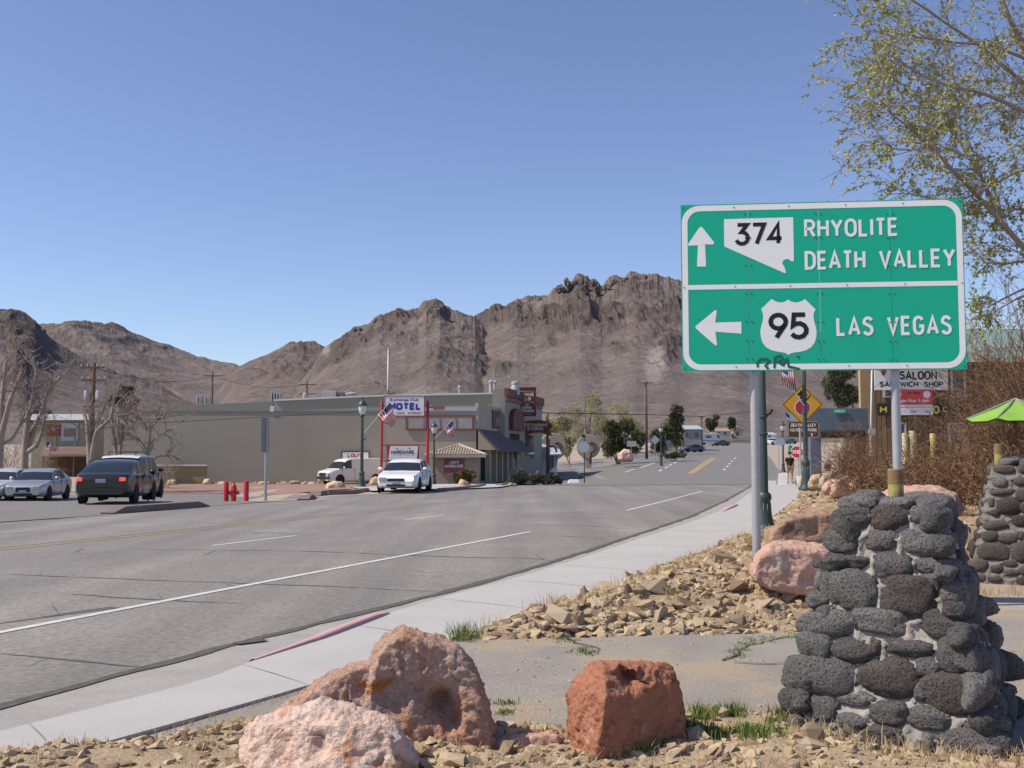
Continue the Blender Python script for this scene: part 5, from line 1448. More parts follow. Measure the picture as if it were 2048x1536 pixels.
# gable post and grey conduit in front of the saloon
o = thing('timber_post', 'tall pale square timber post at the saloon corner', 'post', P(1731, 970, 54)); a, b = P(1725, 970, 54), P(1738, 700, 54)
MB().box2((a.x, 54, .05), (b.x, 54.3, b.z)).build('shaft', mat('pale_timber', (.44, .33, .19), (.36, .26, .15), scale=2, rough=.9, coord='World'), o, world=True, bevel=.02)
MB().box2((a.x - .06, 53.94, .05), (b.x + .06, 54.36, .45)).build('footing', M_CONC, o, world=True)
o = thing('service_conduit', 'thin grey service conduit with a round meter before the saloon', 'conduit', P(1742, 975, 46.5))
a = P(1742, 975, 46.5); b = P(1745, 700, 46.5)
MB().tube([(a.x, a.y, .1), (a.x + .02, a.y, 2), (b.x, b.y, b.z)], .05, 8).build('pipe', M_STEEL, o, world=True, smooth=True)
c = P(1742, 864, 46.4); MB().lathe([(.16, 0), (.16, .12), (.11, .2)], (c.x, c.y - .2, c.z), n=14, axis='Y').build('meter', M_STEEL, o, world=True, smooth=True, angle=.6)
# slate blue portico
por = thing('blue_portico', 'slate blue portico with deep beam and square post', 'portico', P(1632, 962, 50))
vbox(MB(), 1615, 1735, 816, 861, 50, 3.2).build('beam', M_BLUEGREY, por, world=True, bevel=.02)
vbox(MB(), 1622, 1642, 861, 964, 50.1, .45).build('post', M_BLUEGREY, por, world=True, bevel=.02)
vbox(MB(), 1716, 1731, 861, 964, 52.4, .45).build('post', M_BLUEGREY, por, world=True, bevel=.02)
vbox(MB(), 1642, 1730, 870, 876, 51.5, .15).build('rail', mat('rust_rail', (.24, .08, .05), rough=.8), por, world=True)
tf, W, H = board(por, 'street_name_plate', 1668, 1692, 818.5, 826.5, 49.93, M_SGREEN, .04)
letters(por, tf, 'FIRST', W * .1, H * .22, H * .56, M_SWHITE, width=W * .8, w=.2)
vbox(MB(), 1640, 1735, 862, 874, 53.1, .1).build('stone_band', mat('dark_rubble_band', (.2, .18, .16), (.36, .34, .31), scale=4, rough=1, coord='World'), por, world=True)
for u, u2_, v0, m_ in ((1806, 1815, 866, M_PALEWOOD), (1820, 1830, 862, M_PALEWOOD), (1862, 1871, 867, mat('yellow_post', (.5, .42, .16), rough=.8))):
    lb = {1806: 'shorter cream fence post before the saloon window', 1820: 'taller cream fence post right of the sign post', 1862: 'yellowish fence post under the black name board'}[u]
    y = 40; a = P(u, 960, y); b = P(u2_, v0, y); r = (b.x - a.x) / 2
    t = thing('fence_post', lb, 'post', ((a.x + b.x) / 2, y, .3)); h_ = b.z - .3
    MB().lathe([(r, 0), (r * .97, h_ * .5), (r, h_ - .05), (r * .8, h_)], n=12).build('shaft', m_, t, smooth=True, angle=.6)
    MB().lathe([(r * 1.3, -.05), (r * 1.25, .06)], n=12).build('footing', M_CONC, t, smooth=True, angle=.6)
o = link('white_rock', rock_mesh('white_rock', 1, mat('white_rock', (.66, .63, .57), (.5, .47, .42), scale=3, rough=1, bump=.8, bscale=10), 91, 4, (.62, .5, .75), .3, 1.5, 6)); p = P(1812, 930, 41); o.location = (p.x, p.y, .75)
tag(o, 'pale rock pile behind the cream fence posts', 'rock')

# ---------------------------------------------------------------- far houses up the road
def far_house(name, label, u0, u1, v_ridge, v_eave, v_base, y, d, mw, mr, wins=(), gable=False):
    t = thing(name, label, 'house', P((u0 + u1) / 2, v_base, y))
    vbox(MB(), u0, u1, v_eave, v_base + 12, y, d).build('wall', mw, t, world=True)
    mb = MB(); e = .3
    a, b = P(u0, v_eave, y), P(u1, v_eave, y); zr = P(u0, v_ridge, y).z
    if gable:
        mb.prism([(a.x - e, y - e, a.z - .05), (b.x + e, y - e, a.z - .05), ((a.x + b.x) / 2, y - e, zr)], (0, d + 2 * e, 0))
    else:
        mb.prism([(a.x - e, y - e, a.z - .05), (a.x - e, y + d / 2, zr), (a.x - e, y + d + e, a.z - .05)], (b.x - a.x + 2 * e, 0, 0))
    mb.build('roof', mr, t, world=True)
    for q in wins: vbox(MB(), *q, y - .05, .08).build('window', M_GLASS, t, world=True)
    return t
M_FARGREY = mat('far_grey_wall', (.33, .29, .29), (.28, .25, .25), scale=.5, rough=.9, coord='World')
M_FARROOF = mat('far_pale_roof', (.34, .40, .44), rough=.7)
M_FARCREAM = mat('far_cream_wall', (.55, .5, .42), rough=.9)
M_FARBROWN = mat('far_brown_roof', (.3, .22, .17), rough=.9)
far_house('far_house', 'grey house with pale metal roof by the shaggy tree', 1366, 1403, 849, 858, 888, 195, 10, M_FARGREY, M_FARROOF, ((1371, 1376, 866, 874), (1390, 1396, 866, 874)))
far_house('far_house', 'low grey shed left of the grey house', 1318, 1352, 868, 874, 893, 190, 7, M_FARGREY, M_FARROOF, ((1326, 1331, 878, 884),))
far_house('far_house', 'cream cottage at the top of the road', 1430, 1462, 855, 862, 872, 330, 10, M_FARCREAM, M_FARBROWN, ((1436, 1440, 864, 868), (1448, 1453, 864, 869)))
far_house('far_house', 'cream gabled cottage with dark porch right of the road crest', 1466, 1486, 852, 860, 871, 335, 10, M_FARCREAM, M_FARBROWN, ((1472, 1478, 863, 871),), True)
far_house('far_house', 'pale house left behind the round monument', 1240, 1275, 870, 876, 895, 175, 8, M_FARGREY, M_FARROOF, ((1250, 1255, 881, 887),))
far_house('far_house', 'distant white house between sign posts and park sign', 1532, 1552, 864, 869, 876, 300, 9, M_WHITEWALL, M_FARROOF, ((1537, 1541, 870, 874),))
# ================================================================== vehicles
def carpaint(name, c, rough=.3, metal=0.0, coat=.6):
    return mat(name, c, rough=rough, metal=metal, coat=coat, spec=.5)
M_TYRE = mat('tyre', (.018, .018, .018), rough=.9)
M_RIM = mat('wheel_rim', (.45, .46, .48), rough=.35, metal=.8)
M_BLACKTRIM = mat('black_trim', (.02, .02, .021), rough=.6)
M_CARGLASS = mat('car_glass', (.02, .025, .03), rough=.05, spec=.7)
M_HEADLAMP = mat('headlamp', (.38, .38, .38), rough=.1, spec=.6)
M_LAMPLIT = mat('headlamp_lit', (.9, .88, .75), rough=.2, emit=(1, .9, .6), estr=5.0)
M_TAILLIT = mat('tail_lamp_lit', (.5, .01, .01), rough=.2, emit=(1, .05, .03), estr=1.6)
M_TAIL = mat('tail_lamp', (.3, .01, .01), rough=.2)
M_PLATE = mat('number_plate', (.22, .26, .42), (.4, .42, .5), scale=30, rough=.5)
M_AMBER = mat('amber_lamp', (.5, .14, .03), rough=.3)
def interp(tab, x):
    return float(np.interp(x, [t[0] for t in tab], [t[1] for t in tab]))
def car(name, label, cat, loc, rz, paint, L=4.6, W=1.78, H=1.45, prof=None, style='sedan', lit=None, tail_lit=False, wheel_r=.31, front_ax=.83, rear_ax=3.55, mirror=True, lower=None, group=None, roof_mat=None, taper_top=.78, plate_front=True):
    """x: 0 = front .. L = rear, y across, z up. prof: hood/belt line and roof line as (x, z)"""
    t = thing(name, label, cat, loc, rz, group)
    belt, roof = prof['belt'], prof['roof']
    x0g, x1g = roof[0][0], roof[-1][0]                      # greenhouse ends
    glass = prof['glass']; 
    st = sorted(set([0, .03, .12, .3, .6, .9, 1.2] + [round(x, 3) for x in np.linspace(.0, L, 24)] + [L - .12, L - .03] + [q for q in prof.get('cuts', [])] + [x0g, x1g]))
    st = [x for x in st if 0 <= x <= L]
    hw = W / 2
    def half(x):       # plan shape: rounded ends
        f = min(1, (x / .55)) if x < .55 else 1
        r = min(1, ((L - x) / .5)) if x > L - .5 else 1
        return hw * (.80 + .20 * math.sin(f * PI / 2)) * (.84 + .16 * math.sin(r * PI / 2))
    sill = lambda x: .20 + (.10 * (1 - min(1, x / .5)) if x < .5 else 0) + (.12 * (1 - min(1, (L - x) / .6)) if x > L - .6 else 0)
    ring_names = ['floor', 'sill', 'low', 'mid', 'shoulder', 'belt', 'glass_lo', 'glass_hi', 'rail', 'roof']
    rows = []
    for x in st:
        zb = interp(belt, x); zs = sill(x); h = half(x)
        gh = x0g <= x <= x1g
        zr = interp(roof, x) if gh else zb
        zr = max(zr, zb)
        k = (zr - zb)
        gw = lambda f: h * (.93 - (1 - taper_top) * f * .9)
        zmid = zs + (zb - zs) * .5
        cy = [(0, zs), (h * .9, zs), (h * .985, zs + .1), (h, zmid), (h * .99, zmid + (zb - zmid) * .6), (h * .94, zb - .012)]
        if k > .02:
            f = k / max(H - interp(belt, (x0g + x1g) / 2), .1); f = min(f, 1)
            cy += [(h * .925, zb + .006), (gw(f * .86), zb + k * .86), (gw(f) * .95, zb + k * .955), (gw(f) * .62, zb + k * .995), (0, zb + k + .012)]
        else:
            cy += [(h * .925, zb + .002), (h * .86, zb + .010), (h * .80, zb + .016), (h * .45, zb + .024), (0, zb + .028)]
        rows.append((x, cy))
    nr = len(rows[0][1])
    def pt(i, j, s): return (rows[i][0], s * rows[i][1][j][0], rows[i][1][j][1])
    body, win = MB(), {}
    body_v = {}
    def addq(mb, q, cache):
        idx = []
        for p in q:
            key = tuple(round(c, 4) for c in p)
            if key not in cache: cache[key] = len(mb.v); mb.v.append(p)
            if cache[key] not in idx: idx.append(cache[key])
        if len(idx) > 2: mb.f.append(tuple(idx)); mb.m.append(0)
    caches = {'b': {}}
    rf = MB(); caches['r'] = {}
    for i in range(len(rows) - 1):
        xm = (rows[i][0] + rows[i + 1][0]) / 2
        for j in range(nr - 1):
            for s in (1, -1):
                q = [pt(i, j, s), pt(i + 1, j, s), pt(i + 1, j + 1, s), pt(i, j + 1, s)]
                key = None
                for g in glass:
                    if g[1] <= xm <= g[2] and g[3] <= j < g[4]:
                        key = g[0] if g[5] else g[0] + ('_a' if s > 0 else '_b')
                if key:
                    if key not in win: win[key] = MB(); caches[key] = {}
                    addq(win[key], q, caches[key])
                elif roof_mat and j >= 8 and x0g < xm < x1g:
                    addq(rf, q, caches['r'])
                else: addq(body, q, caches['b'])
    for i in (0, len(rows) - 1):
        for j in range(nr - 1):
            addq(body, [pt(i, j, 1), pt(i, j + 1, 1), pt(i, j + 1, -1), pt(i, j, -1)], caches['b'])
    body.build('body', paint, t, smooth=True, angle=.65)
    if roof_mat and rf.f: rf.build('roof_panel', roof_mat, t, smooth=True, angle=.65)
    for k, mb in win.items():
        nm = 'windscreen' if 'front' in k else ('rear_window' if 'rear' in k else 'side_window')
        mb.build(nm, M_CARGLASS, t, smooth=True, angle=.5)
    for ax in (front_ax, rear_ax):
        h = half(ax)
        for s in (1, -1):
            MB().lathe([(wheel_r + .065, 0), (wheel_r + .065, .012), (wheel_r + .02, .014)], (ax, s * (h - .008) - (.012 if s < 0 else 0), wheel_r + .02), n=22, axis='Y').build('wheel_arch', M_BLACKTRIM, t)
            y0 = s * (h - .19)
            w = thing_part('wheel', t, (ax, y0, wheel_r))
            sg_ = s
            MB().lathe([(wheel_r * .62, -.01 * sg_), (wheel_r * .96, 0), (wheel_r, .03 * sg_), (wheel_r, .18 * sg_), (wheel_r * .95, .215 * sg_), (wheel_r * .64, .222 * sg_)], n=22, axis='Y').build('tyre', M_TYRE, w, smooth=True, angle=.7)
            mb = MB().lathe([(wheel_r * .65, .17 * sg_), (wheel_r * .62, .205 * sg_), (wheel_r * .2, .215 * sg_), (.02, .22 * sg_)], n=22, axis='Y')
            mb.build('rim', M_RIM, w, smooth=True, angle=.7)
            mb = MB()
            for q in range(6):
                a = q * PI / 3
                mb.box((math.cos(a) * wheel_r * .42, .219 * sg_, math.sin(a) * wheel_r * .42), (.05, .012, .05))
            mb.build('rim_holes', M_BLACKTRIM, w)
    # ends
    zf = interp(belt, .1); zr_ = interp(belt, L - .05)
    hf = half(.03); hr = half(L - .03)
    D = prof.get('face', {})
    def slab(nm, x, ya, yb, za, zb, m, th=.03):
        lo, hi = (x - th, ya, za), (x + th, yb, zb)
        MB().box2(lo, hi).build(nm, m, t, bevel=.01)
    g0, g1 = D.get('grille', (.50, .62)); gw_ = D.get('gw', .36)
    slab('grille', .015, -hf * gw_ * 1.0, hf * gw_, g0, g1, M_BLACKTRIM, .035)
    slab('lower_intake', .01, -hf * .55, hf * .55, .30, .38, M_BLACKTRIM, .03)
    for s in (1, -1):
        a, b = sorted((s * hf * .58, s * hf * 1.0))
        slab('headlight', .06, a, b, D.get('h0', .53), D.get('h1', .665), M_LAMPLIT if lit == s else M_HEADLAMP, .085)
        a, b = sorted((s * hr * .76, s * hr * .985))
        slab('tail_light', L - .05, a, b, D.get('t0', .66), D.get('t1', .84), M_TAILLIT if tail_lit else M_TAIL, .06)
    if plate_front: slab('number_plate', -.002, -.16, .16, .40, .50, M_PLATE, .03)
    slab('number_plate', L + .004, -.16, .16, D.get('p0', .66), D.get('p0', .66) + .12, M_PLATE, .02)
    slab('bumper_line', L - .01, -hr * .96, hr * .96, .54, .565, D.get('bm', M_BLACKTRIM), .02)
    if mirror:
        mx = prof['mirror']
        for s in (1, -1):
            mb = MB().lathe([(.02, -.06), (.075, -.05), (.095, 0), (.08, .05), (.03, .07)], (mx, s * (half(mx) + .10), interp(belt, mx) + .08), n=12, axis='X', sx=1.2, sy=.85)
            mb.build('mirror', paint, t, smooth=True)
    for s in (1, -1):
        for hx in prof.get('handles', []):
            MB().box((hx, s * (half(hx) * .995 + .005), interp(belt, hx) - .14), (.16, .03, .035)).build('door_handle', M_BLACKTRIM if prof.get('dark_handles') else paint, t, bevel=.008)
        for hx in prof.get('seams', []):
            zb_ = interp(belt, hx) - .03
            MB().box((hx, s * (half(hx) - .012), (zb_ + .3) / 2), (.014, .03, zb_ - .3)).build('door_seam', M_BLACKTRIM, t)
    return t
def thing_part(name, parent, loc):
    o = bpy.data.objects.new(name, None); C.objects.link(o); o.parent = parent; o.location = loc; o.empty_display_size = .1
    XF[o] = Matrix.Translation(Vector(loc)); return o
# glass spec: (key, x0, x1, ring from, ring to, one piece across?)
SEDAN = dict(belt=[(0, .58), (.06, .68), (.3, .76), (1.2, .90), (1.5, .93), (2.6, .95), (3.6, .97), (4.0, 1.0), (4.45, .96), (4.6, .80)],
             roof=[(1.15, .90), (1.75, 1.27), (2.1, 1.40), (2.6, 1.45), (3.1, 1.42), (3.5, 1.30), (4.05, 1.0)],
             cuts=[1.3, 1.8, 1.95, 2.55, 2.63, 3.25, 3.35, 3.9],
             glass=[('front', 1.22, 1.80, 7, 10, True), ('front', 1.22, 1.6, 6, 10, True), ('rear', 3.40, 3.95, 7, 10, True), ('side1', 1.80, 2.55, 6, 7, False), ('side2', 2.63, 3.32, 6, 7, False)],
             mirror=1.55, handles=[2.4, 3.25], seams=[1.45, 2.59, 3.4], face=dict(grille=(.50, .62), gw=.5))
def place(front_px, rear_px, y_off=0):
    pass
# white sedan driving towards the camera
hd = math.atan2(1, 1)
def heading(a, b):
    """rz so that local +x (front to rear) runs from a to b"""
    return math.atan2(b.y - a.y, b.x - a.x)
def put(px_front, px_rear):
    a, b = G(*px_front), G(*px_rear); return Vector((a.x, a.y, 0.012)), heading(a, b)
def drop_in(u, y):
    p = P(u, 900, y); p.z = fz(p.x, y) + .03; return p
p = drop_in(792, 44.5)
car('sedan', 'white sedan driving towards the camera with a headlight glowing', 'car', p, R(85), carpaint('white_paint', (.78, .79, .80)), prof=SEDAN, lit=-1, L=4.6)
def from_behind(u, y, deg, L):
    p = drop_in(u, y); return Vector((p.x + L * math.cos(R(deg)), p.y + L * math.sin(R(deg)), p.z)), R(180 + deg)
l_, r_ = from_behind(203, 34.2, 97, 4.6)
car('sedan', 'dark grey-green sedan with red brake lights seen from behind', 'car', l_, r_, carpaint('dark_green_grey_paint', (.016, .017, .018), .22, 0.0, .25), prof=dict(SEDAN, face=dict(t0=.76, t1=.87, p0=.70)), tail_lit=True, L=4.6, W=1.8)
p = drop_in(48, 46.5)
car('sedan', 'silver sedan parked behind the dark one, nose to the left', 'car', p, R(97), carpaint('silver_paint', (.42, .43, .46), .3, .5), prof=dict(SEDAN, face=dict(grille=(.42, .64), gw=.42)), L=4.6, H=1.42)
p = drop_in(-32, 46.8)
car('sedan', 'pale silver car cut off by the left edge of the photo', 'car', p, R(93), carpaint('pale_silver_paint', (.60, .62, .65), .3, .3), prof=SEDAN, L=4.6)
# estate / off-road wagon behind the dark sedan
WAGON = dict(belt=[(0, .75), (.08, .92), (.4, .98), (1.15, 1.05), (1.5, 1.08), (3.5, 1.10), (4.45, 1.10), (4.6, 1.0)],
             roof=[(1.1, 1.05), (1.65, 1.62), (2.0, 1.74), (2.8, 1.78), (4.1, 1.74), (4.4, 1.66), (4.56, 1.10)],
             cuts=[1.25, 1.7, 2.5, 2.6, 3.3, 3.42, 4.15, 4.3],
             glass=[('front', 1.2, 1.7, 6, 10, True), ('rear', 4.42, 4.56, 7, 10, True), ('side1', 1.7, 2.5, 6, 7, False), ('side2', 2.6, 3.3, 6, 7, False), ('side3', 3.42, 4.15, 6, 7, False)],
             mirror=1.55, handles=[2.4, 3.2], seams=[1.5, 2.55, 3.37], face=dict(grille=(.6, .8), h0=.7, h1=.86, t0=.85, t1=1.15, p0=.8))
l_, r_ = from_behind(238, 40.3, 98, 4.6)
wag = car('offroad_wagon', 'dark maroon off-road wagon with roof rack behind the dark sedan', 'car', l_, r_, carpaint('maroon_black_paint', (.05, .03, .035), .3), prof=WAGON, L=4.6, W=1.82, H=1.78, wheel_r=.37, taper_top=.86, roof_mat=carpaint('pale_roof_paint', (.78, .78, .78)))
rk = MB()
for s in (-.5, .5):
    rk.tube([(1.9, s, 1.79), (2.0, s, 1.88), (3.9, s, 1.88), (4.1, s, 1.77)], .022, 6)
for x in (2.1, 2.7, 3.3, 3.9): rk.tube([(x, -.5, 1.88), (x, .5, 1.88)], .018, 6)
rk.build('roof_rack', M_BLACKTRIM, wag, smooth=True)
# white panel van
VAN = dict(belt=[(0, .86), (.1, 1.0), (.35, 1.08), (1.0, 1.22), (1.3, 1.25), (5.4, 1.28), (5.6, 1.2)],
           roof=[(.92, 1.20), (1.55, 1.85), (1.8, 2.02), (2.5, 2.08), (5.2, 2.08), (5.5, 2.0), (5.6, 1.28)],
           cuts=[1.05, 1.5, 1.55, 2.15],
           glass=[('front', 1.0, 1.52, 6, 10, True), ('side1', 1.3, 2.15, 6, 7, False)],
           mirror=1.3, handles=[2.3], dark_handles=True, seams=[1.2, 2.4], face=dict(grille=(.62, .92), gw=.62, h0=.64, h1=.9, t0=.9, t1=1.3))
p = drop_in(646, 84)
van = car('panel_van', 'white panel van parked facing left before the long wall', 'van', p, R(42), carpaint('van_white_paint', (.72, .73, .75), .4), prof=VAN, L=5.6, W=2.0, H=2.08, wheel_r=.36, front_ax=1.0, rear_ax=4.4, taper_top=.9)
MB().box2((-.06, -.9, .42), (.1, .9, .6)).build('bumper', M_BLACKTRIM, van, bevel=.03)
for s in (-1, 1): MB().box((.09, s * .74, .72), (.09, .28, .1)).build('indicator', M_AMBER, van)
# distant vehicles up the road
p = GR(1362, 905)
car('sedan', 'dark blue car parked beside the red trailer up the road', 'car', (p.x, p.y, p.z), R(28), carpaint('blue_paint', (.03, .04, .10)), prof=SEDAN, L=4.6)
p = GR(1451, 884)
car('offroad_wagon', 'small white wagon coming down the far road', 'car', (p.x, p.y, p.z + .02), R(80), carpaint('far_white_paint', (.75, .76, .78)), prof=WAGON, L=4.6, H=1.78, wheel_r=.36, taper_top=.86)
p = GR(1424, 892)
car('sedan', 'low dark car parked right of the red trailer', 'car', (p.x, p.y, p.z), R(20), carpaint('far_dark_paint', (.06, .06, .065)), prof=SEDAN, L=4.6)
p = GR(1536, 890)
car('offroad_wagon', 'white wagon parked far off below the park sign', 'car', (p.x, p.y, p.z + .02), R(40), MATS['far_white_paint'], prof=WAGON, L=4.6, H=1.78, wheel_r=.36, taper_top=.86)
p = GR(1566, 888)
car('sedan', 'teal car parked far off behind the brown park sign', 'car', (p.x, p.y, p.z + .02), R(30), carpaint('teal_paint', (.05, .16, .17)), prof=SEDAN, L=4.6)
# red utility trailer
p = GR(1389, 893); t = thing('utility_trailer', 'bright red box trailer up the road', 'trailer', p)
MB().box((0, 1.2, 1.5), (2.0, 3.2, 1.7)).build('box', mat('trailer_red', (.5, .03, .03), rough=.5), t, bevel=.05)
for s in (-1, 1):
    MB().lathe([(.3, -.1), (.33, 0), (.3, .1)], (s * 1.05, 1.2, .33), n=16, axis='X').build('wheel', M_TYRE, t, smooth=True, angle=.6)
MB().tube([(0, -.4, .6), (0, -1.3, .5)], .05, 6).build('tow_bar', M_BLACKTRIM, t)
# camper van / motorhome rank
p = GR(1418, 890); t = thing('motorhome', 'pale motorhome with sloping nose parked along the far road', 'motorhome', p, R(15))
prof_ = [(-2.9, .5), (2.9, .5), (2.9, 2.0), (2.3, 3.0), (-2.9, 3.0)]
MB().prism([(x, -1.1, z) for x, z in prof_], (0, 2.2, 0)).build('body', M_WHITEWALL, t, bevel=.06)
MB().prism([(1.75, -1.13, 1.7), (2.65, -1.13, 1.7), (2.3, -1.13, 2.6), (1.75, -1.13, 2.6)], (0, .02, 0)).build('window', M_CARGLASS, t)
MB().box((-.6, -1.12, 2.1), (1.6, .03, .6)).build('window', M_CARGLASS, t)
MB().box((0, -1.12, 1.1), (5.6, .03, .25)).build('stripe', mat('mh_stripe', (.2, .25, .35), rough=.5), t)
for x in (-1.8, 1.9):
    for s in (-1, 1): MB().lathe([(.36, -.1), (.4, 0), (.36, .1)], (x, s * 1.0, .4), n=16, axis='Y').build('wheel', M_TYRE, t, smooth=True, angle=.6)
# ================================================================== street furniture
M_LAMPGREEN = mat('lamp_green', (.03, .052, .05), (.04, .066, .062), scale=5, rough=.45, spec=.5)
M_LANTERN = mat('lantern_glass', (.62, .62, .58), rough=.3)
M_POLE = mat('pole_wood', (.15, .09, .06), (.11, .065, .045), scale=2, rough=.9, coord='World')
M_WIRE = mat('wire', (.03, .03, .03), rough=.8)
M_KERBDARK = mat('kerb_brown', (.16, .115, .105), (.22, .17, .155), scale=3, rough=.95, coord='World', fine=.15, fscale=10)
M_REDHYD = mat('hydrant_red', (.50, .03, .035), (.43, .03, .03), scale=4, rough=.5)
def lamp_proto():
    t = thing('street_lamp', 'x', 'street lamp')
    MB().lathe([(.26, 0), (.26, .05), (.2, .12), (.19, .16), (.15, .34), (.125, .52), (.12, .62), (.145, .66), (.145, .74), (.11, .80)], n=16).build('base', M_LAMPGREEN, t, smooth=True, angle=.7)
    mb = MB()
    for k in range(10):
        a = k * PI / 5; mb.tube([(.142 * math.cos(a), .142 * math.sin(a), .18), (.115 * math.cos(a), .115 * math.sin(a), .6)], .018, 5)
    mb.build('flutes', M_LAMPGREEN, t, smooth=True)
    MB().lathe([(.085, .78), (.065, 3.45), (.06, 3.5)], n=14).build('pole', M_LAMPGREEN, t, smooth=True, angle=.7)
    for z in (2.0, 2.35): MB().lathe([(.07, -.03), (.1, -.015), (.1, .015), (.07, .03)], (0, 0, z), n=12).build('collar', M_LAMPGREEN, t, smooth=True, angle=.8)
    MB().tube([(0, 0, 2.35), (.16, 0, 2.42), (.2, 0, 2.5)], .025, 6).build('flag_bracket', M_LAMPGREEN, t)
    MB().lathe([(.06, 3.48), (.11, 3.55), (.13, 3.6), (.1, 3.66)], n=14).build('lantern_seat', M_LAMPGREEN, t, smooth=True, angle=.8)
    MB().lathe([(.1, 3.65), (.16, 3.75), (.2, 3.95), (.19, 4.08)], n=14).build('lantern_glass', M_LANTERN, t, smooth=True, angle=.8)
    MB().lathe([(.25, 4.07), (.26, 4.11), (.19, 4.22), (.1, 4.32), (.05, 4.38)], n=14).build('lantern_cap', M_LAMPGREEN, t, smooth=True, angle=.8)
    MB().lathe([(.02, 4.37), (.045, 4.43), (.02, 4.48), (.012, 4.56)], n=10).build('finial', M_LAMPGREEN, t, smooth=True)
    return t
GLAMP = 'green street lamps along Main Street'
lp = lamp_proto()
p = P(724, 900, 52.5); lp.location = (p.x, p.y, fz(p.x, p.y) + .03); lp['label'] = 'dark green street lamp left of the red motel sign post'; lp['group'] = 'green street lamps along the street'; XF[lp] = Matrix.Translation(lp.location)
LAMPS = {}
for u, y, z, lb in ((868, 73, None, 'street lamp behind the white sedan, before the tiled kiosk'), (1527, 21.6, .055, 'nearest green lamp post, its top hidden by the guide sign'), (1611, 36.3, .42, 'lamp post crossing the yellow diamond sign'), (1566, 92, None, 'distant lamp post hidden mostly by the near posts')):
    p = P(u, 900, y); LAMPS[u] = copy_tree(lp, (p.x, p.y, fz(p.x, p.y) if z is None else z), 0, lb)
LAMPS[1611].scale = (1, 1, 1.32)
for u, y, lb in ((1322, 112, 'slim far street lamp left of the shaggy tree'), (1099, 108, 'far street lamp beside the arrow sign pole')):
    p = P(u, 900, y); copy_tree(lp, (p.x, p.y, fz(p.x, p.y)), 0, lb)
# ---------------------------------------------------------------- flags
M_FRED = mat('flag_red', (.38, .012, .025), rough=.8); M_FWHITE = mat('flag_white', (.6, .6, .6), rough=.8); M_FBLUE = mat('flag_blue', (.025, .04, .17), rough=.8)
def flag(label, A, B, Cc, Dd, y, staff0, staff1, star=True):
    t = thing('flag', label, 'flag', P(*staff0, y), group='flags on the street lamps')
    MB().tube([P(*staff0, y), P(*staff1, y)], .018, 6).build('staff', M_FRAME, t, world=True)
    nh, nf = 13, 20
    a, b, c, d = [P(*q, y) for q in (A, B, Cc, Dd)]
    rows = []
    for i in range(nh + 1):
        r = []
        for j in range(nf + 1):
            s, f = i / nh, j / nf
            p = a.lerp(d, f).lerp(b.lerp(c, f), s)
            wv = math.sin(f * 7.5 + s * 2.2) * .09 * (.3 + f) + math.sin(f * 13 - s * 3) * .03
            r.append(p + Vector((wv * .5, wv * 1.6, wv * .35)))
        rows.append(r)
    mb = MB(); mb.grid(rows)
    mb.m = []
    for i in range(nh):
        for j in range(nf): mb.m.append(2 if (i < 7 and j < 8) else (0 if i % 2 == 0 else 1))
    mb.build('cloth', [M_FRED, M_FWHITE, M_FBLUE], t, world=True, smooth=True, fix=False)
    if star:
        st = MB()
        for i in range(5):
            for j in range(6):
                q = rows[1 + i][1 + j]; 
                st.box(q + Vector((0, -.02, 0)), (.022, .012, .022))
        o = st.build('stars', M_FWHITE, t, world=True); o['kind'] = 'stuff'
flag('large flag on the street lamp beside the motel sign', (779, 805), (753, 831), (783, 857), (794, 836), 52.3, (728, 866), (780, 804))
flag('small flag on the lamp before the kiosk', (904, 841), (888, 859), (904, 878), (912, 870), 72.8, (869, 878), (905, 840))
flag('curled flag showing just below the guide sign', (1560, 722), (1588, 742), (1592, 784), (1566, 772), 36.2, (1609, 812), (1556, 738))
flag('dark small flag left of the yellow diamond sign', (1570, 822), (1588, 840), (1590, 852), (1578, 850), 91.5, (1594, 846), (1569, 821), False)
flag('little flag in front of the porch house at the left', (92, 884), (90, 897), (112, 905), (112, 893), 70, (92, 940), (92, 882), False)
# ---------------------------------------------------------------- motel sign
my = 60.0
ms = thing('motel_sign', 'white motel sign with blue lettering on two red posts', 'sign', P(808, 972, my))
for u in (763, 855):
    a, b = P(u - 3.6, 985, my), P(u + 3.6, 804, my)
    MB().lathe([((b.x - a.x) / 2, fz(a.x, my) - .05), ((b.x - a.x) / 2, b.z), (.02, b.z + .1)], ((a.x + b.x) / 2, my, 0), n=12).build('post', M_REDPOST, ms, world=True, smooth=True, angle=.7)
for v0, v1 in ((811, 814), (889, 891), (921, 923)): vbox(MB(), 766, 852, v0, v1, my - .02, .06).build('cross_rail', M_REDPOST, ms, world=True)
tf, W, H = board(ms, 'sign_face', 769, 848, 793, 831, my - .18, M_SIGNWHITE, .2, frame=mat('sign_frame_dark', (.25, .08, .1), rough=.6), fw=.05)
letters(ms, tf, 'Exchange Club', W * .14, H * .76, H * .15, M_SIGNBLUE, width=W * .72, w=.22)
letters(ms, tf, 'MOTEL', W * .09, H * .29, H * .38, M_SIGNBLUE, width=W * .84, w=.3, gap=.3)
letters(ms, tf, '. CAFE . INTERNET', W * .26, H * .06, H * .13, M_SIGNRED, width=W * .70, w=.2)
vbox(MB(), 855, 870, 814, 816, my - .02, .06).build('side_arm', M_REDPOST, ms, world=True)
tf, W, H = board(ms, 'vacancy_plate', 868, 888, 813, 819, my - .1, mat('plate_dull', (.3, .24, .2), rough=.7), .08, frame=M_REDPOST, fw=.035)
letters(ms, tf, '---', W * .06, H * .2, H * .6, M_SIGNRED, width=W * .88, w=.2)
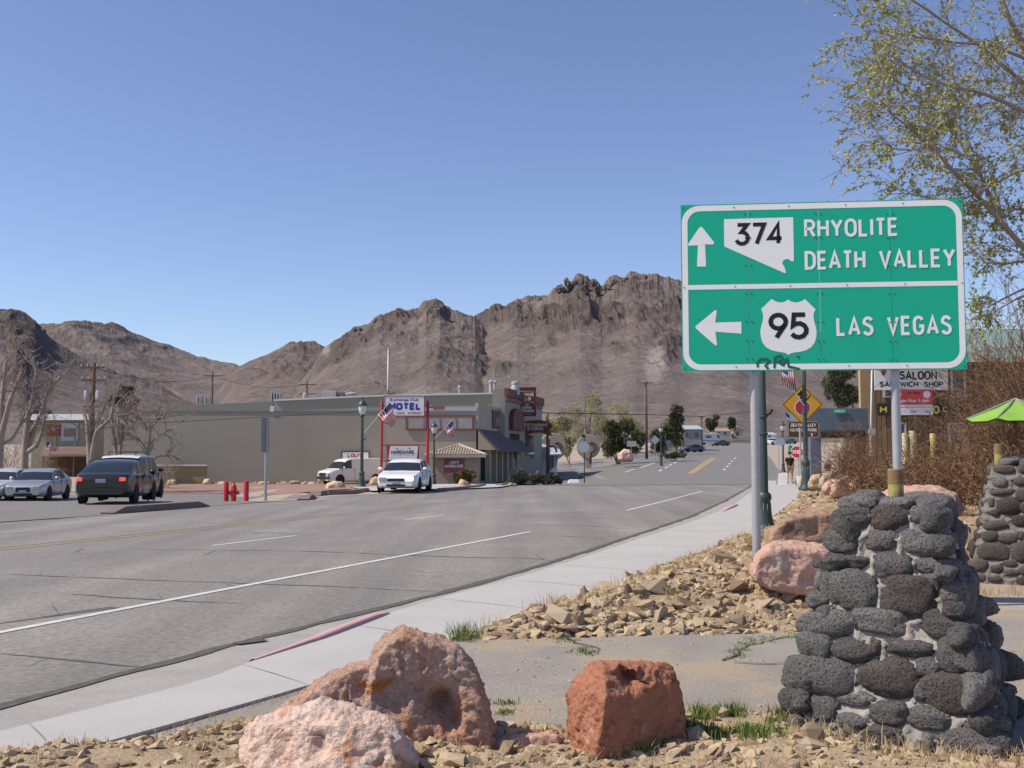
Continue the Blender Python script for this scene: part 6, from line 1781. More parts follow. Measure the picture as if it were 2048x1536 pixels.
hw_ = thing('hardware_sign', 'trapezoid white hardware sign hung between the red motel posts', 'sign', P(806, 921, my - .1))
mb = MB(); mb.prism([P(774, 921, my - .12), P(837, 921, my - .12), P(838, 891, my - .12), P(773, 891, my - .12)], (0, .1, 0)); mb.build('backing', M_REDPOST, hw_, world=True)
mb = MB(); mb.prism([P(776.5, 920, my - .16), P(833, 920, my - .16), P(836.5, 892, my - .16), P(780.5, 892, my - .16)], (0, .03, 0)); mb.build('sign_face', M_SIGNWHITE, hw_, world=True)
tf = frame_tf(776.5, 920, my - .17); W = P(834, 920, my).x - P(776.5, 920, my).x; H = P(776, 892, my).z - P(776, 920, my).z
letters(hw_, tf, '---', W * .4, H * .76, H * .13, M_FRAME, width=W * .28, w=.2)
letters(hw_, tf, 'HARDWARE', W * .1, H * .43, H * .25, M_SBLACK, width=W * .8, w=.2)
letters(hw_, tf, '---- ----', W * .12, H * .25, H * .1, M_SIGNRED, width=W * .74, w=.16)
letters(hw_, tf, '-----', W * .3, H * .1, H * .1, M_SIGNRED, width=W * .4, w=.16)
for x in (.3, .74):
    mb = MB(); poly_tf(mb, [(W * x + .07 * (1 if k % 2 else .4) * math.sin(k * PI / 5), H * .82 + .07 * (1 if k % 2 else .4) * math.cos(k * PI / 5)) for k in range(10)], tf, .006); mb.build('star', M_SIGNBLUE, hw_, world=True)
ls = thing('wall_sign', "white framed sign reading LOU'S HARDWARE above the van roof", 'sign', P(710, 925, 87.9))
tf, W, H = board(ls, 'sign_face', 684, 737, 904, 925, 87.9, M_SIGNWHITE, .1, frame=M_SBLACK, fw=.07)
letters(ls, tf, "LOU'S", W * .2, H * .48, H * .38, M_SIGNRED, width=W * .58, w=.26)
letters(ls, tf, 'HARDWARE', W * .14, H * .08, H * .3, M_SBLACK, width=W * .72, w=.24)
for u in (690, 732): vbox(MB(), u - .6, u + .6, 925, 972, 87.92, .08).build('leg', M_SBLACK, ls, world=True)
# vertical club sign and arrow sign
cs = thing('club_sign', 'tall dark red club sign with pale lettering at the building corner', 'sign', P(1054, 832, 95))
tf, W, H = board(cs, 'sign_face', 1037, 1071, 776, 831, 95, mat('club_red', (.13, .025, .03), rough=.5), .35, frame=mat('club_frame', (.1, .03, .03), rough=.6), fw=.06)
Mpale = mat('pale_letter', (.62, .58, .58), rough=.6)
for y_, h_, s_, w_ in ((.70, .13, 'EXCHANGE', .84), (.54, .13, 'CLUB', .45), (.36, .07, 'AND', .22), (.24, .1, 'DINING', .55), (.12, .1, 'RESTAURANT', .88), (.03, .06, '-----', .6)):
    letters(cs, tf, s_, W * (1 - w_) / 2, H * y_, H * h_, Mpale, width=W * w_, w=.2)
for y_ in (.47, .87):
    mb = MB(); poly_tf(mb, [(W * .08, H * y_), (W * .92, H * y_), (W * .92, H * (y_ + .02)), (W * .08, H * (y_ + .02))], tf, .006); mb.build('gold_line', M_YELLOWTRIM, cs, world=True)
for v in (790, 815): vbox(MB(), 1022, 1038, v, v + 2, 95.1, .12).build('bracket', M_BLACKTRIM, cs, world=True)
ay = 97.0
ar = thing('arrow_sign', 'rust red arched RESTAURANT CASINO arrow sign on a dark pole', 'sign', P(1095, 955, ay))
pts = [(1036, 858), (1042, 846), (1060, 842), (1080, 841), (1098, 845), (1105, 852), (1098, 860), (1102, 872), (1094, 868), (1078, 864), (1060, 866), (1052, 872), (1040, 866)]
mb = MB(); mb.prism([P(u, v, ay) for u, v in reversed(pts)], (0, .3, 0)); mb.build('sign_face', mat('arrow_red', (.15, .04, .025), rough=.6), ar, world=True)
mb = MB(); mb.tube([P(u, v, ay - .02) for u, v in pts + pts[:1]], .07, 6); mb.build('rim', M_YELLOWTRIM if False else mat('rim_rust', (.25, .09, .025), rough=.6), ar, world=True)
tf = frame_tf(1040, 860, ay - .05); wpx = lambda u: P(u, 860, ay).x - P(1040, 860, ay).x
letters(ar, tf, 'RESTAURANT', wpx(1044), P(0, 850.5, ay).z - P(0, 860, ay).z - .12, .3, Mpale, width=wpx(1096) - wpx(1044), w=.2)
letters(ar, tf, 'CASINO', wpx(1055), -.02, .3, Mpale, width=wpx(1086) - wpx(1055), w=.2)
a, b = P(1095, 960, ay + .15), P(1095, 826, ay + .15)
MB().tube([(a.x, a.y, -.8), (b.x, b.y, b.z)], .12, 10).build('pole', M_POLE, ar, world=True, smooth=True)
MB().tube([P(1100, 893, ay), P(1108, 893, ay), P(1113, 900, ay), P(1112, 905, ay)], .09, 6).build('scroll', M_BLACKTRIM, ar, world=True, smooth=True)
# ---------------------------------------------------------------- wayside signs
def post_sign(name, label, u, v_base, v_top, y, rad, zb=None, m=M_STEEL):
    b = P(u, v_base, y)
    t = thing(name, label, 'road sign', (b.x, b.y, fz(b.x, b.y) if zb is None else zb))
    z0 = t.location.z; z1 = P(u, v_top, y).z
    MB().lathe([(rad, -.05), (rad, z1 - z0)], n=10).build('post', m, t, smooth=True, angle=.6)
    return t
def octagon(cx, cz, r): return [(cx + r * math.cos(R(22.5 + 45 * k)), cz + r * math.sin(R(22.5 + 45 * k))) for k in range(8)]
def plate(parent, name, tf, pts, m, d0=0.0, th=.012):
    mb = MB(); mb.prism([tf(x, z, d0) for x, z in pts], tf(0, 0, -th) - tf(0, 0, 0)); return mb.build(name, m, parent, world=True)
M_DIAM = mat('sign_yellow', (.68, .36, .02), (.62, .33, .02), scale=2, rough=.45)
M_OCT = mat('sign_stop_red', (.42, .03, .05), rough=.45)
dm = post_sign('warning_sign', 'yellow diamond stop-ahead sign with black arrow and red octagon', 1602, 972, 855, 39.5, .035, .42)
tf = frame_tf(1605, 809, 39.45)
S = .77
plate(dm, 'sign_plate', tf, [(0, -S), (S, 0), (0, S), (-S, 0)], M_DIAM)
mb = MB(); ring_tf(mb, [(0, -S * .97), (S * .97, 0), (0, S * .97), (-S * .97, 0)], [(0, -S * .92), (S * .92, 0), (0, S * .92), (-S * .92, 0)], tf, .003); mb.build('border', M_SBLACK, dm, world=True)
mb = MB(); poly_tf(mb, [(-.08, .20), (.08, .20), (.08, .34), (.22, .34), (0, .58), (-.22, .34), (-.08, .34)], tf, .003); mb.build('arrow', M_SBLACK, dm, world=True)
plate(dm, 'octagon_edge', tf, octagon(0, -.11, .315), M_SWHITE, .003, .002); plate(dm, 'octagon', tf, octagon(0, -.11, .29), M_OCT, .006, .002)
bs = post_sign('park_sign', 'brown DEATH VALLEY NATIONAL PARK sign behind the diamond', 1617, 972, 845, 40.5, .035, .42)
tf, W, H = board(bs, 'sign_plate', 1576, 1638.5, 842, 876, 40.4, mat('sign_brown', (.11, .045, .03), rough=.5), .015)
mb = MB(); ring_tf(mb, rrect(.01, .01, W - .01, H - .01, .09), rrect(.03, .03, W - .03, H - .03, .075), tf, .003); mb.build('border', mat('dull_white', (.5, .46, .44), rough=.5), bs, world=True)
letters(bs, tf, 'DEATH VALLEY', W * .1, H * .66, H * .2, M_SWHITE, width=W * .8, w=.17)
letters(bs, tf, 'NATIONAL PARK', W * .08, H * .37, H * .2, M_SWHITE, width=W * .84, w=.17)
mb = MB(); poly_tf(mb, [(W * .745, H * .08), (W * .765, H * .08), (W * .765, H * .2), (W * .79, H * .2), (W * .755, H * .3), (W * .72, H * .2), (W * .745, H * .2)], tf, .004); mb.build('arrow', M_SWHITE, bs, world=True)
o = post_sign('stop_sign', 'red stop sign beyond the walking person', 1598, 955, 893, 64, .03)
tf = frame_tf(1594, 904, 63.95, R(-20)); plate(o, 'sign_plate', tf, octagon(0, 0, .4), M_SWHITE); plate(o, 'face', tf, octagon(0, 0, .37), M_OCT, .004, .002); letters(o, tf, 'STOP', -.27, -.11, .22, M_SWHITE, width=.54, w=.18)
o = post_sign('street_plate', 'small green street name plate above the walking person', 1582, 955, 890, 66, .03); tf = frame_tf(1577, 907, 65.95); plate(o, 'sign_plate', tf, [(0, 0), (.25, 0), (.25, .5), (0, .5)], M_SGREEN)
o = post_sign('grey_road_sign', 'tall grey sign pole seen edge-on before the long wall', 531, 990, 840, 43.5, .06); c = P(529, 905, 43.4)
MB().box((c.x, c.y, c.z + .72), (.9, .05, 1.42), rz=R(84)).build('sign_plate', mat('grey_sign_edge', (.2, .2, .21), rough=.6), o, world=True, bevel=.01)
o = post_sign('stop_sign', 'back of an octagonal sign on a thin post at the far corner', 1169, 957, 868, 72, .035, m=M_BLACKTRIM); tf = frame_tf(1167, 894, 71.95); plate(o, 'sign_plate', tf, octagon(0, 0, .40), M_FRAME); plate(o, 'cap_plate', tf, [(-.12, .68), (.14, .68), (.14, .82), (-.12, .82)], M_SBLACK, .03, .1)
o = post_sign('diamond_sign', 'grey back of a diamond sign up the road', 1310, 918, 872, 128, .05); tf = frame_tf(1310, 880, 127.9); plate(o, 'sign_plate', tf, [(0, -.58), (.58, 0), (0, .58), (-.58, 0)], M_FRAME)
o = post_sign('rectangular_sign', 'pale rectangular sign back before the dark bushes', 1263, 915, 882, 118, .05); tf = frame_tf(1254, 893, 117.9); plate(o, 'sign_plate', tf, [(0, 0), (1.05, 0), (1.05, .6), (0, .6)], mat('pale_sign', (.42, .42, .4), rough=.6))
o = post_sign('route_sign', 'small pale route sign by the far lot', 1558, 930, 880, 80, .03); tf = frame_tf(1552, 890, 79.9); plate(o, 'sign_plate', tf, [(0, 0), (.6, 0), (.6, .55), (0, .55)], M_FRAME)
# round tan discs on posts
M_DISC = mat('tan_disc', (.40, .34, .29), (.34, .29, .25), scale=1.2, rough=.9)
for u, v, r_px, pu, lb in ((1177, 893, 24, 1181, 'round tan disc monument with dark scroll behind the octagonal sign'), (1106, 893, 27, 1112, 'round tan disc monument beside the white eatery')):
    y = 118; c = P(u, v, y); rad = r_px * y / 2100
    t = thing('disc_monument', lb, 'monument', (c.x, c.y, fz(c.x, c.y)))
    MB().lathe([(rad * .96, 0), (rad, .06), (rad, .3), (rad * .96, .36)], (c.x, c.y, c.z), n=36, axis='Y').build('disc', M_DISC, t, world=True, smooth=True, angle=.6)
    MB().tube([P(pu, 927, y - .05), P(pu, 905, y - .05), P(pu + 8, 900, y - .05), P(pu + 10, 890, y - .05), P(pu + 4, 885, y - .05), P(pu - 3, 886, y - .05)], .13, 7).build('scroll', mat('dark_scroll', (.12, .06, .05), rough=.8), t, world=True, smooth=True)
    MB().box((c.x, c.y + .2, (c.z - rad + fz(c.x, c.y)) / 2), (rad * .5, .3, max(c.z - rad - fz(c.x, c.y), .1) + .3)).build('plinth', M_DISC, t, world=True)
# sandwich boards
def sandwich(label, u, v, y, w, h, lean, rz, face=M_SIGNWHITE, txt=None):
    b = P(u, v, y); t = thing('sandwich_board', label, 'sandwich board', (b.x, b.y, fz(b.x, b.y)), rz)
    for s in (-1, 1):
        o_ = Vector((0, s * .28, 0)); up = Vector((lean, -s * .26, h)); mb = MB()
        q = [Vector((-w / 2, 0, .02)) + o_, Vector((w / 2, 0, .02)) + o_, Vector((w / 2, 0, 0)) + o_ + up, Vector((-w / 2, 0, 0)) + o_ + up]
        mb.prism(q, (0, .02, 0)); mb.build('panel', face, t)
    if txt:
        for k, s_ in enumerate(txt):
            mb = MB(); text_mesh(mb, s_, -w * .36, h * (.68 - k * .22), h * .13, lambda x, z, d=0.0: Vector((x + lean * z / h, -.28 + .26 * z / h - .012 - d, z)), width=w * .72, w=.16)
            mb.build('lettering', M_SBLACK if False else mat('soft_ink', (.2, .2, .22), rough=.7), t, fix=False)
    return t
sandwich('white sandwich board on the sidewalk beside the walking person', 1562, 948, 58, .5, .66, .12, 0, txt=('---', '----', '---'))
sandwich('bright white sandwich board leaning before the eatery', 1098, 955, 92, .5, 1.15, .55, R(-8))
sandwich('small white board by the diamond sign post', 1597, 944, 58, .3, .5, .0, 0)
# bollards and hydrant
def bollard(label, u, y, h, rad):
    p = P(u, 900, y); t = thing('bollard', label, 'bollard', (p.x, p.y, fz(p.x, y)), group='red bollards by the hydrant')
    MB().lathe([(rad, -.05), (rad, h - .06), (rad * .85, h - .02), (rad * .3, h)], n=14).build('shaft', M_REDHYD, t, smooth=True, angle=.7)
    MB().lathe([(rad * 1.25, -.04), (rad * 1.2, .03)], n=14).build('footing', M_CONC, t, smooth=True, angle=.6)
bollard('red bollard left of the hydrant', 454, 44, .9, .105); bollard('red bollard right of the hydrant', 494, 43.6, .93, .105)
p = P(469, 900, 44); t = thing('fire_hydrant', 'red fire hydrant between two red bollards', 'fire hydrant', (p.x, p.y, fz(p.x, 44)))
MB().lathe([(.16, 0), (.16, .04), (.11, .06), (.11, .5), (.15, .52), (.15, .56), (.12, .58), (.11, .7), (.06, .8), (.035, .82), (.035, .88)], n=16).build('barrel', M_REDHYD, t, smooth=True, angle=.7)
MB().lathe([(.06, .09), (.06, .17), (.075, .17), (.075, .22)], (0, 0, .43), n=10, axis='X').build('outlet', M_REDHYD, t, smooth=True, angle=.6)
MB().lathe([(.06, -.09), (.06, -.17), (.075, -.17), (.075, -.22)], (0, 0, .43), n=10, axis='X').build('outlet', M_REDHYD, t, smooth=True, angle=.6)
MB().lathe([(.08, -.09), (.08, -.16), (.095, -.16), (.095, -.21)], (0, 0, .36), n=10, axis='Y').build('pumper_outlet', M_REDHYD, t, smooth=True, angle=.6)
# kerb islands
def kerb_block(label, px, w, h, tipm=None):
    pts = [GR(u, v) for u, v in px]; q = resample(pts, step=.5); rows = []
    for i, p in enumerate(q):
        a, b = q[max(0, i - 1)], q[min(len(q) - 1, i + 1)]; d = (b - a).normalized(); n = Vector((-d.y, d.x, 0)); z = fz(p.x, p.y)
        e = min(1, min(i, len(q) - 1 - i) / 1.2 + .25)
        rows.append([Vector((p.x, p.y, z)) + n * w * .5 - Vector((0, 0, .02)), Vector((p.x, p.y, z + h * e)) + n * w * .42, Vector((p.x, p.y, z + h * e)) - n * w * .42, Vector((p.x, p.y, z)) - n * w * .5 - Vector((0, 0, .02))])
    mb = MB().grid(rows)
    o = mb.build('kerb_block', M_KERBDARK, None)
    return tag(o, label, 'kerb')
kerb_block('long brown kerb island before the dark sedan', [(214, 1029), (250, 1026), (330, 1020), (408, 1014)], .5, .2)
kerb_block('short kerb nose with reddish end in the road', [(606, 1001), (622, 998)], .5, .18)
kerb_block('curved dark kerb in front of the tan boulders', [(618, 992), (660, 990), (700, 988), (735, 982)], .35, .16)
kerb_block('dark kerb run right of the white sedan', [(872, 984), (910, 981), (950, 977), (968, 973)], .35, .16)
kerb_block('kerb run before the round grey bush', [(996, 974), (1025, 971)], .35, .16)
kerb_block('kerb end at the foot of the octagonal sign', [(1158, 957), (1184, 956)], .4, .16)
# ---------------------------------------------------------------- utility poles and wires
def utility_pole(label, u, v_top, y, arms, r0=.15, trans=(), zb=None, m=M_POLE):
    a = P(u, v_top, y); z0 = fz(a.x, y) if zb is None else zb
    t = thing('utility_pole', label, 'utility pole', (a.x, a.y, z0), group='wooden utility poles')
    MB().tube([(0, 0, -.2), (0, 0, (a.z - z0) * .5), (0, 0, a.z - z0)], [r0, r0 * .88, r0 * .7], 10).build('pole', m, t, smooth=True)
    for (u0, u1, v) in arms:
        p0, p1 = P(u0, v, y - .15), P(u1, v, y - .15)
        MB().box(((p0 + p1) / 2), ((p1 - p0).length, .1, .13)).build('crossarm', m, t, world=True)
        for k in (.04, .3, .7, .96):
            q = p0.lerp(p1, k); MB().lathe([(.05, 0), (.07, .06), (.04, .14), (.06, .18), (.02, .24)], q + Vector((0, 0, .06)), n=8).build('insulator', M_FRAME, t, world=True, smooth=True)
    for (u0, u1, v0, v1) in trans:
        p0, p1 = P(u0, v1, y - .2), P(u1, v0, y - .2); r = (p1.x - p0.x) / 2
        MB().lathe([(r * .92, 0), (r, .05), (r, p1.z - p0.z - .08), (r * .8, p1.z - p0.z)], (p0.x + r, y - .2, p0.z), n=14).build('transformer', M_FRAME, t, world=True, smooth=True, angle=.6)
    return t
utility_pole('tall pole with two crossarms and grey transformers behind the bare trees', 187, 726, 84, [(161, 208, 735), (162, 212, 760), (167, 200, 813)], .26, [(168, 178, 781, 799), (191, 203, 781, 799)])
utility_pole('single crossarm pole behind the roof coolers', 425, 742, 150, [(406, 446, 751.5)], .2)
utility_pole('two crossarm pole behind the middle of the roof', 614, 761, 160, [(597, 633, 769), (597, 633, 788)], .2, [(606, 615, 786, 797)])
utility_pole('pole with a small top bracket by the far corner', 1292, 763, 140, [(1284, 1305, 766)], .2)
utility_pole('slim far pole right of the grey house', 1403, 832, 200, [(1398, 1408, 834)], .2)
utility_pole('dark stub pole far behind the roof', 706, 782, 170, [(693, 715, 792)], .2)
a = P(777, 690, 160); t = thing('light_mast', 'tall thin grey light mast against the hill', 'light mast', (a.x, a.y, fz(a.x, 160)))
MB().tube([(0, 0, 0), (0, 0, a.z - t.location.z)], [.22, .12], 10).build('mast', M_STEEL, t, smooth=True)
b = P(789, 688, 160); MB().tube([a, b], .07, 6).build('arm', M_STEEL, t, world=True); MB().box((b.x, b.y, b.z), (.7, .4, .2)).build('lamp_head', M_STEEL, t, world=True, bevel=.04)
MB().box(P(773, 689, 160), (.6, .4, .2)).build('lamp_head', M_STEEL, t, world=True, bevel=.04)
def wire(label, pts, r=.03, sag=.0):
    q = []
    for (a, b) in zip(pts, pts[1:]):
        for k in range(12):
            f = k / 12; p = a.lerp(b, f); p = Vector((p.x, p.y, p.z - sag * 4 * f * (1 - f))); q.append(p)
    q.append(pts[-1]); o = MB().tube(q, r, 5).build('overhead_wire', M_WIRE, None, smooth=True); return tag(o, label, 'wire')
wire('overhead wire crossing the far street before the hill', [P(1040, 822, 108), P(1095, 826, 110), P(1292, 829, 140), P(1403, 833, 200), P(1545, 820, 150)], .05)
wire('thin wire crossing in front of the long wall', [P(-40, 843, 60), P(330, 845, 60), P(724, 823, 60)], .014)
wire('second thin wire at the upper left of the long wall', [P(187, 735, 84), P(425, 751, 150), P(614, 769, 160)], .025, 1.0)
# lime green parasol
t = thing('parasol', 'lime green parasol glowing behind the brown brush at the right', 'parasol', P(2030, 960, 18.2))
ap = P(2030, 797, 18.2); rim = []
M_LIME = mat('lime_canvas', (.17, .36, .05), (.24, .44, .08), scale=3, rough=.8)
zr = P(2030, 838, 18.2).z
for k in range(8):
    a0, a1 = k * PI / 4, (k + 1) * PI / 4; r = .85
    rows = [[ap + Vector((r * f * math.cos(a0 + (a1 - a0) * j / 4) , r * f * math.sin(a0 + (a1 - a0) * j / 4), (zr - ap.z) * f ** .8 + (.05 if j in (1, 2, 3) else 0) * f * -1)) for j in range(5)] for f in (0.02, .35, .7, 1)]
    MB().grid(rows).build('canopy_panel', M_LIME, t, world=True, smooth=True)
    e = ap + Vector((r * math.cos(a0), r * math.sin(a0), zr - ap.z)); MB().tube([ap, e], .012, 5).build('rib', M_STEEL, t, world=True)
MB().tube([(ap.x, ap.y, .3), ap], .018, 8).build('pole', M_POLE, t, world=True)
# motorcycle beside the portico
p = P(1655, 960, 47); t = thing('motorcycle', 'parked black and chrome motorcycle beside the blue portico post', 'motorcycle', (p.x, p.y, .28), R(70))
for x in (-.72, .72):
    w = thing_part('wheel', t, (x, 0, .32)); mb = MB()
    ring = [[(.27 * 1 * math.cos(a) + .05 * math.cos(a) * math.cos(b_), .05 * math.sin(b_), .27 * math.sin(a) + .05 * math.sin(a) * math.cos(b_)) for b_ in np.linspace(0, 2 * PI, 7)] for a in np.linspace(0, 2 * PI, 21)]
    mb.grid(ring).build('tyre', M_TYRE, w, smooth=True); MB().lathe([(.24, -.02), (.24, .02), (.05, .06)], n=16, axis='Y').build('rim', M_RIM, w)
M_CHROME = mat('chrome', (.7, .7, .72), rough=.12, metal=1)
MB().lathe([(.05, -.25), (.14, -.12), (.15, .1), (.04, .28)], (.12, 0, .85), n=12, axis='X').build('tank', M_BLACKTRIM, t, smooth=True)
MB().box((-.4, 0, .78), (.6, .24, .1)).build('seat', M_BLACKTRIM, t, bevel=.03); MB().box((.02, 0, .5), (.42, .28, .36)).build('engine', M_CHROME, t, bevel=.04)
MB().tube([(.72, .07, .32), (.45, .07, 1.0)], .025, 6).build('fork', M_CHROME, t); MB().tube([(.72, -.07, .32), (.45, -.07, 1.0)], .025, 6).build('fork', M_CHROME, t)
MB().tube([(.38, -.4, 1.08), (.44, 0, 1.05), (.38, .4, 1.08)], .018, 6).build('handlebar', M_CHROME, t); MB().lathe([(.02, .0), (.1, .1), (.1, .14)], (.5, 0, .98), n=12, axis='X').build('headlight', M_HEADLAMP, t, smooth=True)
MB().tube([(.1, -.17, .4), (-.3, -.2, .32), (-1.0, -.2, .34)], .045, 8).build('exhaust', M_CHROME, t, smooth=True)
# little hat-shaped stone on the drive edge is part of the rubble; litter scrap beside the corner kerb
o = MB().box((0, 0, .15), (1.0, .6, .3), taper=.7).build('white_block', M_SIGNWHITE, None, bevel=.05); p = GR(1148, 967); o.location = p; tag(o, 'low white painted block at the street corner kerb', 'block')
# ================================================================== vegetation
def seg_mesh(name, segs, m, parent=None, sides=3, world=True):
    """segs: arrays p0 (n,3), p1 (n,3), r0 (n), r1 (n) -> prisms"""
    p0, p1, r0, r1 = [np.asarray(a, float) for a in segs]
    d = p1 - p0; L = np.linalg.norm(d, axis=1, keepdims=True); d = d / np.maximum(L, 1e-9)
    h = np.where(np.abs(d[:, 2:3]) > .9, np.array([[1., 0, 0]]), np.array([[0, 0, 1.]]))
    u = np.cross(d, h); u /= np.linalg.norm(u, axis=1, keepdims=True); w = np.cross(d, u)
    n = len(p0); V = np.empty((n, 2 * sides, 3))
    for k in range(sides):
        a = 2 * PI * k / sides
        o = u * math.cos(a) + w * math.sin(a)
        V[:, k] = p0 + o * r0[:, None]; V[:, sides + k] = p1 + o * r1[:, None]
    f = np.array([[k, (k + 1) % sides, sides + (k + 1) % sides, sides + k] for k in range(sides)])
    Fc = (f[None] + (np.arange(n) * 2 * sides)[:, None, None]).reshape(-1, 4)
    V = V.reshape(-1, 3)
    if parent is not None and world: V = V - np.array(xf(parent).translation[:])
    return np_mesh(name, V, Fc, m, parent, smooth=sides > 3)
def leaf_mesh(name, pts, dirs, size, m, parent=None, aspect=.45, seed=0, midx=None):
    r = np.random.default_rng(seed); n = len(pts)
    d = dirs / np.maximum(np.linalg.norm(dirs, axis=1, keepdims=True), 1e-9)
    s = r.normal(size=(n, 3)); s = np.cross(d, s); s /= np.maximum(np.linalg.norm(s, axis=1, keepdims=True), 1e-9)
    sz = (np.asarray(size) * r.uniform(.6, 1.3, n))[:, None]
    nrm = np.cross(d, s)
    V = np.stack([pts, pts + d * sz * .5 + s * sz * aspect * .5 + nrm * sz * .06, pts + d * sz, pts + d * sz * .5 - s * sz * aspect * .5 + nrm * sz * .06], 1).reshape(-1, 3)
    Fc = np.arange(4 * n).reshape(-1, 4)
    if parent is not None: V = V - np.array(xf(parent).translation[:])
    return np_mesh(name, V, Fc, m, parent, midx=midx)
class Grow:
    def __init__(s, seed): s.r = np.random.default_rng(seed); s.p0 = []; s.p1 = []; s.r0 = []; s.r1 = []; s.tips = []; s.lv = []
    def seg(s, a, b, ra, rb, lv=0): s.p0.append(a); s.p1.append(b); s.r0.append(ra); s.r1.append(rb); s.lv.append(lv)
    def branch(s, p, d, L, rad, lv, maxlv, nsub=4, wander=.25, up=.1, droop=0.0, spread=.7, shrink=.6, steps=5, rmin=.004, tipf=.45):
        r = s.r; p = np.array(p, float); d = np.array(d, float); d /= np.linalg.norm(d)
        pts = [p.copy()]; dirs = [d.copy()]
        for k in range(steps):
            d = d + r.normal(0, wander, 3) / math.sqrt(steps) + np.array([0, 0, up - droop * (k / steps)]) / steps
            d /= np.linalg.norm(d); q = p + d * L / steps
            ra = max(rad * (1 - (1 - tipf) * k / steps), rmin); rb = max(rad * (1 - (1 - tipf) * (k + 1) / steps), rmin)
            s.seg(p, q, ra, rb, lv); p = q; pts.append(p.copy()); dirs.append(d.copy())
        if lv >= maxlv: s.tips.append((pts, dirs)); return
        for k in range(nsub):
            t = (k + r.uniform(.3, 1.0)) / nsub; t = .25 + .75 * t if lv == 0 else .15 + .85 * t
            i = min(int(t * steps), steps - 1); f = t * steps - i
            q = pts[i] + (pts[i + 1] - pts[i]) * min(f, 1)
            nd = dirs[i] + r.normal(0, spread, 3); nd[2] += up * .5 - droop * .4
            s.branch(q, nd, L * shrink * r.uniform(.7, 1.25), max(rad * .55 * (1 - .4 * t), rmin), lv + 1, maxlv, nsub, wander, up, droop, spread, shrink, max(3, steps - 1), rmin, tipf)
    def arrays(s, sel=None):
        k = [i for i in range(len(s.p0)) if sel is None or sel(s.lv[i])]
        return [np.array([x[i] for i in k]) for x in (s.p0, s.p1, s.r0, s.r1)]
M_BARK = mat('grey_bark', (.24, .2, .17), (.32, .27, .23), scale=3, rough=.95, coord='World')
M_TWIG = mat('bare_twig', (.33, .27, .225), (.25, .2, .17), scale=3, rough=.95, coord='World')
M_PALEBARK = mat('pale_bark', (.36, .31, .27), (.24, .19, .165), scale=1.2, rough=.95, coord='World')
M_BROWNTWIG = mat('brown_twig', (.225, .135, .085), (.15, .09, .055), scale=1.5, rough=.95, coord='World')
M_DRYLEAF = mat('dry_leaf', (.25, .135, .055), (.17, .095, .045), scale=2, rough=.95, coord='World')
M_SPRING = mat('spring_leaf', (.36, .37, .12), (.27, .29, .09), scale=1.5, rough=.7, coord='World')
M_SPRING2 = mat('spring_leaf_pale', (.34, .34, .14), (.27, .275, .12), scale=.4, rough=.8, coord='World')
M_PINE = mat('pine_needle', (.05, .065, .03), (.075, .085, .035), scale=.6, rough=.8, coord='World')
M_JOSHUA = mat('spiky_leaf', (.10, .11, .035), (.05, .06, .025), scale=.6, rough=.8, coord='World')
M_GREYLEAF = mat('grey_green_leaf', (.11, .12, .085), (.08, .09, .065), scale=2, rough=.85, coord='World')
M_GRASS = mat('green_grass', (.11, .18, .03), (.16, .2, .05), scale=4, rough=.7, coord='World')
M_STRAW = mat('straw', (.46, .36, .2), (.36, .27, .14), scale=4, rough=.9, coord='World')

# ---------------------------------------------------------------- leafing elm reaching in from the right
ty = 15.5
elm = thing('elm_tree', 'leafing elm with thin drooping branches reaching in behind the guide sign', 'tree', (10.4, ty + .5, .2))
g = Grow(11)
def limb(pxs, r0, r1, subs, dz=0.0, seed=0, sublen=1.1, lv=0):
    pts = []
    for i, (u, v, y) in enumerate(pxs):
        if u < 1930: u = 1930 - (1930 - u) * .70
        pts.append(np.array(P(u, v, y)[:]))
    q = resample([Vector(p) for p in pts], 22); q = smooth_line(q, 1); q = resample(q, 26)
    n = len(q); r = g.r
    for i in range(n - 1):
        ra = r0 + (r1 - r0) * i / n; rb = r0 + (r1 - r0) * (i + 1) / n
        a = np.array(q[i][:]); b = np.array(q[i + 1][:]); g.seg(a, b, ra, rb, lv)
    for k in range(subs):
        t = r.uniform(.12, 1) if k > 2 else 1 - .05 * k
        i = min(int(t * (n - 1)), n - 2); a = np.array(q[i][:]); d = np.array((q[i + 1] - q[i]).normalized()[:])
        nd = d * .9 + r.normal(0, .55, 3); nd[1] *= .8
        g.branch(a, nd, sublen * r.uniform(.55, 1.2), max(.013 * (1 - t * .5), .005), 1, 3, 4, .3, .0, .35, .55, .62, 5, .0032)
Yt = ty
TK = (2330, 900, Yt + .5)
limb([(2330, 905, Yt + .5), (2300, 760, Yt + .4), (2230, 640, Yt + .2), (2120, 560, Yt), (2047, 497, Yt - .3), (2000, 440, Yt - .6), (1916, 356, Yt - 1.0), (1860, 314, Yt - 1.2), (1800, 268, Yt - 1.4), (1735, 240, Yt - 1.5), (1690, 200, Yt - 1.6)], .085, .006, 34, sublen=.72)
limb([(2000, 440, Yt - .6), (1972, 375, Yt - .2), (1949, 323, Yt), (1897, 267, Yt + .3), (1840, 215, Yt + .5), (1760, 170, Yt + .6), (1700, 150, Yt + .6)], .035, .006, 32, sublen=.72)
limb([(2230, 640, Yt + .2), (2190, 420, Yt + .4), (2120, 270, Yt + .3), (2047, 220, Yt), (1958, 183, Yt - .4), (1880, 172, Yt - .7), (1800, 150, Yt - .9), (1720, 110, Yt - 1)], .07, .006, 34, sublen=.72)
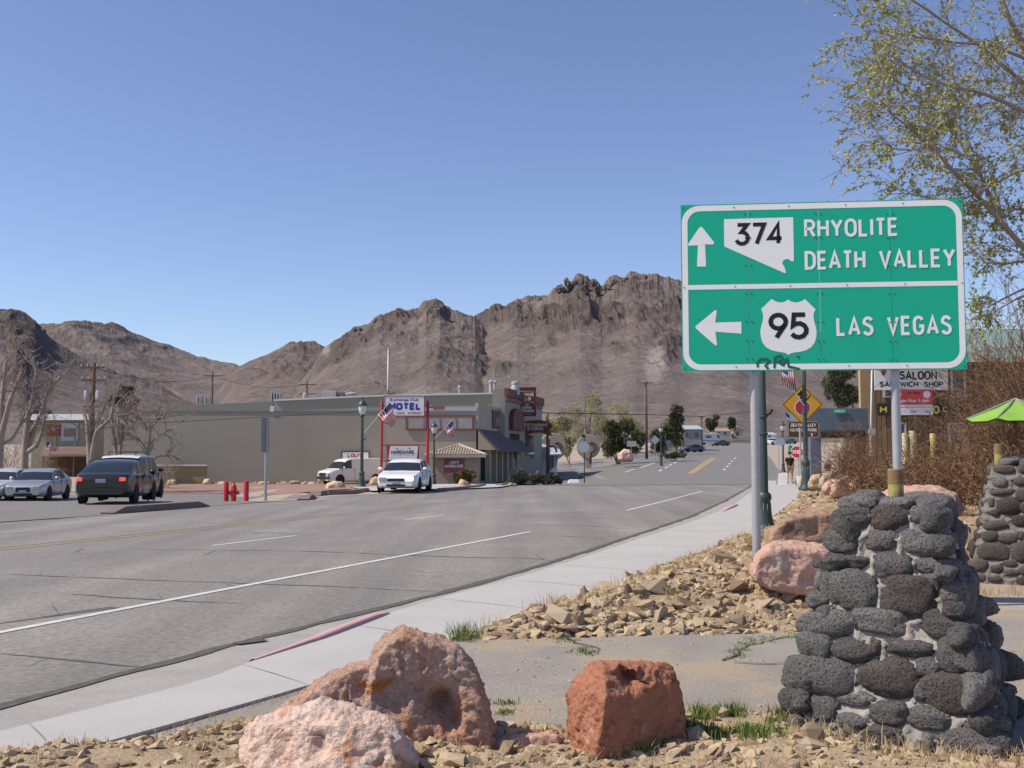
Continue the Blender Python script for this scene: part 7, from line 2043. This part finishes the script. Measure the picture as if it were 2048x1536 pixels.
limb([(2190, 420, Yt + .4), (2110, 240, Yt + 1), (2047, 164, Yt + 1), (2010, 136, Yt + 1), (1958, 89, Yt + .9), (1865, 42, Yt + .8), (1794, 5, Yt + .7), (1720, -20, Yt + .6), (1650, -10, Yt + .5)], .055, .006, 36, sublen=.74)
limb([(2110, 240, Yt + 1), (2060, 120, Yt + .6), (2020, 40, Yt + .4), (1990, -40, Yt + .3), (1950, -140, Yt)], .06, .008, 20, sublen=.95)
limb([(2120, 270, Yt + .3), (2080, 330, Yt - .4), (2020, 350, Yt - .8), (1940, 395, Yt - 1), (1850, 400, Yt - 1.1), (1760, 385, Yt - 1.2), (1680, 392, Yt - 1.2)], .03, .004, 18, sublen=.5)
limb([(2300, 760, Yt + .4), (2200, 470, Yt - .3), (2047, 416, Yt - .3), (2010, 420, Yt - .3), (1975, 420, Yt - .2)], .06, .012, 8, sublen=.5)
limb([(2270, 700, Yt + .3), (2150, 520, Yt + .4), (2047, 522, Yt + .6), (2005, 528, Yt + .8), (1965, 525, Yt + 1)], .05, .012, 9, sublen=.5)
limb([(2280, 720, Yt + .3), (2150, 560, Yt - .4), (2047, 577, Yt - .5), (2010, 596, Yt - .6), (1975, 615, Yt - .7)], .045, .01, 9, sublen=.45)
limb([(2290, 740, Yt + .3), (2140, 600, Yt + .8), (2047, 590, Yt + .9), (2010, 610, Yt + 1), (1980, 630, Yt + 1)], .045, .01, 9, sublen=.45)
limb([(2060, 120, Yt + .6), (1980, 90, Yt + .2), (1900, 85, Yt), (1800, 75, Yt - .2), (1700, 60, Yt - .3), (1640, 70, Yt - .4)], .03, .005, 24, sublen=.7)
limb([(1958, 183, Yt - .4), (1880, 230, Yt - .9), (1800, 300, Yt - 1.1), (1720, 300, Yt - 1.2), (1680, 270, Yt - 1.2)], .02, .005, 20, sublen=.8)
g.seg(np.array([10.4, ty + .5, .15]), np.array(P(2330, 900, Yt + .5)[:]), .2, .1, 0)
def is_ok(p):   # the sign keeps clear of the branches
    return True
seg_mesh('trunk', g.arrays(lambda l: l == 0), M_BARK, elm, 8)
seg_mesh('branches', g.arrays(lambda l: l > 0), M_TWIG, elm, 3)['kind'] = 'stuff'
lp_, ld_ = [], []
r = np.random.default_rng(5)
for pts, dirs in g.tips:
    if r.random() < .2: continue
    for i in range(len(pts)):
        if r.random() < .66:
            for _ in range(r.integers(2, 7)):
                lp_.append(pts[i] + r.normal(0, .01, 3)); ld_.append(dirs[i] + r.normal(0, .5, 3) + np.array([0, 0, -.2]))
leaf_mesh('leaves', np.array(lp_), np.array(ld_), .052, M_SPRING, elm, .5, 3)['kind'] = 'stuff'
print('elm', len(g.p0), 'segs', len(lp_), 'leaves')

# ---------------------------------------------------------------- bare pollarded trees at the left
def bare_tree(label, u, y, limbs, seed, r0=.2):
    b = P(u, 960, y); z0 = fz(b.x, y); t = thing('bare_tree', label, 'tree', (b.x, b.y, z0), group='bare trees before the porch house')
    g = Grow(seed)
    for pxs, ra, rb, sub in limbs:
        q = resample([Vector((b.x, y, z0 - .1)) if p is None else P(p[0], p[1], y + p[2]) for p in pxs], 10); n = len(q)
        for i in range(n - 1): g.seg(np.array(q[i][:]), np.array(q[i + 1][:]), ra + (rb - ra) * i / n, ra + (rb - ra) * (i + 1) / n, 0)
        for k in range(sub):
            tt = .45 + .55 * g.r.random(); i = min(int(tt * (n - 1)), n - 2); d = np.array((q[i + 1] - q[i]).normalized()[:]) + g.r.normal(0, .7, 3)
            g.branch(np.array(q[i][:]), d, g.r.uniform(.7, 1.7), .045, 1, 3, 4, .3, .25, 0, .6, .6, 4, .010)
    seg_mesh('trunk', g.arrays(lambda l: l == 0), M_PALEBARK, t, 7)
    seg_mesh('branches', g.arrays(lambda l: l > 0), M_TWIG, t, 3)['kind'] = 'stuff'
by = 62
bare_tree('tallest bare tree at the very left with dark upright limbs', -8, 58, [([None, (0, 880, 0), (4, 800, .3), (12, 722, .5)], .3, .07, 6), ([(0, 880, 0), (20, 800, -.4), (38, 758, -.6), (45, 735, -.6)], .18, .06, 6), ([(0, 890, 0), (24, 880, .3), (44, 845, .6), (60, 830, .6)], .1, .05, 5), ([(0, 860, 0), (-30, 800, 0)], .15, .06, 5)], 31)
bare_tree('forked bare tree behind the silver sedan', 46, 60, [([None, (50, 900, 0), (56, 830, 0), (58, 820, 0)], .26, .14, 2), ([(52, 900, 0), (70, 855, .4), (85, 825, .5), (92, 790, .4), (105, 770, .3), (121, 754, .2)], .2, .06, 7), ([(52, 890, 0), (52, 850, 0), (64, 800, 0), (72, 745, 0), (76, 722, 0)], .12, .03, 6), ([(54, 905, 0), (75, 890, -.4), (85, 860, -.5), (90, 830, -.5)], .15, .06, 5), ([(56, 840, 0), (70, 812, .5), (85, 806, .6), (84, 795, .6)], .08, .04, 3)], 32)
bare_tree('pale slim pollard tree in front of the utility pole', 180, 58, [([None, (178, 900, 0), (174, 850, 0), (170, 825, .2), (160, 818, .2)], .17, .06, 5), ([(182, 920, 0), (192, 862, -.2), (205, 852, -.3), (222, 836, -.3), (226, 815, -.3), (230, 790, -.3)], .14, .05, 7), ([(190, 870, 0), (200, 832, .3), (210, 815, .3)], .08, .04, 4)], 33)
bare_tree('double-stemmed bare tree left of the long wall end', 236, 59, [([None, (232, 900, 0), (226, 860, 0), (222, 820, .2)], .17, .06, 5), ([None, (240, 905, .3), (246, 850, .3), (250, 820, .2), (262, 795, .1)], .15, .05, 6), ([(246, 850, .3), (262, 820, .5), (285, 842, .5)], .07, .03, 4), ([(238, 890, 0), (236, 845, 0), (240, 815, 0)], .1, .05, 4)], 34)
bare_tree('thin bare tree before the left end of the long wall', 296, 60, [([None, (297, 900, 0), (300, 860, 0), (300, 850, 0)], .15, .07, 3), ([(299, 870, 0), (288, 845, .2), (262, 842, .3)], .08, .04, 4), ([(299, 860, 0), (316, 838, .2), (324, 825, .2)], .08, .03, 5), ([(298, 890, 0), (320, 870, .3), (345, 858, .4)], .05, .03, 4), ([(298, 925, 0), (318, 912, .2), (350, 912, .2), (372, 915, .2)], .05, .02, 4), ([(298, 905, 0), (280, 880, -.2), (270, 870, -.2)], .05, .02, 4)], 35)

# ---------------------------------------------------------------- foliage clumps
def foliage_pts(clumps, n, seed, shell=.55):
    r = np.random.default_rng(seed); w = np.array([c[1][0] * c[1][1] * c[1][2] for c in clumps]) ** .7; w /= w.sum()
    k = r.choice(len(clumps), n, p=w); d = r.normal(size=(n, 3)); d /= np.linalg.norm(d, axis=1, keepdims=True)
    rad = (shell + (1 - shell) * r.random(n)) ** 1.0
    c = np.array([q[0] for q in clumps])[k]; s = np.array([q[1] for q in clumps])[k]
    p = c + d * rad[:, None] * s
    return p, d
def crown_tree(name, label, u, v_base, y, blobs, m, n, size, seed, trunk=None, group=None, cat='tree', bark=M_BARK, sub=5, aspect=.5):
    """blobs: (u, v, radius px, radius px vertical)"""
    b = P(u, v_base, y); z0 = fz(b.x, y); t = thing(name, label, cat, (b.x, b.y, z0), group=group)
    r = np.random.default_rng(seed); k = y / 2100
    cl = []
    for (bu, bv, ru, rv) in blobs:
        c = np.array(P(bu, bv, y)[:]); R0 = np.array([ru * k, ru * k, rv * k])
        for _ in range(sub):
            d = r.normal(size=3); d /= np.linalg.norm(d)
            cl.append((c + d * R0 * .62, R0 * r.uniform(.32, .55)))
    g = Grow(seed)
    for (bu, bv, ru, rv) in blobs:
        c = np.array(P(bu, bv, y)[:]); a = np.array([b.x, y, z0 - .1]); mid = (a + c) / 2 + r.normal(0, .2, 3) * np.linalg.norm(c - a) * .2
        rt = .035 * max(np.linalg.norm(c - a), 1)
        g.seg(a, mid, rt, rt * .7); g.seg(mid, c, rt * .7, rt * .35)
        for _ in range(7): g.branch(c, r.normal(size=3) + np.array([0, 0, .4]), ru * k * .9, rt * .3, 1, 2, 3, .3, .1, 0, .7, .6, 4, .012)
    seg_mesh('trunk', g.arrays(lambda l: l == 0), bark, t, 6)
    seg_mesh('branches', g.arrays(lambda l: l > 0), bark, t, 3)['kind'] = 'stuff'
    p, d = foliage_pts(cl, n, seed)
    leaf_mesh('crown', p, d + np.random.default_rng(seed + 1).normal(0, .6, (n, 3)), size, m, t, aspect, seed)
    return t
crown_tree('spring_tree', 'airy yellow-green tree behind the arrow sign', 1110, 905, 135, [(1105, 850, 28, 26), (1130, 835, 26, 30), (1095, 870, 18, 20)], M_SPRING2, 4600, .22, 51)
crown_tree('spring_tree', 'tall airy pale green tree in the middle distance', 1170, 905, 150, [(1170, 825, 36, 32), (1195, 850, 34, 36), (1150, 865, 26, 26), (1185, 800, 22, 16)], M_SPRING2, 6200, .2, 52)
crown_tree('spring_tree', 'faint grey-green tree left of the utility pole', 1245, 900, 160, [(1240, 830, 30, 26), (1262, 850, 26, 26)], M_SPRING2, 3400, .2, 53)
crown_tree('spring_tree', 'low yellowish tree behind the far corner signs', 1140, 915, 128, [(1140, 895, 16, 22), (1125, 880, 14, 16)], M_SPRING2, 2400, .2, 54)
crown_tree('yucca_tree', 'large dark spiky yucca tree by the far corner', 1235, 912, 124, [(1228, 870, 20, 26), (1250, 862, 20, 22), (1272, 880, 18, 20), (1215, 885, 14, 18), (1240, 892, 22, 14), (1262, 900, 18, 10), (1218, 902, 14, 9)], M_JOSHUA, 5200, .5, 55, aspect=.22)
crown_tree('yucca_tree', 'smaller dark yucca right of the utility pole', 1322, 910, 132, [(1318, 880, 14, 20), (1332, 870, 14, 22), (1310, 894, 10, 12), (1326, 898, 14, 10)], M_JOSHUA, 2600, .5, 56, aspect=.22)
crown_tree('shaggy_tree', 'tall shaggy dark tree beside the grey house', 1352, 897, 165, [(1348, 825, 18, 14), (1358, 845, 14, 22), (1340, 850, 10, 26), (1356, 875, 12, 22)], M_JOSHUA, 3800, .5, 57, aspect=.3)
crown_tree('far_tree', 'round dark tree left of the far cottages', 1425, 872, 310, [(1424, 848, 12, 14), (1432, 842, 9, 12)], M_PINE, 1300, .7, 58)
crown_tree('far_tree', 'slim dark tree between the far cottages', 1464, 868, 315, [(1464, 848, 7, 15)], M_PINE, 800, .7, 59)
crown_tree('pine_tree', 'dark pine partly hidden below the guide sign', 1690, 950, 80, [(1690, 760, 32, 28), (1665, 775, 22, 24), (1705, 790, 24, 22), (1680, 800, 26, 16)], M_PINE, 9000, .22, 60, aspect=.3)
crown_tree('evergreen_tree', 'dark evergreen behind the bare trees at the left', 246, 930, 95, [(252, 795, 14, 22), (225, 805, 12, 12), (266, 808, 10, 14)], M_PINE, 3600, .3, 61, aspect=.3)
crown_tree('spring_tree', 'pale green treetop showing over the club roof', 780, 900, 150, [(785, 800, 20, 12), (780, 790, 8, 14)], M_SPRING2, 1400, .25, 62)
crown_tree('round_bush', 'round grey-green clipped bush before the shop columns', 1036, 968, 60, [(1036, 955, 22, 15)], M_GREYLEAF, 4200, .12, 63, cat='bush', sub=14)
crown_tree('dark_bush', 'dark low bush before the eatery', 1078, 966, 66, [(1072, 957, 16, 10), (1100, 958, 16, 11), (1118, 962, 8, 7)], M_PINE, 3600, .13, 64, cat='bush', sub=10)
crown_tree('yellow_bush', 'yellowish bush against the tiled kiosk', 930, 968, 72, [(918, 956, 14, 11), (936, 952, 14, 14)], mat('yellow_green_leaf', (.13, .13, .03), (.09, .09, .03), scale=2, rough=.8, coord='World'), 3000, .14, 65, cat='bush', sub=10)
crown_tree('far_shrub', 'low olive shrubs by the blue far car', 1345, 908, 128, [(1340, 909, 20, 7), (1358, 909, 14, 6)], M_JOSHUA, 1500, .25, 66, cat='shrub')
# pale scrub flecks on the lower slopes
# ---------------------------------------------------------------- brown brush thicket at the right
def brush(label, x, y, h, w, seed, n=26, leaf=700, mtw=M_BROWNTWIG, ml=M_DRYLEAF, lsize=.05, z0=None, name='dry_shrub', group='dry brown shrubs on the bank'):
    z0 = max(float(bank_h(x, y)), 0.0) if z0 is None else z0
    t = thing(name, label, 'shrub', (x, y, z0), group=group)
    g = Grow(seed); r = g.r
    for k in range(n):
        a = r.uniform(0, 2 * PI); tilt = r.uniform(.05, 1.0) * w / h
        d = np.array([math.cos(a) * tilt, math.sin(a) * tilt, 1.0])
        g.branch((x + r.normal(0, .12 * w), y + r.normal(0, .12 * w), z0 - .05), d, h * r.uniform(.55, 1.0), .012 + .006 * h / 3, 0, 2, 6, .35, .1, .2, .55, .42, 6, .0042)
    seg_mesh('stems', g.arrays(lambda l: l == 0), mtw, t, 4)['kind'] = 'stuff'; seg_mesh('twigs', g.arrays(lambda l: l > 0), mtw, t, 3)['kind'] = 'stuff'
    tp = [(p[i], d[i]) for p, d in g.tips for i in range(len(p))]
    if leaf:
        k = r.choice(len(tp), min(leaf, len(tp)), replace=False)
        leaf_mesh('dry_leaves', np.array([tp[i][0] for i in k]) + r.normal(0, .03, (len(k), 3)), np.array([tp[i][1] for i in k]) + r.normal(0, .8, (len(k), 3)), lsize, ml, t, .5, seed)['kind'] = 'stuff'
BR = [(1690, 27, 1.35, 1.1, 'reddish dry shrub right of the second lamp post'), (1725, 24, 1.2, 1.1, 'dry shrub behind the pinkish far boulders'), (1765, 21, 1.0, 1.2, 'low dry shrub left of the right sign post'), (1700, 33, 2.0, 1.3, 'tall dry shrub under the blue portico beam'),
      (1835, 19.5, 1.1, 1.3, 'low tangled shrub right of the post sleeve'), (1880, 18.5, 1.3, 1.4, 'tangled shrub left of the second gatepost'), (1950, 22, 1.5, 1.2, 'brown shrub behind the second gatepost'), (2010, 20, 2.0, 1.2, 'tall brown shrub before the lime parasol'), (2065, 19, 2.0, 1.3, 'brown shrub at the right edge'),
      (2020, 25, 3.5, 1.0, 'highest rusty brown shrub right of the guide sign'), (2065, 24, 4.2, 1.5, 'big rusty brown shrub at the upper right edge'), (2120, 22, 4.0, 1.6, 'big brown shrub beyond the right edge'), (1925, 27, 1.4, 1.1, 'brown shrub before the saloon windows'), (1855, 25, 1.5, 1.3, 'low brown shrub before the fence posts'), (1985, 16.8, 1.0, .8, 'low dry shrub in front of the lime parasol'), (2040, 16.5, 1.15, .8, 'dry shrub before the parasol at the right edge'), (1795, 24, 1.1, 1.2, 'small dry shrub behind the right sign post')]
for i, (u, y, h, w, lb) in enumerate(BR):
    p = P(u, 900, y); brush(lb, p.x, y, h, w, 100 + i, n=int(15 + 6 * h), leaf=int(260 + 420 * h))
for i, (u, y, h, w, lb) in enumerate([(10, 66, 3.6, 2.2, 'bare twiggy thicket behind the pale silver car'), (70, 68, 3.0, 2.2, 'bare twiggy thicket behind the silver sedan'), (250, 66, 2.0, 1.6, 'bare twigs at the foot of the double-stemmed tree'), (330, 66, 2.2, 1.8, 'spreading bare twigs before the garden wall')]):
    p = P(u, 900, y); brush(lb, p.x, y, h, w, 140 + i, n=14, leaf=0, mtw=M_TWIG, z0=fz(p.x, y), name='bare_thicket', group='bare thickets at the left')
# ---------------------------------------------------------------- grass and straw
def tufts(name, label, spots, hfun, m, hmin, hmax, blades, seed, rad=.05, wid=.004, lean=.5):
    r = np.random.default_rng(seed); xs = np.array([s[0] for s in spots]); ys = np.array([s[1] for s in spots]); hs = hfun(xs, ys)
    n = len(spots) * blades
    X = np.repeat(xs, blades) + r.normal(0, rad, n); Yy = np.repeat(ys, blades) + r.normal(0, rad, n); Z = np.repeat(hs, blades) - .005
    H = r.uniform(hmin, hmax, n); a = r.uniform(0, 2 * PI, n); ln = r.uniform(.1, lean, n) * H
    p0 = np.stack([X, Yy, Z], 1); tip = p0 + np.stack([np.cos(a) * ln, np.sin(a) * ln, H], 1); mid = p0 + np.stack([np.cos(a) * ln * .3, np.sin(a) * ln * .3, H * .6], 1)
    b = r.uniform(0, 2 * PI, n); s = np.stack([np.cos(b), np.sin(b), b * 0], 1) * wid
    V = np.stack([p0 - s, p0 + s, mid + s * .7, mid - s * .7, tip, tip], 1)
    V = V[:, :5].reshape(-1, 3); base = np.arange(n) * 5
    q = np.stack([base, base + 1, base + 2, base + 3], 1); t3 = np.stack([base + 3, base + 2, base + 4, base + 4], 1)
    me = bpy.data.meshes.new(name); me.from_pydata(V.tolist(), [], q.tolist() + t3[:, :3].tolist()); me.materials.append(m)
    o = link(name, me); return tag(o, label, 'grass', kind='stuff')
def spots_px(us, n, seed, sx=10, sy=4):
    r = np.random.default_rng(seed); out = []
    for (u, v) in us:
        for _ in range(n): p = G(u + r.normal(0, sx), v + r.normal(0, sy)); out.append((p.x, p.y))
    return out
flat = lambda x, y: np.maximum(np.maximum(bank_h(x, y), verge_h(x, y)), .012)
tufts('grass', 'fresh green grass tuft at the tip of the rubble bank', spots_px([(915, 1282), (930, 1280), (945, 1278)], 7, 1, 12, 4), flat, M_GRASS, .04, .18, 12, 2, .03, .003, .8)
tufts('grass', 'green grass around the foot of the red block boulder', spots_px([(1400, 1455), (1430, 1450), (1470, 1445), (1380, 1490), (1430, 1500), (1490, 1500), (1560, 1470), (1530, 1510), (1300, 1525), (1245, 1530), (1570, 1440)], 9, 2, 16, 7), flat, M_GRASS, .03, .09, 22, 3, .035)
tufts('grass', 'thin green moss grass in the drive cracks', spots_px([(1135, 1282), (1165, 1305), (1180, 1310), (1490, 1292), (1510, 1285), (1540, 1282), (1480, 1302), (1465, 1315), (1580, 1275), (1010, 1430), (1000, 1410)], 8, 4, 12, 3), flat, M_GRASS, .01, .035, 14, 5, .03)
def rand_spots(n, dens, xr, yr, seed): return sample_spots(n, xr, yr, dens, seed)
tufts('dry_grass', 'straw coloured dry grass scattered over the bank', rand_spots(420, lambda x, y: (bank_d(x, y) > .05) * (x < 5.5 + (y - 9) * .25) * .8, (-.6, 7), (9.2, 20), 7), flat, M_STRAW, .05, .2, 9, 8, .05, .003, .9)
tufts('dry_grass', 'dry straw and stalks around the front boulders', rand_spots(330, verge_dens, (-3, 3.2), (3.7, 6.5), 9), flat, M_STRAW, .02, .09, 9, 10, .04, .002, 1.3)
tufts('dry_grass', 'weed fringe along the back edge of the sidewalk', [(x_back(y) + .03 + .05 * random.random(), y) for y in np.arange(5.3, 9, .06)], flat, M_STRAW, .01, .05, 8, 11, .03, .002, 1.2)
tufts('dry_grass', 'dry grass at the feet of the stone gateposts', [(post1.location.x + .75 * math.cos(a) * k, post1.location.y - .2 + .8 * math.sin(a) * k) for a in np.linspace(3.0, 6.4, 34) for k in (.95, 1.1)] + [(6.1 + random.uniform(-.9, .6), 12.6 + random.uniform(-.5, .3)) for _ in range(30)], flat, M_STRAW, .03, .13, 10, 12, .04, .003, .9)
# cracks in the drive
M_CRACK = mat('crack_dark', (.06, .055, .05), rough=1)
for c in ([(1180, 1312), (1200, 1300), (1150, 1290), (1130, 1280)], [(1440, 1325), (1470, 1318), (1485, 1300), (1560, 1280), (1620, 1277)], [(1470, 1330), (1540, 1332), (1610, 1333)], [(1800, 1330), (2048, 1330)]):
    q = resample([G(u, v) for u, v in c], step=.08); q = [p + Vector((random.uniform(-.02, .02), random.uniform(-.02, .02), 0)) for p in q]
    rows = []
    for i, p in enumerate(q):
        a, b = q[max(0, i - 1)], q[min(len(q) - 1, i + 1)]; d = (b - a).normalized(); n = Vector((-d.y, d.x, 0)); w = random.uniform(.004, .014)
        rows.append([p + n * w + Vector((0, 0, .021)), p - n * w + Vector((0, 0, .021))])
    MB().grid(rows).build('crack', M_CRACK, drive)
# ================================================================== the person on the sidewalk
def skin(name, verts, edges, rad, m, parent, root=0, sub=2):
    me = bpy.data.meshes.new(name); me.from_pydata(verts, edges, []); 
    o = bpy.data.objects.new('temp', me); C.objects.link(o)
    sk = o.modifiers.new('skin', 'SKIN'); sk.use_smooth_shade = True
    if not me.skin_vertices: me.skin_vertices.new()
    for i, r in enumerate(rad):
        s = me.skin_vertices[0].data[i]; s.radius = r if isinstance(r, tuple) else (r, r); s.use_root = (i == root)
    o.modifiers.new('sub', 'SUBSURF').levels = sub
    dg = bpy.context.evaluated_depsgraph_get(); out = bpy.data.meshes.new_from_object(o.evaluated_get(dg)); bpy.data.objects.remove(o)
    out.materials.clear(); out.materials.append(m); out.name = name
    return link(name, out, parent, True)
pp = P(1580, 960, 60.5)
per = thing('person', 'person in black shirt and tan shorts walking along the sidewalk', 'person', (pp.x, pp.y, fz(pp.x, 60.5) + .05), R(10))
M_SKIN = mat('skin', (.48, .29, .21), rough=.6); M_SHIRT = mat('black_shirt', (.02, .02, .022), (.035, .034, .034), scale=8, rough=.9); M_SHORTS = mat('tan_shorts', (.34, .27, .2), (.28, .22, .16), scale=8, rough=.9)
M_HAIR = mat('dark_hair', (.03, .02, .015), rough=.8); M_SHOE = mat('shoe', (.12, .09, .08), rough=.8)
# faces -y (towards the camera), mid-stride
V = [(0, 0, .95), (0, 0, 1.1), (0, .01, 1.28), (0, .01, 1.42), (0, 0, 1.5), (0, -.01, 1.56), (0, -.015, 1.66), (0, -.01, 1.75)]
E = [(0, 1), (1, 2), (2, 3), (3, 4), (4, 5), (5, 6), (6, 7)]
Rr = [(.16, .11), (.145, .10), (.17, .11), (.12, .085), .055, .065, (.082, .095), (.06, .075)]
for s, fw in ((1, -.16), (-1, .14)):
    k = len(V); V += [(s * .1, 0, .9), (s * .1, fw * .5, .5), (s * .1, fw * .55 + (.06 if fw > 0 else 0), .1), (s * .1, fw * .55 - .12 + (.06 if fw > 0 else 0), .035)]
    E += [(0, k), (k, k + 1), (k + 1, k + 2), (k + 2, k + 3)]; Rr += [.092, .06, .04, .038]
    k = len(V); V += [(s * .19, 0, 1.4), (s * .24, .02 - fw * .2, 1.14), (s * .25, -.05 - fw * .5, .92), (s * .25, -.07 - fw * .55, .85)]
    E += [(3, k), (k, k + 1), (k + 1, k + 2), (k + 2, k + 3)]; Rr += [.06, .045, .033, (.02, .034)]
    h = k + 3
    for q, (dx, ln) in enumerate(((-.028, .075), (-.009, .085), (.01, .08), (.028, .065))):
        j = len(V); b = V[h]; V += [(b[0] + dx * .3, b[1] + dx, b[2] - .045), (b[0] + dx * .35 - s * .008, b[1] + dx * 1.1 - .006, b[2] - .045 - ln * .5), (b[0] + dx * .3 - s * .02, b[1] + dx * 1.1 - .01, b[2] - .045 - ln)]
        E += [(h, j), (j, j + 1), (j + 1, j + 2)]; Rr += [.0095, .009, .008]
    j = len(V); b = V[h]; V += [(b[0] - s * .02, b[1] - .035, b[2] - .01), (b[0] - s * .025, b[1] - .05, b[2] - .05)]; E += [(h, j), (j, j + 1)]; Rr += [.011, .009]
skin('body', V, E, Rr, M_SKIN, per)
skin('shirt', [(0, 0, .96), (0, 0, 1.1), (0, .01, 1.28), (0, .01, 1.43), (0, .0, 1.47), (.19, 0, 1.4), (.235, .02, 1.2), (-.19, 0, 1.4), (-.235, .02, 1.2)], [(0, 1), (1, 2), (2, 3), (3, 4), (3, 5), (5, 6), (3, 7), (7, 8)], [(.19, .14), (.175, .13), (.195, .135), (.14, .105), .075, .085, .075, .085, .075], M_SHIRT, per)
skin('shorts', [(0, 0, .97), (0, 0, .9), (.1, -.02, .82), (.1, -.07, .56), (-.1, .02, .82), (-.1, .06, .56)], [(0, 1), (1, 2), (2, 3), (1, 4), (4, 5)], [(.175, .13), (.17, .13), .11, .095, .11, .095], M_SHORTS, per)
mb = MB().lathe([(.088, 0), (.1, .05), (.095, .1), (.06, .15), (.01, .165)], (0, .012, 1.655), n=16, sy=1.15); mb.build('hair', M_HAIR, per, smooth=True)
mb = MB()
for s in (1, -1):
    mb.lathe([(.012, -.01), (.016, 0), (.01, .01)], (s * .032, -.1, 1.655), n=8, axis='Y'); mb.lathe([(.01, -.01), (.02, 0), (.01, .012)], (s * .088, 0, 1.645), n=8, axis='X')
mb.build('eyes_and_ears', M_SKIN, per, smooth=True)
MB().lathe([(.02, 0), (.014, .035), (.006, .05)], (0, -.105, 1.615), n=8).build('nose', M_SKIN, per, smooth=True)
MB().box((0, -.097, 1.59), (.045, .012, .01)).build('mouth', mat('lips', (.3, .13, .11), rough=.6), per)
for s, y in ((1, -.15), (-1, .14)):
    MB().box((s * .1, y, .045), (.095, .27, .09)).build('shoe', M_SHOE, per, bevel=.03)
